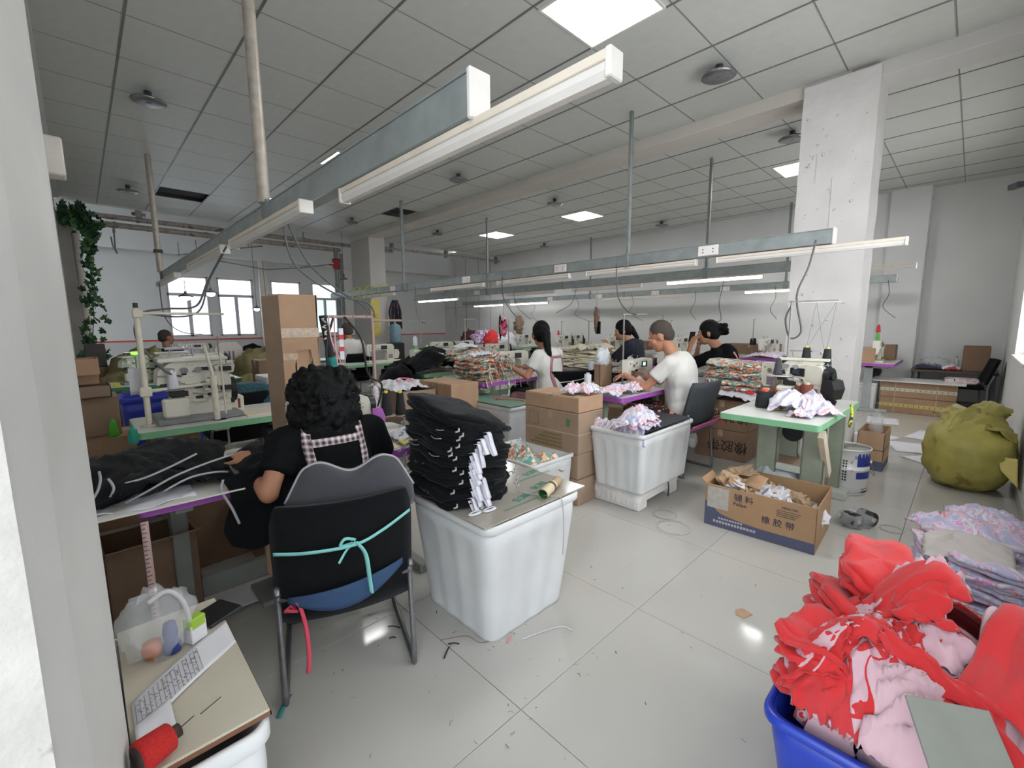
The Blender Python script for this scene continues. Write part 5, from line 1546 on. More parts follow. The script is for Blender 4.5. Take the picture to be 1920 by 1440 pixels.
# man far left and his corner
table(.75, 9.75, 1.3, .6, 'far left sewing table of the man in the dark shirt below the windows', GREYT, motor=False)
lockstitch((1.5, 10.05, .75), 0, 'far machine in front of the man in the dark shirt', MCR)
person((1.02, 9.35, 0), .0, 'man in dark polo shirt at the far left turned sideways below the windows', dict(head=(.02, .1, 1.24), wrL=(.05, .5, .98), wrR=(.28, .45, .95), elL=(-.2, .2, .8)), M('dark polo', '#24262e', .9), SKIN2, JEANS, .013, .95, .6, False, 'short', (0, 0, -1.2))
chair((.95, 9.25, 0), 0, 'black chair of the man in the dark polo at the far left', BLK, w_=.44, bt=.85, bb=.45)
tag(crumple(.5, .4, .16, 61, A=.05).build('garment', WHITEC, None, (1.32, 9.95, .76)), 'white cloth heap on the table of the man in the dark polo', 'garment')
PCH = M('pale plastic chair', '#d9cfc6', .5, var=.02)
t = thing('chair', 'pale plastic chair with three slots in its back below the left window', 'chair', (1.75, 8.9, 0), .1)
m = MB(); m.box(-.22, .22, -.2, .2, .42, .46, .01)
m.build('seat', PCH, t)
m = MB(); m.prism([(-.22, .46), (.22, .46), (.21, 1.0), (.12, 1.1), (-.12, 1.1), (-.21, 1.0)], 'y', -.23, -.19); m.build('backrest', PCH, t)
for x in (-.06, 0, .06): MB().box(x - .012, x + .012, -.232, -.229, .8, .95).build('slot', GREYP, t)
for x, y in ((-.2, -.2), (.2, -.2), (-.2, .18), (.2, .18)): MB().cyl((x, y, 0), (x * .9, y * .9, .42), .02, n=8).build('leg', PCH, t)
# tables with piles below the windows
table(1.9, 10.3, 1.5, .7, 'far table below the second window piled with pink and purple clothes', GREYT, motor=False, grp=None)
VIOLP = MP('violet print', [('#8f6f9e', 0), ('#d8cfe0', .35), ('#b08cc0', .6), ('#ece6ee', .8)], 20)
MAG = M('magenta cloth', '#c8288a', .9, var=.1)
for k, (x, y, sx, h, mt, lab) in enumerate(((2.1, 10.5, .5, .12, MAG, 'magenta cloth heap on the far table below the windows'), (2.55, 10.45, .6, .2, BLK, 'black cloth heap on the far table below the windows'),
                                            (2.6, 10.35, 1.1, .09, VIOLP, 'violet printed cloth spread on the far table below the windows'), (3.2, 10.5, .5, .16, MAG, 'second magenta heap at the right end of the far table'))):
    garment((x, y, .755), sx, .5, h, mt, 70 + k, lab, A=.04)
# pendant lamps
for k, (x, y, z, lit) in enumerate(((1.1, 7.6, 1.78, True), (1.45, 7.9, 1.86, True), (2.9, 11.2, 1.75, True), (4.5, 10.2, 2.42, False))):
    t = thing('pendant_lamp', ['lit pendant lamp at the left of the pair before the first window', 'lit pendant lamp at the right of the pair before the first window', 'small lit pendant lamp before the second window', 'grey cone pendant lamp with red cap left of the far pillar'][k], 'pendant lamp', (x, y, z))
    MB().lathe([(.015, .07), (.02, .04), (.09, -.0), (.092, -.006), (.02, .03)], 18).build('shade', GREYP if not lit else GREYP, t)
    if lit: MB().lathe([(0, -.06), (.045, -.045), (.06, -.01), (.05, .01), (0, .02)], 14).build('bulb', LITT, t)
    else: MB().cyl((0, 0, .06), (0, 0, .12), .018, n=8).build('red_cap', M('red cap', '#b03038', .5), t)
    MB().cyl((0, 0, .06), (0, 0, (2.0 if k < 2 else 3.3) - z + (.0 if k < 2 else .3)), .004, n=5).build('cord', BLACKP, t)

# tall cardboard sheath
t = thing('cardboard_sheath', 'tall taped cardboard sheath with an arched cut-out behind the curly-haired woman', 'cardboard sheath', (.865, 2.98, 0))
m = MB()
m.prism([(.035, 0), (.12, 0), (.095, .7), (.10, 1.12), (.115, 1.22), (.20, 1.22), (.215, 1.12), (.222, .95), (.245, .95), (.262, 1.57), (.03, 1.57)], 'y', 0, .012)
m.build('front_panel', CARD2, t)
MB().prism([(0.05, 0), (.035, .9), (-.0, 1.55), (.25, 1.555), (.26, 1.56), (.255, 1.4)], 'y', .2, .21)
MB().loft([[(.0, .14, z) if False else (-.018 + a, .16, z), (-.01 + a, .165, z), (.037 + b, .008, z), (.03 + b, 0.0, z)] for z, a, b in ((0, .02, .005), (.8, .0, .0), (1.56, -.006, .0))], sm=False).build('side_panel', CARD, t)
MB().box(.115, .205, .016, .022, 1.08, 1.23, .001).build('inner_flap', CARD2, t)
MB().box(.01, .26, .12, .13, 1.45, 1.575).box(.25, .258, .0, .13, .95, 1.57).build('back_panel', CARD, t)
m = MB().box(.03, .262, -.0015, 0, 1.30, 1.36).box(.032, .12, -.0015, 0, 1.16, 1.2).box(.03, .1, -.0015, 0, .86, .90)
o = m.build('tape_strip', TAPE, t); o['kind'] = 'stuff'
o = MB().cyl((.13, -.002, 1.28), (.2, -.002, 1.27), .003, n=4)
t = thing('foam_tube', 'dark foam pipe wrapped with zigzag white and teal cord beside the cardboard sheath', 'pipe', (1.16, 2.98, 0))
MB().cyl((-.005, 0, 1.44), (.045, 0, 1.08), .024, n=14).cyl((.045, 0, 1.08), (.06, 0, .0), .02, n=10).build('pipe_body', M('dark foam', '#2b2e30', .9), t)
zz = [(-.003 + .024 * math.cos(k * 2.4) + .004 * k * .35, -.026 * abs(math.sin(k * 1.2)) - .002, 1.43 - k * .016) for k in range(10)]
MB().tube(zz, .007, 5).build('zigzag_cord', M('cream cord', '#d8cfbb', .8), t)
MB().cyl((.033, 0, 1.165), (.045, 0, 1.085), .03, n=14).cyl((.045, 0, 1.085), (.04, -.01, 1.06), .02, n=8).build('teal_wrap', M('teal string', '#2f8f86', .8, var=.2, vs=90, bump=.6, bs=120), t)
t = thing('strap', 'white strap with two red bands hanging from the wooden crossbar', 'strap', (1.02, 2.39, 0))
MB().box(-.011, .013, 0, .003, 1.19, 1.36).build('strap_body', WHITEC, t); MB().box(-.012, .014, -.001, .004, 1.30, 1.325).box(-.012, .014, -.001, .004, 1.235, 1.26).build('red_band', M('red band', '#d0383c', .7), t).__setitem__('kind', 'stuff')
# ================================================================== middle rows
# row of the seated man and ponytailed woman
table(3.2, 1.98, 1.22, .6, 'purple-edged sewing table of the man in the white t-shirt', PURP)
table(3.02, 3.56, 1.22, .6, 'purple-edged sewing table of the ponytailed woman', PURP)
table(3.05, 4.72, 1.22, .6, 'green-edged sewing table half covered by black clothes', GREEN)
table(2.9, 6.65, 1.22, .6, 'green-edged table in front of the man seen from behind in the white shirt', GREEN)
table(2.6, 8.0, 1.3, .6, 'green-edged table beyond the man seen from behind in the white shirt', M('deep green edge', '#3f7d5a', .5))
ms = lockstitch((3.93, 2.27, .75), 0, 'sewing machine with violet cover worked by the man in the white t-shirt', VIOL)
ms.scale = (.92,) * 3
lockstitch((3.75, 3.86, .75), 0, 'sewing machine in front of the ponytailed woman', BLACKP)
lockstitch((3.75, 5.0, .75), 0, 'cream machine with paper label on the green table behind the black clothes', MCR)
lockstitch((3.3, 5.1, .75), .3, 'cream machine standing over the black clothes heap', MCR)
lockstitch((3.6, 6.9, .75), 0, 'cream machine on the table in front of the man seen from behind', MCR)
stand((3.95, 2.45, .75), .72, 'thread stand with perforated bar beside the man in the white t-shirt', .26, -.5, ((-.08, .2), (.08, .2)))
stand((3.80, 3.98, .75), .68, 'thread stand with dark bar above the ponytailed woman', .22, -.5)
stand((3.35, 5.25, .75), .68, 'thread stand above the black clothes heap', .15, -.6, ((-.08, .15), (.08, .15)), two=True)
stand((4.0, 5.1, .75), .7, 'thread stand with crossbar left of the pink garment', .16, -.5, ((-.08, .15), (.08, .15)))
cone((3.284, 5.295, .906), '#5fe02c', 'neon green thread cone by the black clothes heap, lower one', 'neon green cones', .04, .16, '#e0e0e0', ratio=.8)
cone((3.416, 5.205, .906), '#63e830', 'second neon green thread cone by the black clothes heap', 'neon green cones', .04, .17, '#e0e0e0', ratio=.8)
cone((3.284, 5.295, 1.082), '#e8e8ec', 'white thread cone standing above the neon green cones', None, .035, .12, '#e8e8ec', ratio=.8)
cone((3.93, 5.138, .906), '#d8c62c', 'yellow thread cone left of the teal-orange pile', None, .02, .16, '#d8c62c', ratio=.9)
# black clothes heap
garment((3.3, 4.98, .77), .75, .6, .27, BLK, 81, 'big black garment heap on the green-edged table', A=.05)
garment((3.75, 4.85, .77), .55, .4, .12, BLK, 82, 'black garment end spreading right on the green-edged table', A=.035)
garment((3.12, 5.3, .77), .35, .7, .1, BLK, 83, 'black garment falling over the left end of the green-edged table', A=.03, hang=('x', -.06, -1))
o = MB().blob((0, 0, .2), (.2, .3, .24), 9, .2, 3, 24, 16, flat=0).build('garment', BLK, None, (2.85, 5.0, .42)); tag(o, 'black cloth bulging down beside the green-edged table end', 'garment')
garment((3.85, 4.82, .80), .22, .13, .03, WHITEC, 84, 'small white cloth on the black garment end', A=.02)
garment((3.35, 4.86, .97), .16, .1, .02, WHITEC, 85, 'white patch of cloth on top of the black heap', A=.02)
# multi-coloured pile of the ponytailed woman: separate folded items
NM = 'folded printed garment'
for k, (x, y, z, n_, w_, d_) in enumerate(((3.22, 3.86, .755, 16, .40, .50), (3.50, 4.02, .755, 14, .34, .36), (3.6, 4.62, .9, 8, .4, .4))):
    stack(x, y, z, w_, d_, n_, .017, [MULTI, MULTI2], 30 + k, ['printed garment in the front pile before the ponytailed woman', 'printed garment in the second pile before the ponytailed woman', 'printed garment in the far pile behind the ponytailed woman'][k],
          ['printed garments in the front pile', 'printed garments in the second pile', 'printed garments in the far pile'][k], .3 * k, .03, jag=.14, wav=.03, tiltj=.1, slope=(.0, -.15))
for i in range(14):
    R_ = random.Random(200 + i)
    x = 3.02 + .57 * (i + R_.random() * .6) / 14; y = 3.60 + R_.uniform(-.04, .02); z = R_.uniform(.82, 1.0)
    o = MB().tube(spline([(x, y + .06, z + .03), (x - .01, y - .02, z), (x + R_.uniform(-.02, .02), y - .04, z - .08), (x + R_.uniform(-.03, .03), y - .05, z - .16)], 4), R_.uniform(.008, .016), 6, flat=.5).build('fabric_strip', [MULTI, MULTI2][i % 2])
    tag(o, 'printed strip drooping from the front printed pile, ' + nth(i + 1, 14, 'left'), 'fabric strip', 'printed strips drooping from the front pile')
o = MB().tube(spline([(3.4, 3.58, .78), (3.38, 3.54, .72), (3.36, 3.52, .64), (3.33, 3.5, .58)], 5), .012, 6, flat=.4).build('fabric_strip', MULTI2); tag(o, 'single printed strip hanging over the purple edge towards the scissors', 'fabric strip')
garment((3.12, 3.72, 1.02), .3, .12, .03, WHITEC, 87, 'white cloth curve on top of the front printed pile', A=.03)
garment((3.6, 4.6, 1.05), .35, .2, .05, WHITEC, 88, 'grey-white cloth on top of the far printed pile', A=.03)
# ponytailed woman
DUSTY = M('dusty pink strap', '#a8757b', .9, var=.08)
def pony(c, h, hr):
    ell(c, h((0, -.115, -.0)), (.05, .045, .05), 12, hr)
    cap(c, h((0, -.13, -.01)), h((.01, -.15, -.17)), .05, .035); cap(c, h((.01, -.15, -.17)), h((.05, -.13, -.30)), .034, .01)
t, VV, shm, b_ = person((3.72, 3.2, 0), .05, 'woman in white t-shirt with a black ponytail and dusty pink apron straps', dict(
    pel=(0, .0, .53), chest=(0, .05, .86), neck=(0, .1, 1.06), head=(.0, .16, 1.215), shL=(-.17, .06, 1.0), shR=(.17, .06, 1.0), elL=(-.25, .14, .78), wrL=(-.20, .42, .86), elR=(.24, .2, .78), wrR=(.06, .45, .84)),
    WTEE, SKIN, DUSTY, .009, 1.03, .6, True, 'pony', (-.2, 0, -.55), hairfn=pony)
o = MB().tube([VV['head'] + Vector((.035 * math.cos(a) - .03, -.10 + .03 * math.sin(a * 2), .0 + .035 * math.sin(a))) for a in [k * PI / 6 for k in range(12)]], .012, 6, closed=True).build('scrunchie', M('coral scrunchie', '#c8705e', .8), t)
strap(shm, [(-.07, 1.0), (-.10, .9), (-.095, .75), (-.08, .62)], .03, DUSTY, t); strap(shm, [(.07, 1.0), (.11, .9), (.125, .75), (.12, .62)], .03, DUSTY, t); strap(shm, [(-.08, .985), (0, .985), (.08, .985)], .025, DUSTY, t)
chair((3.95, 3.28, 0), -.5, 'black chair with white piping of the ponytailed woman', BLK, w_=.46, bt=.86, bb=.46)
o = MB().tube(spline([(3.62, 3.14, .74), (3.72, 3.05, .74), (3.9, 2.95, .76), (4.03, 2.93, .79)], 4), .005, 5).build('cord', PVC); tag(o, 'white cord across the chair back of the ponytailed woman', 'cord')
# the seated man
t, VV, shm, b_ = person((3.93, 1.80, 0), .12, 'man with cropped hair in white t-shirt and floral trousers sewing at the purple-edged table', dict(
    pel=(0, .0, .53), chest=(0, .03, .86), neck=(.0, .11, 1.06), head=(.0, .22, 1.21), shL=(-.19, .06, .99), shR=(.19, .06, .99), elL=(-.25, .24, .77), wrL=(-.17, .48, .86), elR=(.24, .3, .77), wrR=(.03, .50, .86),
    hdL=(-.14, .56, .84), knL=(-.16, .42, .53), knR=(.14, .42, .53)),
    WTEE, SKIN, FLOW, .008, 1.03, .62, False, 'short', (-.45, 0, .18), palm=((.3, 0, -1), (0, 0, -1)))
chair((3.98, 1.87, 0), -.12, 'dark grey chair of the man in the white t-shirt', M('dark grey pad', '#3c3f44', .7, var=.05), w_=.47, bt=.86, bb=.46, lean=.1)
tag(MB().tube(spline([(4.02, 1.60, .865), (4.02, 1.605, .7), (4.01, 1.64, .5), (4.0, 1.68, .42)], 5), .006, 5).build('cord', PVC), 'white cord down the back of the dark grey chair', 'cord')
tag(MB().grid(lambda u, v: (3.76 + .46 * u, 1.62 - .05 * u + .03 * v, .47 + .05 * u * .5 - .045 * v), 12, 4, th=.012).build('seat_pad', M('pink pad', '#d070a8', .8, var=.15, vs=40)), 'pink pad hanging under the dark grey chair back', 'seat pad')
tag(MB().tube(spline([(4.2, 1.62, .49), (4.25, 1.59, .5), (4.28, 1.57, .46), (4.29, 1.56, .4)], 5), .006, 5).build('cord', M('coral cord', '#e0604c', .7, var=0)), 'coral cord tied to the right leg of the dark grey chair', 'cord')
o = MB().blob((0, 0, 0), (.05, .04, .07), 3, .4, 3, 16, 12).build('plastic_bag', POLY, None, (3.86, 1.66, .33)); tag(o, 'small clear bag tied to the dark grey chair', 'plastic bag')
o = MB().blob((0, 0, 0), (.035, .03, .05), 8, .4, 3, 14, 10).build('cloth_knot', WHITEC, None, (3.75, 1.69, .36)); tag(o, 'white cloth knot on the left leg of the dark grey chair', 'cloth')
# things on his table
for k, (x, y, sx, sy, h, lab) in enumerate(((3.33, 2.13, .34, .22, .05, 'lilac garment at the front left corner of the seated man table'), (3.62, 2.12, .34, .22, .04, 'orange and lilac garment mid-edge on the table of the seated man'),
                                            (3.84, 2.2, .16, .14, .07, 'lilac garment under the hands of the seated man'))):
    garment((x, y, .757), sx, sy, h, LILAC, 90 + k, lab, group='lilac garments on the table of the man', A=.035)
garment((3.3, 2.42, .757), .26, .2, .05, BEIGE, 94, 'cream cloth at the left end of the table of the man in the white t-shirt', A=.03)
carton((3.62, 2.50, .752), .21, .07, .22, 0, 'tall brown cardboard box on the table left of the violet machine', CARDD, opened=True)
o = MB().blob((0, 0, .07), (.1, .06, .11), 7, .3, 3, 20, 14, flat=0).build('plastic_bag', M('white bag film', '#d6dce0', .3, var=.03, alpha=.75), None, (3.74, 2.55, .95)); tag(o, 'white plastic bag bulging from the tall brown box', 'plastic bag')
spool((3.45, 2.52, .752), '#d9dbe6', 'white thread cylinder left of the tall brown box', None, .035, .14)
spool((4.02, 2.41, .956), '#e2e2e8', 'white thread spool above the machine of the man in the white t-shirt', None, .03, .07)
# boxes, bins
for k in range(4):
    zz = [0, .2, .4, .715][k]; hh = [.198, .198, .312, .115][k]; ox = [0, .01, .0, .005][k]
    c = carton((2.58 + ox, 1.96 + ox, zz), .31, .55, hh, .0, ['lowest cardboard box of the stack left of the foam block', 'cardboard box second from the floor in the stack left of the foam block', 'printed cardboard box with green square near the top of the stack', 'flat lid-like cardboard box on top of the stack'][k], CARD if k < 3 else CARD2)
    if k == 2:
        MB().box(-.001, 0, .08, .12, .2, .26).build('green_label', M('green label', '#5f8a5a', .7), c)
        MB().box(-.001, 0, .4, .5, .17, .175).box(-.001, 0, .4, .5, .27, .275).box(-.001, 0, .4, .405, .17, .275).box(-.001, 0, .5, .505, .17, .275).build('printed_frame', CARDD, c)
        pb = MB()
        for q in range(4):
            for r in range(22 - q * 3): pb.box(-.0015, 0, .16 + r * .015, .171 + r * .015, .02 + q * .03, .04 + q * .03)
        pb.build('faint_print', M('faint print', '#857850', .9, var=0), c)['kind'] = 'stuff'
        MB().box(-.003, .313, -.003, .553, .145, .15, .001).build('strap_band', M('pale strap', '#c9b7a0', .5), c)
for k, (x, y, sx, sy, h, lab) in enumerate(((2.72, 2.12, .2, .14, .06, 'white and pink garment on the box stack, left one'), (2.78, 2.03, .17, .14, .06, 'pink swirl garment on the box stack, right one'))):
    garment((x, y, .834), sx, sy, h, LILAC, 96 + k, lab, A=.03)
ca = carton((2.5, 3.42, 0), .34, .56, .80, 0, 'large cardboard box with green stripe beside the green lid bin', CARD2)
st = MB()
for k in range(16): st.add([(-.001, .53 - .0, .36 + k * .026), (-.001, .50, .372 + k * .026), (-.001, .50, .384 + k * .026), (-.001, .53, .372 + k * .026)], [(0, 1, 2, 3)])
st.build('green_stripe', M('stripe green', '#4d7f55', .8, var=0), ca)
text('H 文', .06, M('olive print', '#5f5a30', .9, var=0), ca, (-.0015, .2, .48), (PI / 2, 0, -PI / 2), 'printed_text')
text('1-51', .06, INK, ca, (-.0015, .43, .5), (PI / 2, 0, -PI / 2), 'printed_text').rotation_euler = (PI / 2, PI / 2, -PI / 2)
cb = carton((2.15, 3.72, 0), .34, .6, .74, -.2, 'open cardboard box left of the green-striped box', CARD, opened=True)
garment((2.36, 4.1, .72), .5, .6, .05, WHITEC, 101, 'white cloth strips draped across the open box', A=.04)
tag(MB().grid(lambda u, v: (2.25 - .02 * v, 3.76 + .09 * u, .76 - .3 * v), 6, 10, th=.004).build('fabric_strip', WHITEC), 'white strip hanging down the side of the open box', 'fabric strip')
tag(MB().tube(spline([(2.3, 4.1, .80), (2.4, 4.2, .81), (2.5, 4.1, .80), (2.4, 4.0, .80), (2.3, 4.1, .80)], 5), .006, 5).build('cord', M('pink cord', '#e88a9c', .7, var=0)), 'pink cord coiled on the white strips over the open box', 'cord')
crate(3.0, 3.38, .34, .86, .59, 'white storage bin under the green cutting lid', ribs=9)
board(2.82, 3.2, 2.94, 3.84, .595, 'sage green board lid with scissors on it', M('sage board', '#6f8f7c', .6, var=.05), .012, 'lid_board', bev=.004)
t = thing('scissors', 'open scissors tied with coral string on the sage green board', 'scissors', (3.02, 3.35, .609), .9)
MB().prism([(-.12, .0), (0, .008), (0, -.004)], 'z', 0, .003).prism([(-.12, .02), (0, .004), (0, -.006)], 'z', .003, .006).build('blade', STEEL, t)
MB().tube([(.04 + .03 * math.cos(a), .025 + .016 * math.sin(a), .004) for a in [k * PI / 6 for k in range(12)]], .005, 6, closed=True).tube([(.04 + .03 * math.cos(a), -.025 + .016 * math.sin(a), .004) for a in [k * PI / 6 for k in range(12)]], .005, 6, closed=True).build('handle', M('coral handle', '#e0707a', .5), t)
tag(MB().tube(spline([(3.0, 3.3, .612), (3.08, 3.2, .612), (3.12, 3.1, .612), (3.1, 3.02, .612)], 5), .008, 5, flat=.4).build('cord', M('coral cord', '#e0604c', .7, var=0)), 'coral string trailing from the scissors on the sage board', 'cord')
crate(2.36, 2.3, .46, .60, .41, 'open white storage bin with printed scraps, behind the acrylic-topped bin', ribs=11)
R_ = random.Random(31)
for i in range(16):
    garment((2.36 + R_.uniform(-.13, .13), 2.3 + R_.uniform(-.2, .2), .27 + R_.uniform(0, .05)), R_.uniform(.16, .24), R_.uniform(.14, .22), R_.uniform(.05, .1), [MULTI, MULTI2][i % 2], 110 + i, 'teal and coral printed scrap in the open white bin', 'fabric scrap', 'printed scraps in the open bin', R_.uniform(0, 6), nu=14, nv=14, A=.03, name='fabric_scrap')
# foam block and bin with black board
t = thing('foam_block', 'white styrofoam packing block under the bin with the black lid', 'foam block', (2.8, 1.57, 0))
def fr(z, q=0):
    pts = []
    base = rrect(.62, .46, .04, z, 4, .31, .23, 0, 0)
    return [(x + .012 * noise.noise(Vector((x * 14, y * 14, z * 20))), y + .012 * noise.noise(Vector((x * 14, y * 14, z * 20 + 5))), zz) for x, y, zz in base]
m = MB()
m.loft([fr(.07), fr(.1), fr(.13), [(x * .98 + .006, y * .98 + .005, .15) for x, y, _ in fr(.15)]], sm=False)
for a, b_, c, d in ((0.005, .13, .005, .455), (.5, .615, .005, .455), (.13, .5, .3, .455)): m.box(a, b_, c, d, 0, .08, .01)
m.build('foam_body', FOAM, t)
m = MB()
for k in range(9): m.box(-.006, .006, .03 + k * .045, .05 + k * .045 + .01 * (k % 2), .03, .12, .004)
m.build('broken_ridge', FOAM, t)['kind'] = 'stuff'
tag(MB().tube(spline([(3.1, 1.61, .155), (3.16, 1.59, .157), (3.2, 1.56, .15), (3.21, 1.55, .08), (3.2, 1.55, .02)], 5), .005, 5).tube(spline([(3.12, 1.56, .157), (3.18, 1.57, .16), (3.24, 1.6, .157)], 4), .005, 5).build('cord', M('navy cord', '#2a2c44', .8, var=0)), 'dark cord knotted round the foam block', 'cord')
crate(3.12, 1.74, .80, .46, .45, 'white storage bin on the foam block, with black lid and lilac cloth', z=.151, ribs=15)
board(2.78, 3.5, 1.53, 1.96, .604, 'black board lid on the bin above the foam block', M('black board', '#2d2f34', .7, var=.05), .014, 'lid_board', bev=.004)
R_ = random.Random(77)
fan = [(2.86 + .12 * math.cos(-2.9 + i * .28) * .7, 1.70 + .11 * math.sin(-2.9 + i * .28) * .9) for i in range(12)]
od_ = sorted(range(12), key=lambda i: fan[i][0] - fan[i][1])
for i in range(12):
    a = -2.9 + i * .28
    garment((fan[i][0], fan[i][1], .62 + .012 * (i % 5)), .2, .2, .07, LILAC, 130 + i, 'lilac and orange garment fanned over the black lid, ' + nth(od_.index(i) + 1, 12, 'left'), 'garment', 'lilac garments on the black lid', a, nu=18, nv=18, A=.035)
for i in range(8):
    y = 1.52 + i * .055
    o = MB().grid(lambda u, v, y=y, i=i: (2.80 - .05 * math.sin(v * 1.6) - .01, y + .06 * u + .01 * math.sin(v * 5 + i), .66 - .15 * v + .01 * math.sin(u * 6)), 5, 8, th=.003).build('garment', LILAC)
    tag(o, 'pointed lilac corner hanging over the left side of the black lid, ' + nth(8 - i, 8, 'left'), 'garment', 'lilac corners hanging over the bin rim')
# boxes behind the man
for k in range(2):
    c = carton((4.56, 1.43, k * .302), .44, .50, .30, 0, ['lower of the two big brown boxes behind the dark grey chair', 'upper of the two big brown boxes behind the dark grey chair'][k], M('brown box', '#8c6f5a', .85, var=.06))
    text('橡胶带', .13, INK, c, (-.0015, .18, .15), (PI / 2, 0, -PI / 2), 'printed_text').rotation_euler = (PI / 2, PI, -PI / 2)
    MB().box(.436, .445, -.004, .504, .0, .3).build('strap_band', M('pale strap', '#c9b7a0', .5), c)
stack(4.78, 1.66, .70, .42, .46, 15, .018, [MULTI2, MULTI], 40, 'printed garment in the pile behind the seated man', 'printed garments on the brown boxes', .1, .025, jag=.13, wav=.03, tiltj=.1)
garment((4.7, 1.62, .61), .40, .5, .08, WHITEC, 141, 'white cloth spread under the printed pile on the brown boxes', A=.04)
garment((4.66, 1.58, .80), .2, .25, .06, M('grey cloth', '#b3b7bd', .9), 142, 'grey cloth on the side of the printed pile on the brown boxes', A=.04)
garment((4.66, 1.5, .68), .14, .18, .03, M('red cloth', '#d8383c', .9), 143, 'red cloth piece at the foot of the printed pile', A=.03)
garment((4.78, 1.48, .64), .24, .2, .08, M('maroon cloth', '#5a2c34', .9), 144, 'maroon cloth lump right of the printed pile', A=.04)
t = thing('food_box', 'clear tub with lime lid on the brown boxes', 'tub', (4.62, 1.76, .62))
MB().lathe([(.0, 0), (.04, 0), (.05, .08), (.05, .085)], 20).build('tub_body', M('cloudy plastic', '#cfd2c4', .3, alpha=.7), t); MB().lathe([(0, .1), (.052, .1), (.054, .085), (.05, .084)], 20).build('lid', M('lime lid', '#b5cf4a', .5), t)

# row of the woman with the phone
table(4.72, 2.32, 1.2, .6, 'grey-topped table the phone-holding woman leans on', M('grey edge', '#77736f', .6), GREYT, LEGD)
table(4.72, 3.72, 1.2, .6, 'grey-topped table carrying the cream folded stack', M('grey edge', '#77736f', .6), GREYT, LEGD)
table(4.72, 5.2, 1.2, .6, 'green-edged table in the middle row behind the ponytailed woman', GREEN)
table(4.72, 6.7, 1.2, .6, 'green-edged table farther left in the middle row', GREEN)
lockstitch((5.3, 2.62, .75), 0, 'machine in front of the phone-holding woman', MCR)
lockstitch((5.55, 4.0, .75), 0, 'machine with small screen behind the cream folded stack', BLACKP, screen=True)
lockstitch((5.0, 5.5, .75), 0, 'machine with dark cover left of the ponytailed woman', BLACKP)
lockstitch((4.9, 6.95, .75), 0, 'cream machine in the middle row left of the printed pile', MCR)
lockstitch((5.4, 6.95, .75), 0, 'second cream machine in the middle row left of the printed pile', MCR)
stack(5.12, 4.0, .755, .30, .36, 15, .016, [BEIGE], 50, 'cream garment in the left pile behind the ponytailed woman', 'cream folded garments, left pile', 0, .02, jag=.06, wav=.03, tiltj=.06)
stack(5.1, 3.66, .755, .34, .40, 14, .016, [BEIGE], 53, 'cream garment in the right pile behind the ponytailed woman', 'cream folded garments, right pile', 0, .02, jag=.05, wav=.025, tiltj=.05)
for k in range(4): garment((5.0 + .1 * k, 3.8 - .06 * k, 1.0), .25, .3, .05, BEIGE, 150 + k, 'loose cream garment on top of the cream piles, ' + nth(k + 1, 4, 'left'), 'garment', 'loose cream garments on the piles', k, A=.04)
cone((4.85, 3.5, .752), '#d6d9e8', 'pale blue-white thread cylinder at the right end of the cream piles', None, .035, .11, '#d6d9e8', ratio=.95)
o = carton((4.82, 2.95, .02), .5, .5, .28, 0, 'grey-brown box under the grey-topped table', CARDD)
def bun(c, h, hr):
    for q in range(14):
        a = q * 1.7; ell(c, h((.03 * math.sin(a), -.14 + .025 * math.cos(a * 1.3), .02 + .04 * math.cos(a))), (.02, .03, .025), 8, hr)
    ell(c, h((0, -.12, .01)), (.035, .04, .04), 10, hr)
t, VV, shm, b_ = person((5.36, 1.86, 0), .1, 'woman with a messy black bun in black t-shirt looking at a phone', dict(
    chest=(0, .1, .86), neck=(0, .2, 1.05), head=(0, .30, 1.20), shL=(-.17, .16, .98), shR=(.17, .16, .98), elL=(-.24, .48, .80), wrL=(-.13, .44, 1.06), hdL=(-.08, .42, 1.15), elR=(.2, .5, .80), wrR=(.02, .40, 1.06), hdR=(.0, .38, 1.14)),
    BTEE, SKIN, JEANS, .010, 1.04, .65, True, 'bun', (-.15, 0, .25), hairfn=bun, palm=((1, -.3, 0), (-.3, -1, 0)))
PEACH = M('peach strap', '#e2a58c', .9)
strap(shm, [(-.08, 1.0), (-.03, .92), (.05, .84)], .025, PEACH, t); strap(shm, [(.09, .98), (.07, .9), (.05, .84)], .025, PEACH, t)
o = MB().box(-.035, .035, -.004, .004, -.07, .07, .003).build('phone', BLACKP, None, (5.26, 2.33, 1.20)); o.rotation_euler = (.3, 0, -.6); tag(o, 'dark phone held up by the woman with the bun', 'phone')
chair((5.4, 1.95, 0), 0, 'black chair of the phone-holding woman', BLK, w_=.44, bt=.86, bb=.46)
def lowpony(c, h, hr):
    cap(c, h((0, -.1, -.0)), h((.02, -.14, -.12)), .045, .03); cap(c, h((.02, -.14, -.12)), h((.03, -.12, -.28)), .03, .012)
t, VV, shm, b_ = person((5.75, 3.36, 0), .1, 'woman in dark navy top bent over her phone behind the white plastic bag', dict(head=(0, .2, 1.19), neck=(0, .13, 1.05), wrL=(-.1, .38, 1.0), elL=(-.24, .2, .8), hdL=(-.06, .44, 1.05)), M('navy top', '#1f2530', .9, bump=.3, bs=9), SKIN, JEANS, .012, 1.06, .95, True, 'long', (-.3, 0, .5), hairfn=lowpony)
chair((5.8, 3.36, 0), 0, 'chair of the woman in the dark navy top', BLK, w_=.42, bt=.86, bb=.46)
stack(6.1, 3.05, .7, .3, .4, 10, .02, [MULTI, MULTI2], 60, 'printed garment in the pile beside the navy-clad woman', 'printed garments beside the navy-clad woman', 0, .02, jag=.12, wav=.03, tiltj=.1)
carton((5.95, 2.85, 0), .4, .5, .68, 0, 'tall box under the printed pile beside the navy-clad woman', CARDD)
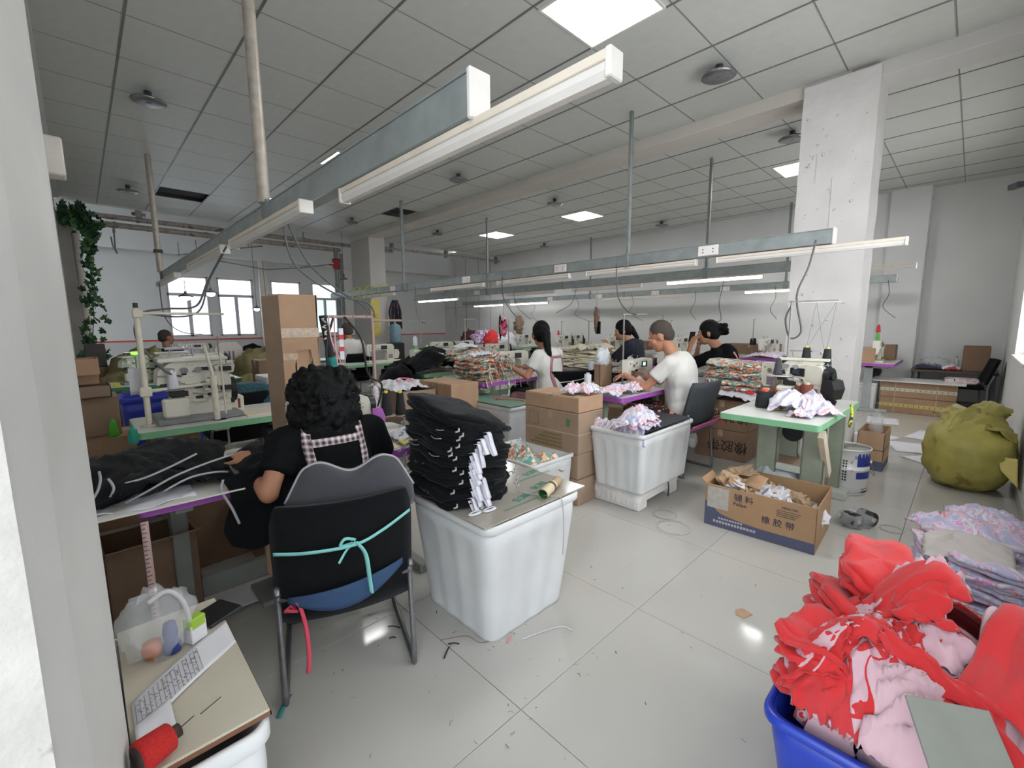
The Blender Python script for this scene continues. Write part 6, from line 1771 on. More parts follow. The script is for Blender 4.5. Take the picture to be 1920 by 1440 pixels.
stand((5.62, 4.1, .75), .66, 'thin stand above the machine behind the cream piles', .1)
stand((5.35, 2.75, .75), .72, 'stand above the phone-holding woman with a pink tie', .1)
for k in range(4): cone((5.52 + .05 * k, 4.25 + .05 * k, 1.0), '#ddd6ae', 'cream thread cone behind the cream piles, ' + nth(k + 1, 4, 'left'), 'cream cones behind the piles', .025, .09, '#ddd6ae')
stand((5.6, 4.32, .75), .26, 'low stand carrying cream cones behind the piles', .12, 0, ((-.06, .24), (.06, .24), (.14, .24)))
# far man seen from behind
t, VV, shm, b_ = person((3.32, 7.4, 0), 0, 'man in white shirt seen from behind left of the wooden thread stand', dict(head=(0, .12, 1.2), elL=(-.29, .12, .8)), WTEE, SKIN2, JEANS, .013, 1.05, .6, False, 'short', (-.2, 0, 0))
chair((3.34, 7.4, 0), 0, 'black chair of the man seen from behind in the white shirt', BLK, w_=.46, bt=.9, bb=.5)
t = thing('calendar', 'yellow paper calendar hanging on the far pillar', 'calendar', (5.02, 9.78, 1.0))
MB().box(-.1, .12, 0, .004, .1, .95).build('sheet', M('yellow paper', '#e2d072', .8, var=.03), t)
m = MB()
for i in range(6):
    for j in range(6): m.box(-.07 + i * .028, -.058 + i * .028, -.001, 0, .28 + j * .06, .31 + j * .06)
o = m.build('printed_day', M('day print', '#b08a3a', .8, var=0), t); o['kind'] = 'stuff'
t = thing('garment_bundle', 'bundle of dark trims hanging beside the yellow calendar', 'bundle', (5.5, 9.7, 1.2))
m = MB(); R_ = random.Random(3)
for i in range(26): x = R_.uniform(-.15, .15); m.tube(spline([(x * .4, 0, .75), (x, R_.uniform(-.05, .05), .5), (x * 1.1, R_.uniform(-.08, .08), R_.uniform(0, .3))], 4), .02, 5)
o = m.build('trim_strip', MP('dark trims', [('#2a2430', 0), ('#4a2f3a', .4), ('#2e3550', .6), ('#6e4a4a', .85)], 20), t); o['kind'] = 'stuff'
t = thing('hose', 'yellow hose coiled round the far end of the nearest right tray', 'hose', (4.2, 0, 0))
pts = [(.09 * math.cos(a), 7.7 + a * .045, 2.02 + .12 * math.sin(a)) for a in [k * .5 for k in range(76)]]
MB().tube(pts, .008, 5).build('coil', M('yellow hose', '#c9cf5a', .5, var=0), t)
t = thing('water_jug', 'blue water jug on a stand beside the far pillar', 'water jug', (5.3, 9.4, .0))
MB().lathe([(.13, .95), (.135, 1.0), (.135, 1.3), (.12, 1.35), (.03, 1.4), (.03, 1.42)], 20).build('jug', M('blue jug', '#8fb4c4', .2, var=.05, alpha=.8), t); MB().box(-.15, .15, -.15, .15, 0, .95, .01).build('dispenser', BLACKP, t)

# back row along the wall
labs = ['purple-edged table right of the pillar against the back wall', 'table with pale cloth just left of the pillar at the back wall', 'green-edged table at the back wall behind the phone-holding woman', 'green-edged table at the back wall right of the ponytailed woman', 'green-edged table at the back wall behind the printed pile', 'green-edged table at the back wall, farthest left']
for k, y in enumerate((.74, 2.25, 3.8, 5.4, 6.9, 8.4)):
    table(8.45, y, 1.2, .6, labs[k], PURP if k < 2 else GREEN, LAM, M('pale leg', '#a9adad', .5))
for k, (x, y, lab, c) in enumerate(((8.85, 1.0, 'cream machine on the purple-edged table right of the pillar', MCR), (8.9, 2.55, 'cream machine just left of the pillar at the back wall', MCR), (8.8, 4.1, 'cream machine at the back wall between the phone-holding woman and the man', MCR),
                                    (8.8, 5.7, 'black and white machine at the back wall right of the ponytailed woman', BLACKP), (8.8, 7.2, 'black and white machine at the back wall left of the pink garment', BLACKP), (9.35, 7.25, 'dark machine at the back wall above the printed pile', BLACKP),
                                    (8.9, 8.7, 'cream machine farthest left at the back wall', MCR))):
    lockstitch((x, y, .75), RN.uniform(-.1, .1), lab, c, sc=1.1)
for k, (x, y, lab) in enumerate(((8.75, 1.25, 'thin stand with wavy cable at the purple-edged back table'), (8.9, 2.8, 'stand with three black cones left of the pillar'), (8.8, 4.35, 'stand with teal and green cones at the back wall'), (8.9, 5.6, 'thin stand right of the ponytailed woman at the back wall'),
                                 (8.9, 7.35, 'thin stand above the dark back wall machine'), (8.7, 8.9, 'thin stand at the left of the back wall row'))):
    stand((x, y, .75), .68, lab, .1, 0, ((-.07, .2), (.07, .2)))
for k, (x, y, z, c, lab) in enumerate(((8.83, 2.8, .955, '#1c1c1f', 'black cone left of the pillar, left of three'), (8.9, 2.76, .955, '#1c1c1f', 'black cone left of the pillar, middle of three'), (8.97, 2.8, .955, '#1c1c1f', 'black cone left of the pillar, right of three'),
                                       (8.73, 4.35, .955, '#3fc4c0', 'turquoise cone at the back wall above the man'), (8.87, 4.35, .955, '#58c840', 'green cone at the back wall above the man'), (8.8, 4.31, .955, '#dcd46a', 'yellow cone at the back wall above the man'),
                                       (8.8, 1.0, 1.078, '#6fbf5a', 'green cone on the machine right of the pillar'), (8.8, 1.0, 1.2, '#d0404c', 'red spool on top of the green cone right of the pillar'), (8.6, 7.2, 1.078, '#d8384a', 'red cone above the far dark machine'))):
    cone((x, y, z), c, lab, None, .03, .11, c)
carton((8.5, .98, .752), .3, .3, .22, 0, 'tan cardboard box on the purple-edged table right of the pillar', CARD2)
carton((9.3, .82, .752), .3, .3, .24, 0, 'brown box behind the machine right of the pillar', CARDD)
carton((9.2, 2.5, .752), .4, .9, .2, 0, 'long brown box at the back wall left of the pillar', CARDD)
carton((9.2, 5.1, .752), .4, 1.0, .2, 0, 'long brown box at the back wall right of the ponytailed woman', CARDD)
garment((8.9, 2.5, .757), 1.0, .55, .06, LILAC, 161, 'pale printed cloth spread on the table left of the pillar', A=.03)
o = MB().blob((0, 0, .1), (.16, .22, .12), 5, .1, 3, 20, 12, flat=0).build('cloth_roll', VIOLP, None, (8.3, 2.45, .5)); tag(o, 'rolled violet printed bundle beneath the table left of the pillar', 'cloth')
carton((8.2, 2.2, 0), .5, .8, .5, 0, 'wide box under the violet bundle left of the pillar', CARDD)
for k, (x, y, mt, lab, s) in enumerate(((7.9, 9.3, VIOLP, 'violet printed heap at the far left back corner', .5), (8.1, 8.6, WHITEC, 'white cloth heap in the back corner row', .45), (7.8, 8.8, M('red cloth', '#d8383c', .9), 'bright red cloth hanging in the back corner row', .35), (8.3, 9.6, M('grey cloth', '#b3b7bd', .9), 'grey bag heap in the back corner', .45),
                                     (8.0, 10.0, M('maroon cloth', '#5a2c34', .9), 'maroon cloth at the far back corner', .4), (8.4, 9.0, VIOLP, 'dark violet heap left of the grey heap', .4))):
    o = MB().blob((0, 0, .15), (s * .62, s * .62, .27), 11 + k, .35, 3, 24, 16, flat=0).build('garment_heap', mt, None, (x, y, .752)); tag(o, lab, 'garment heap')
table(7.4, 8.3, 1.2, .6, 'table carrying the heaps in the far back corner', GREEN); table(7.5, 9.5, 1.3, .6, 'second table carrying heaps in the far back corner', GREEN)
# hanging garments
t = thing('hanging_garment', 'pink and black garment hanging from a cord near the back wall', 'garment', (6.3, 6.75, 1.1))
MB().blob((0, 0, .22), (.06, .09, .2), 3, .3, 3, 16, 14).build('pink_part', MP('pink print', [('#e8477f', 0), ('#efc9d0', .4), ('#3a2c34', .62), ('#e86a8e', .75)], 18), t); MB().blob((0, .1, .2), (.03, .03, .24), 4, .3, 3, 12, 10).build('black_part', BLK, t)
MB().cyl((0, 0, .4), (0, .0, .9), .003, n=5).build('hanging_cord', CABLE, t)
t = thing('tape_bundle', 'brown tape bundle hanging from a cord in the middle row', 'bundle', (6.1, 4.3, 1.2))
MB().blob((0, 0, .22), (.04, .05, .2), 5, .4, 4, 14, 14).build('tape_coil', M('brown tape', '#8f7562', .8, var=.2, vs=50), t); MB().box(-.02, .02, -.07, -.02, .0, .2).build('dark_tape', BLK, t)
MB().cyl((0, 0, .4), (0, .0, .75), .003, n=5).build('hanging_cord', CABLE, t)
t = thing('tape_bundle', 'tangle of brown ties on the stand bar above the ponytailed woman', 'bundle', (3.9, 3.9, 1.36))
MB().blob((0, 0, .0), (.06, .05, .1), 6, .5, 4, 16, 14).build('tape_coil', M('brown tape', '#8f7562', .8, var=.2, vs=50), t)
# ================================================================== right side
# green table nearest the pillar
t = thing('sewing_table', 'green-edged sewing table before the white pillar, nearest on the right', 'table', (3.16, .585, 0), -.02, 'sewing machine tables')
MB().prism([(x, y) for x, y, _ in rrect(1.192, .592, .02, 0, 4, .6, .3)], 'z', .71, .75).build('table_top', LAM, t)
m = MB(); n1 = [(x, y) for x, y, _ in rrect(1.2, .6, .024, 0, 4, .6, .3)]; n2 = [(x, y) for x, y, _ in rrect(1.19, .59, .02, 0, 4, .6, .3)]; k = len(n1)
vs = [(x, y, .708) for x, y in n1] + [(x, y, .747) for x, y in n1] + [(x, y, .749) for x, y in n2]
m.add(vs, [(i, (i + 1) % k, k + (i + 1) % k, k + i) for i in range(k)] + [(k + i, k + (i + 1) % k, 2 * k + (i + 1) % k, 2 * k + i) for i in range(k)])
m.build('edge_band', GREEN, t)
for x in (.52, 1.08):
    for y in (.13, .43):
        l = MB().box(x - .03, x - .022, y - .07, y + .07, .04, .71).box(x - .03, x + .03, y - .07, y - .062, .04, .71).box(x - .03, x + .03, y + .062, y + .07, .04, .71)
        l.build('leg', LEG, t)
    MB().box(x - .035, x + .035, .02, .58, 0, .05, .006).build('foot', LEG, t)
    MB().box(x - .03, x - .0, .2, .36, .28, .33, .003).build('leg_brace', M('pale steel', '#c9cbc3', .5), t)
MB().box(.16, 1.04, .42, .45, .14, .22, .004).build('cross_bar', LEG, t)
MB().at(.5, .05, .45, 0, .0, .9).box(-.22, .22, -.005, .03, -.035, .035).build('knee_board', M('pale wood', '#e0d2bb', .4, var=.05), t)
MB().cyl((.62, .3, .55), (.82, .3, .55), .07, n=16).build('motor', BLACKP, t)
overlock((4.0, .88, .75), -PI / 2 + .1, 'cream overlock machine under tall black cones beside the pillar', sc=1.05)
lockstitch((3.98, .93, .75), -PI / 2 - .3, 'binding machine arm with black cylinder behind the brown cones', BLACKP)
t = stand((4.02, 1.0, .75), .79, 'grey thread stand with white bar in front of the pillar', .30, -PI / 2)
MB().box(.06, .31, -.009, .009, .765, .775, .002).build('white_bar', PVC, t)
tag(MB().cyl((0, 0, 0), (0, 0, .004), .06, n=22).build('spool_plate', GREYP, None, (4.0, .87, 1.02)), 'round grey plate under the left tall black cone', 'plate')
tag(MB().cyl((0, 0, 0), (0, 0, .02), .05, n=22).cyl((0, 0, -.14), (0, 0, 0), .018, n=14).build('spool_holder', GREYP, None, (4.0, .69, .93)), 'grey knob-topped holder at the right end of the overlock machine', 'holder')
cone((4.0, .87, 1.025), '#26272b', 'left of the two tall black cones in front of the pillar', 'tall black cones at the pillar', .038, .155)
cone((3.98, .735, 1.02), '#26272b', 'right of the two tall black cones in front of the pillar', 'tall black cones at the pillar', .036, .155, rot=(0, .06, 0))
cone((3.9, 1.03, .965), '#4a4a50', 'grey pointed cone left of the stand, outer one', None, .034, .13, '#8a8a90', ratio=.45)
cone((3.95, 1.0, .97), '#2d2e33', 'dark pointed cone left of the stand, inner one', None, .03, .14, '#8a8a90', ratio=.45)
tag(MB().cyl((0, 0, 0), (0, 0, .006), .085, n=22).build('spool_plate', PVC, None, (3.92, 1.02, .958)), 'white round plate under the grey pointed cones', 'plate')
for i, (x, y, c, lab, r, h) in enumerate(((3.80, 1.075, '#7a4238', 'squat brown cone farthest left in the group on the green table', .05, .1), (3.86, 1.00, '#7a4238', 'squat brown cone beside the grey pointed cones', .05, .1), (3.9, .93, '#8e2b28', 'dark red cone behind the squat brown ones', .038, .1),
                                          (3.84, .865, '#7d4a40', 'tall brown spool, left of the pair behind the lilac cloth', .03, .15), (3.82, .81, '#86453a', 'tall brown spool, right of the pair behind the lilac cloth', .04, .165))):
    spool((x, y, .752), c, lab, 'brown spools on the green table', r, h)
cone((3.58, 1.02, .752), '#1d2526', 'wide black cone with red collar on the green table', None, .06, .12, '#d8452f', ratio=.85)
tag(MB().cyl((0, 0, 0), (0, 0, .1), .03, .022, n=14).build('paper_core', M('tan paper core', '#b89a78', .8), None, (3.55, .93, .752)), 'tan paper core beside the wide black cone', 'core')
th = MB()
for a, b_ in (((4.03, .84, 1.525), (3.99, .87, 1.18)), ((4.03, .84, 1.525), (3.98, .76, 1.18)), ((4.02, .71, 1.525), (3.98, .74, 1.18)), ((4.02, .71, 1.525), (4.0, .87, 1.18))): th.cyl(a, b_, .0012, n=4)
tag(th.build('thread', CABLE), 'fine threads crossing from the white bar to the tall black cones', 'thread', None, 'stuff')
for i, (x, y, sx, sy, h, rz, lab) in enumerate(((3.58, .86, .3, .24, .13, .2, 'big lilac garment heap on the green table, left part'), (3.62, .74, .3, .22, .12, -.3, 'lilac garment draped at the middle of the green table'), (3.6, .68, .3, .18, .06, .8, 'pale garment trailing to the front edge of the green table'),
                                                (3.42, .74, .22, .14, .02, 0, 'flat orange and lilac scrap on the green table'))):
    garment((x, y, .752), sx, sy, h, LILAC, 170 + i, lab, 'garment', 'lilac garments on the green table', rz, A=.03, f=6)
o = MB().blob((0, 0, .04), (.05, .05, .05), 4, .3, 4, 16, 12, flat=0).build('garment', BLK, None, (3.85, .68, .752)); tag(o, 'small black cloth ball right of the lilac heap', 'garment')
o = MB().grid(lambda u, v: (4.02 + .06 * u - .02 * v, .575 - .01 * math.sin(v * 3) - .01 * math.sin(u * 5), .765 - .17 * v * (1 - .3 * abs(u - .5))), 8, 12, th=.006).build('garment', MP('neon yellow print', [('#c6d23a', 0), ('#2b2f22', .42), ('#d4de4a', .5), ('#23261d', .85)], 70)); tag(o, 'neon yellow and black printed cloth hanging over the green table edge', 'garment')
o = MB().blob((0, 0, .12), (.13, .2, .16), 6, .3, 3, 20, 14, flat=0).build('plastic_bag', M('white bag film', '#d6dce0', .3, alpha=.75), None, (3.7, .95, .0)); tag(o, 'clear-white plastic bag of cloth under the green table', 'plastic bag')
carton((3.95, .7, 0), .3, .35, .25, 0, 'cardboard box on the floor under the green table', CARDD)
# paint bucket
t = thing('bucket', 'white and blue metal paint drum with wire handle beside the green table', 'bucket', (4.40, .61, 0))
PB = M('drum white', '#d2d1cf', .4, .2, var=.05, dirt=('#8f8b86', 12, .64)); PBB = M('drum blue', '#2b3a86', .35, .2, var=.08, dirt=('#cfcfd2', 14, .7))
MB().lathe([(.0, 0), (.132, 0), (.137, .01), (.14, .06), (.143, .065), (.143, .2), (.147, .205), (.147, .215), (.143, .22), (.145, .36), (.152, .365), (.152, .375), (.145, .375), (.14, .37), (.138, .02), (0, .015)], 32).build('drum', PB, t)
MB().lathe([(0, .36), (.147, .365)], 28).build('lid', M('drum lid', '#b9b4a9', .5, var=.1), t)
m = MB()
for z0, z1, a0, a1 in ((.24, .345, -2.55, -.9), (.14, .195, -2.55, -1.45)):
    m.grid(lambda u, v: (.1445 * math.cos(a0 + (a1 - a0) * u), .1445 * math.sin(a0 + (a1 - a0) * u), z0 + (z1 - z0) * v), 14, 1)
m.build('blue_band', PBB, t)
m = MB()
for z0, z1, a0, a1 in ((.03, .04, -2.2, -1.3), (.055, .06, -2.2, -1.3)): m.grid(lambda u, v: (.1425 * math.cos(a0 + (a1 - a0) * u), .1425 * math.sin(a0 + (a1 - a0) * u), z0 + (z1 - z0) * v), 10, 1)
for i in range(5):
    for j in range(8):
        a = -3.55 + i * .12; m.grid(lambda u, v: (.1448 * math.cos(a + .07 * u), .1448 * math.sin(a + .07 * u), .12 + j * .022 + .014 * v), 1, 1)
o = m.build('small_print', INK, t); o['kind'] = 'stuff'
MB().tube(spline([(.14, -.05, .28), (.17, -.1, .2), (.08, -.17, .14), (.02, -.15, .26)], 6), .003, 5).build('wire_handle', STEEL, t)
MB().cyl((.0, -.146, .27), (.0, -.156, .27), .012, n=10).build('handle_lug', PVC, t)
tag(MB().box(0, .16, 0, .1, 0, .06, .004).build('white_block', M('grey white block', '#b9bab2', .7), None, (4.1, .56, 0)), 'pale grey block on the floor at the foot of the paint drum', 'block')
# open box in the aisle
t = thing('cardboard_box', 'open brown carton with blue printed wave, full of crumpled paper, in the aisle', 'cardboard box', (3.0, .53, 0), .04)
sx, sy, sz, thk = .49, .64, .29, .006
CB = M('kraft carton', '#ad8a68', .8, var=.05, vs=6)
MB().box(0, sx, 0, sy, 0, thk).box(0, sx, 0, thk, 0, sz, .001).box(0, sx, sy - thk, sy, 0, sz, .001).box(0, thk, 0, sy, 0, sz, .001).box(sx - thk, sx, 0, sy, 0, sz, .001).build('carton_body', CB, t)
m = MB(); N_ = 24
vs = []; 
for i in range(N_ + 1):
    u = i / N_; y = sy * (1 - u); top = .018 + .10 * (1 - u) ** 1.6 + .13 * math.exp(-((u) / .09) ** 2) * .6 + .05 * math.exp(-((u - 1.0) / .5) ** 2)
    vs += [(-.001, y, .002), (-.001, y, min(top, .17))]
m.add(vs, [(2 * i, 2 * i + 2, 2 * i + 3, 2 * i + 1) for i in range(N_)])
m.build('blue_wave', M('wave print', '#565a72', .8, var=.05), t)
IB = M('indigo print', '#34364f', .9, var=0)
RT = (PI / 2, 0, -PI / 2)
text('橡 胶 带', .052, IB, t, (-.0018, .20, .135), RT, 'printed_text')
text('辅 料', .052, IB, t, (-.0018, .40, .235), RT, 'printed_text', (1, 1, 1))
text('Fuliao', .034, IB, t, (-.0018, .42, .193), RT, 'printed_text')
text('OEKO-TEX', .018, IB, t, (-.0018, .14, .245), RT, 'printed_text')
WT = M('pale print', '#b8b4b8', .9, var=0)
pb = MB()
for q in range(14): pb.box(-.0022, -.0005, .32 + q * .019, .334 + q * .019, .032, .048)
for q in range(9): pb.box(-.0022, -.0005, .40 + q * .017, .412 + q * .017, .06, .072)
pb.build('pale_print', WT, t)['kind'] = 'stuff'
pb = MB()
for q in range(4): pb.box(-.0018, 0, .08 + .01 * q, .21, .222 - q * .012, .224 - q * .012)
pb.build('fine_print', IB, t)['kind'] = 'stuff'
MB().box(-.002, -.0005, .49, .625, .13, .275).build('tape_patch', M('pale tape', '#b9b3ab', .3, var=.1, vs=30), t)
MB().box(.2, .26, -.0015, 0, .1, .2).build('paper_label', PAPER, t)
m = MB().add([(0, sy, sz), (0, sy + .03, sz + .03), (.2, sy + .03, sz + .035), (.2, sy, sz), (0, sy, sz - .004), (0, sy + .03, sz + .026), (.2, sy + .03, sz + .031), (.2, sy, sz - .004)], [(0, 1, 2, 3), (7, 6, 5, 4), (0, 4, 5, 1), (1, 5, 6, 2), (2, 6, 7, 3)])
m.build('torn_flap', CB, t)
R_ = random.Random(12)
for i in range(15):
    x = 3.0 + .08 + R_.uniform(0, .3); y = .62 + (i / 15) * .5; hgt = .14 + .14 * (i / 15)
    mt = KRAFT if i % 3 else PAPER
    if i in (6, 8): mt = PAPER
    mp_ = MB().blob((0, 0, 0), (R_.uniform(.07, .11), R_.uniform(.05, .09), R_.uniform(.035, .06)), 300 + i, .75, 2.6, 22, 14, oc=2)
    o = mp_.build('crumpled_paper', mt, None, (x, y, hgt)); o.rotation_euler = (R_.uniform(-.5, .5), R_.uniform(-.5, .5), R_.uniform(0, 3))
    for p in o.data.polygons: p.use_smooth = False
    tag(o, ['crumpled white paper ball in the open brown carton', 'crumpled kraft paper in the open brown carton'][mt == KRAFT], 'crumpled paper', ['white papers in the carton', 'kraft papers in the carton'][mt == KRAFT])
for i, (x, y, z, rx, rz) in enumerate(((3.10, 1.02, .27, .5, .3), (3.16, .92, .30, -.6, 1.1), (3.25, 1.05, .28, .3, 2.0), (3.12, 1.1, .26, .9, .2))):
    o = MB().grid(lambda u, v: (.15 * (u - .5), .11 * (v - .5) * (1 + .3 * u), .03 * math.sin(u * 3) + .015 * noise.noise(Vector((u * 4, v * 4, i)))), 8, 8, th=.0025).build('torn_cardboard', CB, None, (x, y, z)); o.rotation_euler = (rx, .3, rz)
    tag(o, 'torn flat cardboard piece sticking out of the open brown carton', 'cardboard piece', 'torn cardboard in the carton')
# bag of two spools on the floor
t = thing('plastic_bag', 'clear bag with black tape reels lying on the floor right of the carton', 'plastic bag', (3.68, .43, 0), -.5)
MB().blob((0, 0, .045), (.13, .09, .06), 5, .3, 3, 24, 14, flat=0).build('film', POLY, t)
for k, (dx, dy) in enumerate(((-.055, -.01), (.055, -.02))):
    r = thing('tape_reel', ['left black reel with brass core inside the clear floor bag', 'right black reel with brass core inside the clear floor bag'][k], 'reel', (3.68 + dx * .9, .43 + dy - dx * .5, .05), -.5, 'black reels in the bag')
    MB().at(0, 0, 0, 0, PI / 2).lathe([(.018, -.045), (.048, -.045), (.05, -.04), (.05, .04), (.048, .045), (.018, .045), (.018, -.045)], 22).build('wound_tape', M('black tape', '#232427', .5, var=.1), r)
    MB().at(0, 0, 0, 0, PI / 2).lathe([(.008, .05), (.018, .05), (.018, -.05), (.008, -.05), (.008, .05)], 16).build('core_ring', M('brass core', '#a8985a', .4, .4), r)
# small box on the right
c = carton((5.17, .46, 0), .42, .2, .36, 0, 'open cardboard box with clear bag to the right of the pillar', CARD2, opened=True)
MB().box(-.0012, .0, .0, .2, 0, .09).box(0, .42, -.0012, 0, 0, .07).build('dark_print', M('wave print', '#565a72', .8, var=.05), c)
MB().box(-.003, .423, -.003, .203, .19, .197).build('strap_band', M('dark strap', '#4a4446', .5), c)
t = MB().blob((0, 0, .1), (.07, .05, .13), 8, .35, 3, 20, 16).build('plastic_bag', POLY, None, (5.35, .55, .30)); tag(t, 'clear plastic bag standing in the box right of the pillar', 'plastic bag')
# boxes, table and chair at the back right corner
for k in range(2):
    c = carton((8.77, .06, k * .235), .46, .84, .23, 0, ['lower wide box strapped with a yellow tape measure, back right', 'upper wide box strapped with a cream tape measure, back right'][k], CARD2)
    MB().box(-.003, -.001, .0, .84, .09, .14).build('ruler_tape', M('ruler tape %d' % k, ['#d5c67a', '#ddd5bf'][k], .6, var=0), c)
    m = MB()
    for q in range(14): m.box(-.004, -.003, .03 + q * .058, .036 + q * .058, .1, .125)
    o = m.build('ruler_mark', INK, c); o['kind'] = 'stuff'
    for y in (.2, .66): MB().box(-.004, -.002, y, y + .01, 0, .23).build('twine', M('pale strap', '#c9b7a0', .5), c)
board(8.66, 9.2, -.02, 1.02, .472, 'white board lying on the two strapped boxes at the back right', LAM, .02, 'lid_board')
crate(8.75, 1.08, .36, .3, .44, 'white storage bin beside the strapped boxes at the back right', ribs=7)
t = thing('low_table', 'low dark brown table along the recessed wall at the back right', 'table', (9.35, -.33, 0))
MB().box(0, .6, 0, .95, .58, .62, .004).build('table_top', M('dark brown top', '#5c504a', .5), t)
for x, y in ((.04, .04), (.04, .88), (.54, .04), (.54, .88)): MB().box(x - .02, x + .02, y - .02, y + .02, 0, .58).build('leg', GREYP, t)
MB().box(.02, .58, .02, .93, .08, .1).build('shelf', GREYP, t)
carton((9.45, -.22, .622), .34, .28, .37, 0, 'tall open brown box on the low dark table', CARDD, opened=True)
garment((9.6, .42, .625), .35, .3, .07, M('navy cloth', '#343a58', .9), 180, 'navy cloth pile on the low dark table', A=.03)
garment((9.55, .17, .625), .26, .2, .05, WHITEC, 181, 'white cloth pile on the low dark table', A=.03)
garment((9.45, .15, .625), .14, .14, .04, M('red cloth', '#d8383c', .9), 182, 'small red cloth on the low dark table', A=.02)
o = MB().blob((0, 0, .07), (.2, .18, .1), 8, .3, 3, 20, 14, flat=0).build('plastic_bag', POLY, None, (9.65, .36, .64)); tag(o, 'clear plastic bag over the cloth on the low dark table', 'plastic bag')
t = thing('bottle', 'clear plastic bottle on the low dark table', 'bottle', (9.68, .12, .622)); MB().lathe([(0, 0), (.03, 0), (.03, .13), (.012, .17), (.012, .19)], 14).build('bottle_body', M('clear bottle', '#c9d6e2', .1, alpha=.5), t); MB().cyl((0, 0, .19), (0, 0, .205), .014, n=10).build('bottle_cap', GREYP, t)
chair((9.05, .02, 0), .15, 'black chair with printed cushion in the back right corner', BLK, w_=.44, bt=.84, bb=.5)
o = MB().loft([[(x, y, z) for x, y, _ in rrect(.36 * q, .36 * q, .06, 0, 4)] for z, q in ((0, .95), (.02, 1), (.05, 1), (.065, .9))]).build('seat_cushion', MP('rose print', [('#d9c8cc', 0), ('#b86f80', .45), ('#e3d8d8', .55), ('#5a4c58', .85)], 26), None, (9.05, .04, .482)); tag(o, 'rose printed cushion on the corner chair', 'cushion')
carton((6.6, -.34, 0), .5, .42, .2, 0, 'open low pinkish-brown box behind the mustard sack', M('pinkish box', '#a8806c', .85), opened=True)
for i, (x, y, sx, sy, rz) in enumerate(((6.4, .35, .5, .35, .3), (7.2, .25, .6, .3, -.2), (5.9, .2, .3, .25, .8), (7.9, .75, .5, .35, .1), (6.8, .7, .4, .3, 1.2))):
    o = MB().grid(lambda u, v: (sx * (u - .5), sy * (v - .5), .003 + .008 * abs(noise.noise(Vector((u * 3 + i, v * 3, 0))))), 8, 8, th=.001).build('paper_sheet', PAPER, None, (x, y, 0)); o.rotation_euler = (0, 0, rz)
    tag(o, ['white paper sheet on the floor right of the pillar, nearest the small box', 'long white paper on the floor before the strapped boxes', 'white paper scrap on the floor left of the mustard sack', 'white paper on the floor below the strapped boxes', 'white paper sheet on the floor behind the small box'][i], 'paper')
# mustard sack
t = sack((5.32, -.07, 0), (.42, .28, .30), 12, 'large mustard woven sack with a yellow rag tied round it, by the right wall', MUST, 0, None, False, .07)
m = crumple(.60, .42, .12, 15, A=.06, f=5, nu=34, nv=34, dome=2.2).build('folded_mouth', MUST, t, (.03, .0, .47)); m.rotation_euler = (.1, -.12, .2)
MB().blob((.2, -.1, .60), (.2, .12, .09), 15, .3, 1.8, 24, 14).build('gathered_neck', MUST, t)
m = MB().grid(lambda u, v: (-.36 - .02 * math.sin(v * 3), -.10 + .12 * u, .36 + .04 * math.sin(u * 3) - .05 * v * (1 + u)), 10, 6, th=.004).grid(lambda u, v: (-.35 - .02 * v, -.13 - .1 * u * (1) - .02 * v, .34 - .12 * u * v - .1 * v), 8, 6, th=.004)
m.build('yellow_rag', M('yellow rag', '#d8c67a', .9, var=.05), t, (0, -.03, .0))
# lilac printed pile behind the red heap
R_ = random.Random(91)
for k, (x, y, rz, n_, w_, d_) in enumerate(((3.02, -.03, .25, 18, .36, .24), (3.3, -.17, -.1, 17, .5, .26), (2.85, -.17, -.2, 20, .34, .26), (3.62, -.2, .15, 14, .4, .26))):
    stack(x, y, .004, w_, d_, n_, .0145, [LILC], 400 + k, ['lilac printed cloth in the floor pile nearest the aisle', 'lilac printed cloth in the middle floor pile', 'lilac printed cloth in the pile right behind the red heap', 'lilac printed cloth in the farthest floor pile by the wall'][k],
          ['lilac pile by the aisle', 'lilac middle pile', 'lilac pile behind the red heap', 'farthest lilac pile'][k], rz, .015, name='folded_cloth', cat='folded cloth', jag=.05, wav=.03, tiltj=.06, slope=(.1 * (-1) ** k, .12))
GREYC = M('grey jersey', '#c0b9b5', .9, var=.05, bump=.2, bs=20)
garment((2.95, -.08, .26), .36, .3, .07, GREYC, 191, 'plain grey-white cloth on top of the lilac pile', A=.03, th=.01)
garment((3.2, -.05, .24), .4, .3, .08, LILC, 192, 'lilac printed cloth curving over the top of the lilac pile', A=.04, th=.01, rz=.5)
garment((3.5, -.15, .22), .5, .34, .08, LILC, 193, 'lilac and grey cloth at the wall end of the lilac pile', A=.04, th=.01)

# ================================================================== blue bin with the red heap, nearest right
crate(1.50, -.01, .72, .58, .41, 'royal blue plastic bin overflowing with red and pink cloth, nearest on the right', M('royal blue plastic', '#1f3fb4', .3, var=.04, spec=.6), ribs=3, grp=None, taper=.82)
def heapz(x, y):
    e = lambda a, b, sx, sy: math.exp(-((x - a) / sx) ** 2 - ((y - b) / sy) ** 2)
    z = .35 + .28 * e(1.50, -.02, .20, .20) + .12 * e(1.26, .14, .10, .10) + .10 * e(1.2, -.10, .14, .16)
    ox = max(1.17 - x, x - 1.87, 0); oy = max(-.31 - y, y - .27, 0)
    return z - 3.2 * max(0, math.hypot(ox, oy)) ** 1.15


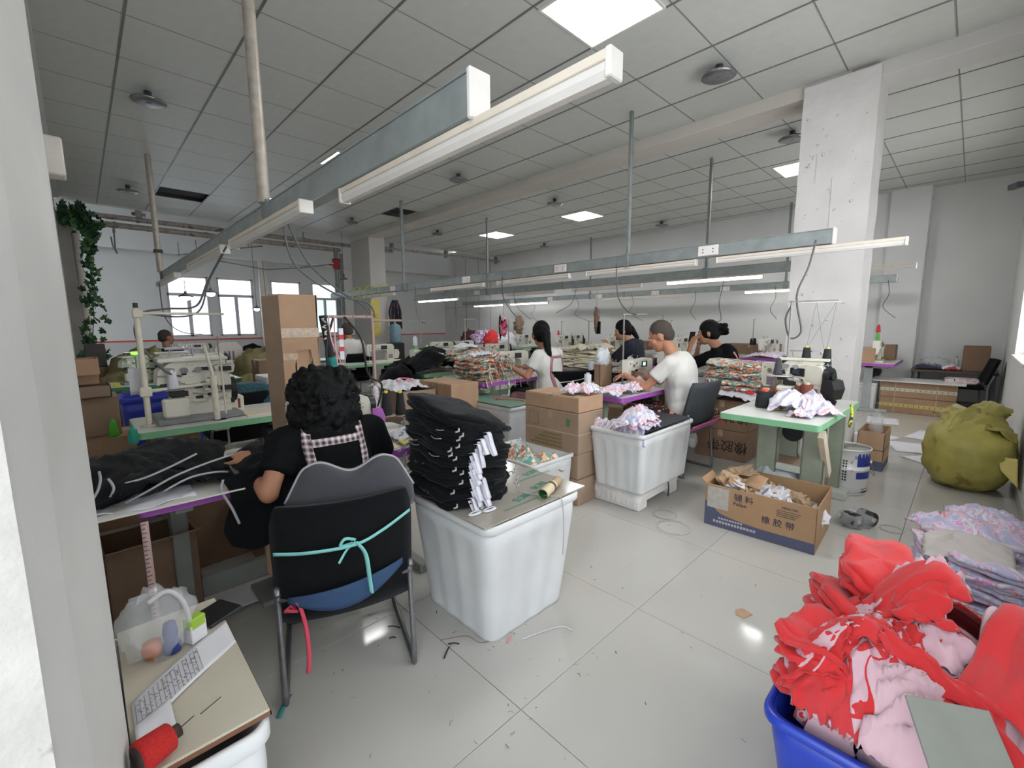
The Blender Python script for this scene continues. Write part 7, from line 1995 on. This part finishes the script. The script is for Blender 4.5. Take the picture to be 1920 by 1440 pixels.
def conform(cx, cy, w_, d, rz, lift, mt, seed, label, A=.022, ff=5., fdir=0., bulge=.02, th=.004, n=26, curl=0):
    c, s_ = math.cos(rz), math.sin(rz); cf, sf = math.cos(fdir), math.sin(fdir); z0 = heapz(cx, cy)
    def fn(u, v):
        a = (u - .5) * w_; b = (v - .5) * d
        a += .018 * noise.noise(Vector((v * 4 + seed, seed, 0))); b += .018 * noise.noise(Vector((u * 4, seed, 3)))
        x = a * c - b * s_; y = a * s_ + b * c
        q = Vector(((u * cf + v * sf) * ff + seed * 2.1, (v * cf - u * sf) * ff * .28, seed))
        r1 = (1 - abs(noise.noise(q) * 2)) ** 2; r2 = (1 - abs(noise.noise(q * 2.4) * 2)) ** 2
        z = heapz(cx + x, cy + y) - z0 + lift + A * r1 + A * .4 * r2 + bulge * (1 - (2 * u - 1) ** 2) * (1 - (2 * v - 1) ** 2)
        if z + z0 < .445: x = max(x, 1.19 - cx); y = min(y, .24 - cy)
        if curl: z += curl * max(0, abs(2 * v - 1) - .7) ** 2 * 6
        return (x, y, z)
    o = MB().grid(fn, n, n, th=th).build('cloth_piece', mt, None, (cx, cy, z0))
    return tag(o, label, 'cloth piece', 'red and pink cloths heaped in the blue bin')


cg = MB().grid(lambda u, v: (1.20 + .61 * u - 1.5, -.24 + .465 * v, heapz(1.20 + .61 * u, -.24 + .465 * v) - .01), 26, 22, th=.06)
tag(cg.build('cloth_piece', REDP, None, (1.5, 0, 0)), 'bulk of red and pink cloth filling the blue bin', 'cloth piece')
def fringe_stack(x, y, z, w_, d_, n_, t_, rz, tilt, seed, label, group):
    return stack(x, y, z, w_, d_, n_, t_, [RED, PINK, RED, REDP], seed, label, group, rz, .014, name='cloth_piece', cat='cloth piece', jag=.12, wav=.04, tiltj=.08, slope=tilt)
fringe_stack(1.60, .12, .50, .26, .16, 13, .014, .15, (.25, -.1), 501, 'fringed red cloth in the top back bundle', 'red pieces in the top back bundle')
fringe_stack(1.30, .185, .42, .20, .16, 12, .014, -.2, (.2, .1), 502, 'fringed red cloth in the left bundle', 'red pieces in the left bundle')
fringe_stack(1.47, .17, .45, .18, .15, 10, .015, .6, (.2, .1), 504, 'fringed red cloth in the middle bundle', 'red pieces in the middle bundle')
for a in (
    (1.68, -.10, .26, .34, .3, .03, RED, 14, 'red cloth at the back right of the heap', .02, 4, .2, .02),
    (1.30, -.20, .42, .18, -.1, .035, REDP2, 16, 'pale cloth with red bands along the wall side of the heap', .02, 5, 1.3, .03),
    (1.17, -.17, .24, .24, .1, .035, PINK, 4, 'pale pink cloth bulging at the lower right of the heap', .03, 4, .5, .04),
    (1.24, -.06, .30, .26, -.3, .06, PINK, 3, 'large pale pink cloth draped over the front right of the heap', .03, 4, .9, .03),
    (1.40, -.13, .46, .11, -.22, .10, PINK, 2, 'long pink fold just below the bright red one', .01, 3, 1.5, .05),
    (1.45, -.17, .50, .14, -.25, .13, RED, 1, 'long bright red cloth lying across the top of the heap', .012, 3, 1.5, .05),
    (1.56, .03, .15, .16, 1.2, .10, PINK, 6, 'pink cloth standing up beside the square red one', .03, 5, .2, .04),
    (1.47, .06, .17, .18, .5, .12, RED, 5, 'square red cloth with a pale border on the upper left of the heap', .012, 3, .2, .03),
    (1.36, .13, .16, .11, .9, .09, PINK, 15, 'pointed pink cloth between the left and middle bundles', .02, 4, .5, .03),
    (1.22, .17, .14, .12, -.4, .09, RED, 8, 'red cloth with a white hem at the left of the heap', .012, 4, .3, .02),
    (1.26, .05, .18, .17, .35, .10, REDP2, 7, 'pink cloth with a red fold in the middle of the heap', .025, 5, 1.2, .02),
    (1.20, .09, .11, .14, .7, .08, RED, 9, 'red cloth square on the front of the heap', .012, 4, 1.1, .02),
    (1.18, .01, .14, .13, -.2, .11, PINK, 11, 'pink lilac bundle low at the front of the heap', .03, 5, .4, .03),
    (1.16, .15, .07, .10, .1, .06, PINK, 10, 'small pink flap just inside the left rim of the blue bin', .01, 3, .4, .01),
    (1.16, -.07, .15, .12, .3, .12, RED, 12, 'red striped cloth at the very front of the heap', .012, 5, 1.4, .02),
    (1.29, .20, .14, .07, .1, .11, PINK, 13, 'pink flap folded at the left of the heap', .02, 4, .7, .02),
    (1.21, .21, .09, .06, .6, .07, RED, 18, 'small red corner at the far left of the heap', .01, 4, .3, .01),
    (1.24, -.01, .2, .05, 1.1, .14, RED, 17, 'narrow red strip crossing the pink cloth in the heap', .008, 4, .3, .02)):
    conform(*a)
R_ = random.Random(303)
fl_ = sorted([(R_.uniform(1.2, 1.42), R_.uniform(-.04, .2)) for k in range(23)], key=lambda p: p[0] - p[1])
for k, (x, y) in enumerate(fl_):
    conform(x, y, R_.uniform(.06, .11), R_.uniform(.05, .09), R_.uniform(0, 6.3), R_.uniform(.10, .135), PINK if k % 3 == 1 else RED, 700 + k, 'small ' + ('pink' if k % 3 == 1 else 'red') + ' cloth flap on the heap in the blue bin, ' + nth(k + 1, 23, 'left'), .014, 3, R_.uniform(0, 3), .015, .003, 12, .02)
R_ = random.Random(55)
GB = M('grey green card', '#8f9189', .85, var=.05)
o = MB().box(-.075, .075, -.065, .065, 0, .008, .001).build('card_square', GB, None, (1.08, -.06, .60)); o.rotation_euler = (0, -.6, .5); tag(o, 'grey-green square card leaning on the front of the red heap', 'card')
fm_ = MB()
for i in range(140):
    if i % 2: x, y, z = 1.60 + R_.uniform(-.12, .12), .12 + R_.uniform(.03, .08), R_.uniform(.5, .68)
    else: x, y, z = 1.3 + R_.uniform(-.09, .09), .2 + R_.uniform(.0, .06), R_.uniform(.43, .58)
    d = Vector((R_.uniform(-1, .3), R_.uniform(0, 1), R_.uniform(-.4, .9))).normalized() * R_.uniform(.006, .02)
    fm_.cyl((x, y, z), (x + d.x, y + d.y, z + d.z), .0013, .0006, 4, False)
tag(fm_.build('fringe_threads', RED), 'loose red threads at the fringed edges of the cloth bundles', 'thread', None, 'stuff')
o = MB().blob((0, 0, 0), (.05, .04, .04), 3, .3, 3, 14, 10).build('blue_handle', M('blue cloth', '#2f46b4', .5), None, (1.80, .24, .40)); tag(o, 'small blue lump at the far corner of the blue bin rim', 'cloth')

# ================================================================== litter on the floor
R_ = random.Random(66)
sm_ = MB(); DK = M('dark scrap', '#26262b', .9, var=0)
def scrap(x, y, L, a, r): sm_.tube([(x, y, .003), (x + L * .5 * math.cos(a), y + L * .5 * math.sin(a), .006), (x + L * math.cos(a + .4), y + L * math.sin(a + .4), .003)], r, 4, flat=.4)
for i in range(150):
    k = R_.random()
    if k < .45: x, y = R_.gauss(.9, .35), R_.gauss(2.1, .35)
    elif k < .7: x, y = R_.uniform(.8, 1.9), R_.uniform(.9, 1.5)
    else: x, y = R_.uniform(.5, 4.5), R_.uniform(.3, 2.0)
    scrap(x, y, R_.uniform(.004, .024), R_.uniform(0, 6.3), R_.uniform(.0006, .0016))
tag(sm_.build('thread_litter', DK), 'tiny dark thread snippets scattered over the floor', 'litter', None, 'stuff')
for i, (x, y, a, L, c, lab) in enumerate(((.98, 1.42, .6, .07, DK, 'black strip on the floor between the chair and the nearest bin'), (1.03, 1.44, 2.4, .05, DK, 'black frayed strip crossing another near the bin'), (.9, 1.72, 2.2, .06, DK, 'black strip on the floor under the nearest chair'),
                                          (.86, 1.66, 2.6, .03, DK, 'short black scrap under the nearest chair'), (.4, 1.62, .9, .10, M('teal scrap', '#3d8a88', .9), 'teal rag scrap on the floor beside the beige board'), (1.19, 1.7, 1.9, .08, DK, 'black tape curl at the foot of the nearest bin'),
                                          (1.22, 1.29, .4, .05, M('pink cord', '#e88a9c', .7), 'pink scrap at the corner of the nearest bin'))):
    o = MB().grid(lambda u, v: (L * (u - .5), .006 * (v - .5) * (3 if i == 4 else 1), .003 + .01 * math.sin(u * 3) * .6), 8, 2, th=.0015).build('cloth_scrap', c, None, (x, y, 0)); o.rotation_euler = (0, 0, a); tag(o, lab, 'scrap')
o = MB().add([(0, 0, .002), (.06, -.02, .004), (.075, .03, .003), (.03, .045, .012), (.005, .035, .003), (0, 0, .0), (.06, -.02, .002), (.075, .03, .001), (.03, .045, .009), (.005, .035, .001)], [(0, 1, 2, 3, 4), (9, 8, 7, 6, 5), (0, 5, 6, 1), (1, 6, 7, 2), (2, 7, 8, 3), (3, 8, 9, 4), (4, 9, 5, 0)]).build('cardboard_scrap', CARD2, None, (2.1, .62, 0)); tag(o, 'small torn brown cardboard scrap alone on the floor', 'cardboard scrap')
tag(MB().tube(spline([(1.0, 1.5, .004), (1.1, 1.44, .004), (1.12, 1.36, .004), (1.22, 1.32, .004)], 6), .0012, 4).build('thread', M('brown thread', '#8a6a64', .9, var=0)), 'thin brown thread lying towards the corner of the nearest bin', 'thread')
tag(MB().tube(spline([(1.26, 1.25, .004), (1.36, 1.22, .004), (1.45, 1.18, .004), (1.46, 1.13, .004)], 6), .0025, 4).build('thread', PAPER), 'pale curved thread on the floor before the nearest bin', 'thread')
tag(MB().tube([(1.95 + .04 * math.cos(a), 1.75 + 0, .004) for a in (0, 1)], .001, 4).build('thread', CABLE), 'short thread on the floor', 'thread') if False else None
for k, (x, y, r) in enumerate(((2.75, 1.28, .12), (2.9, 1.42, .09), (3.75, .25, .07))):
    pts = [(x + r * math.cos(a) * (1 - .02 * a), y + r * math.sin(a) * (1 - .02 * a), .003) for a in [q * .45 for q in range(24)]]
    tag(MB().tube(pts, .0012, 4).build('thread_coil', M('clear thread', '#a5a29b', .4, var=0)), ['large pale thread coil on the floor before the foam block', 'smaller pale thread coil behind it near the foam block', 'pale thread coil on the floor right of the bagged reels'][k], 'thread')
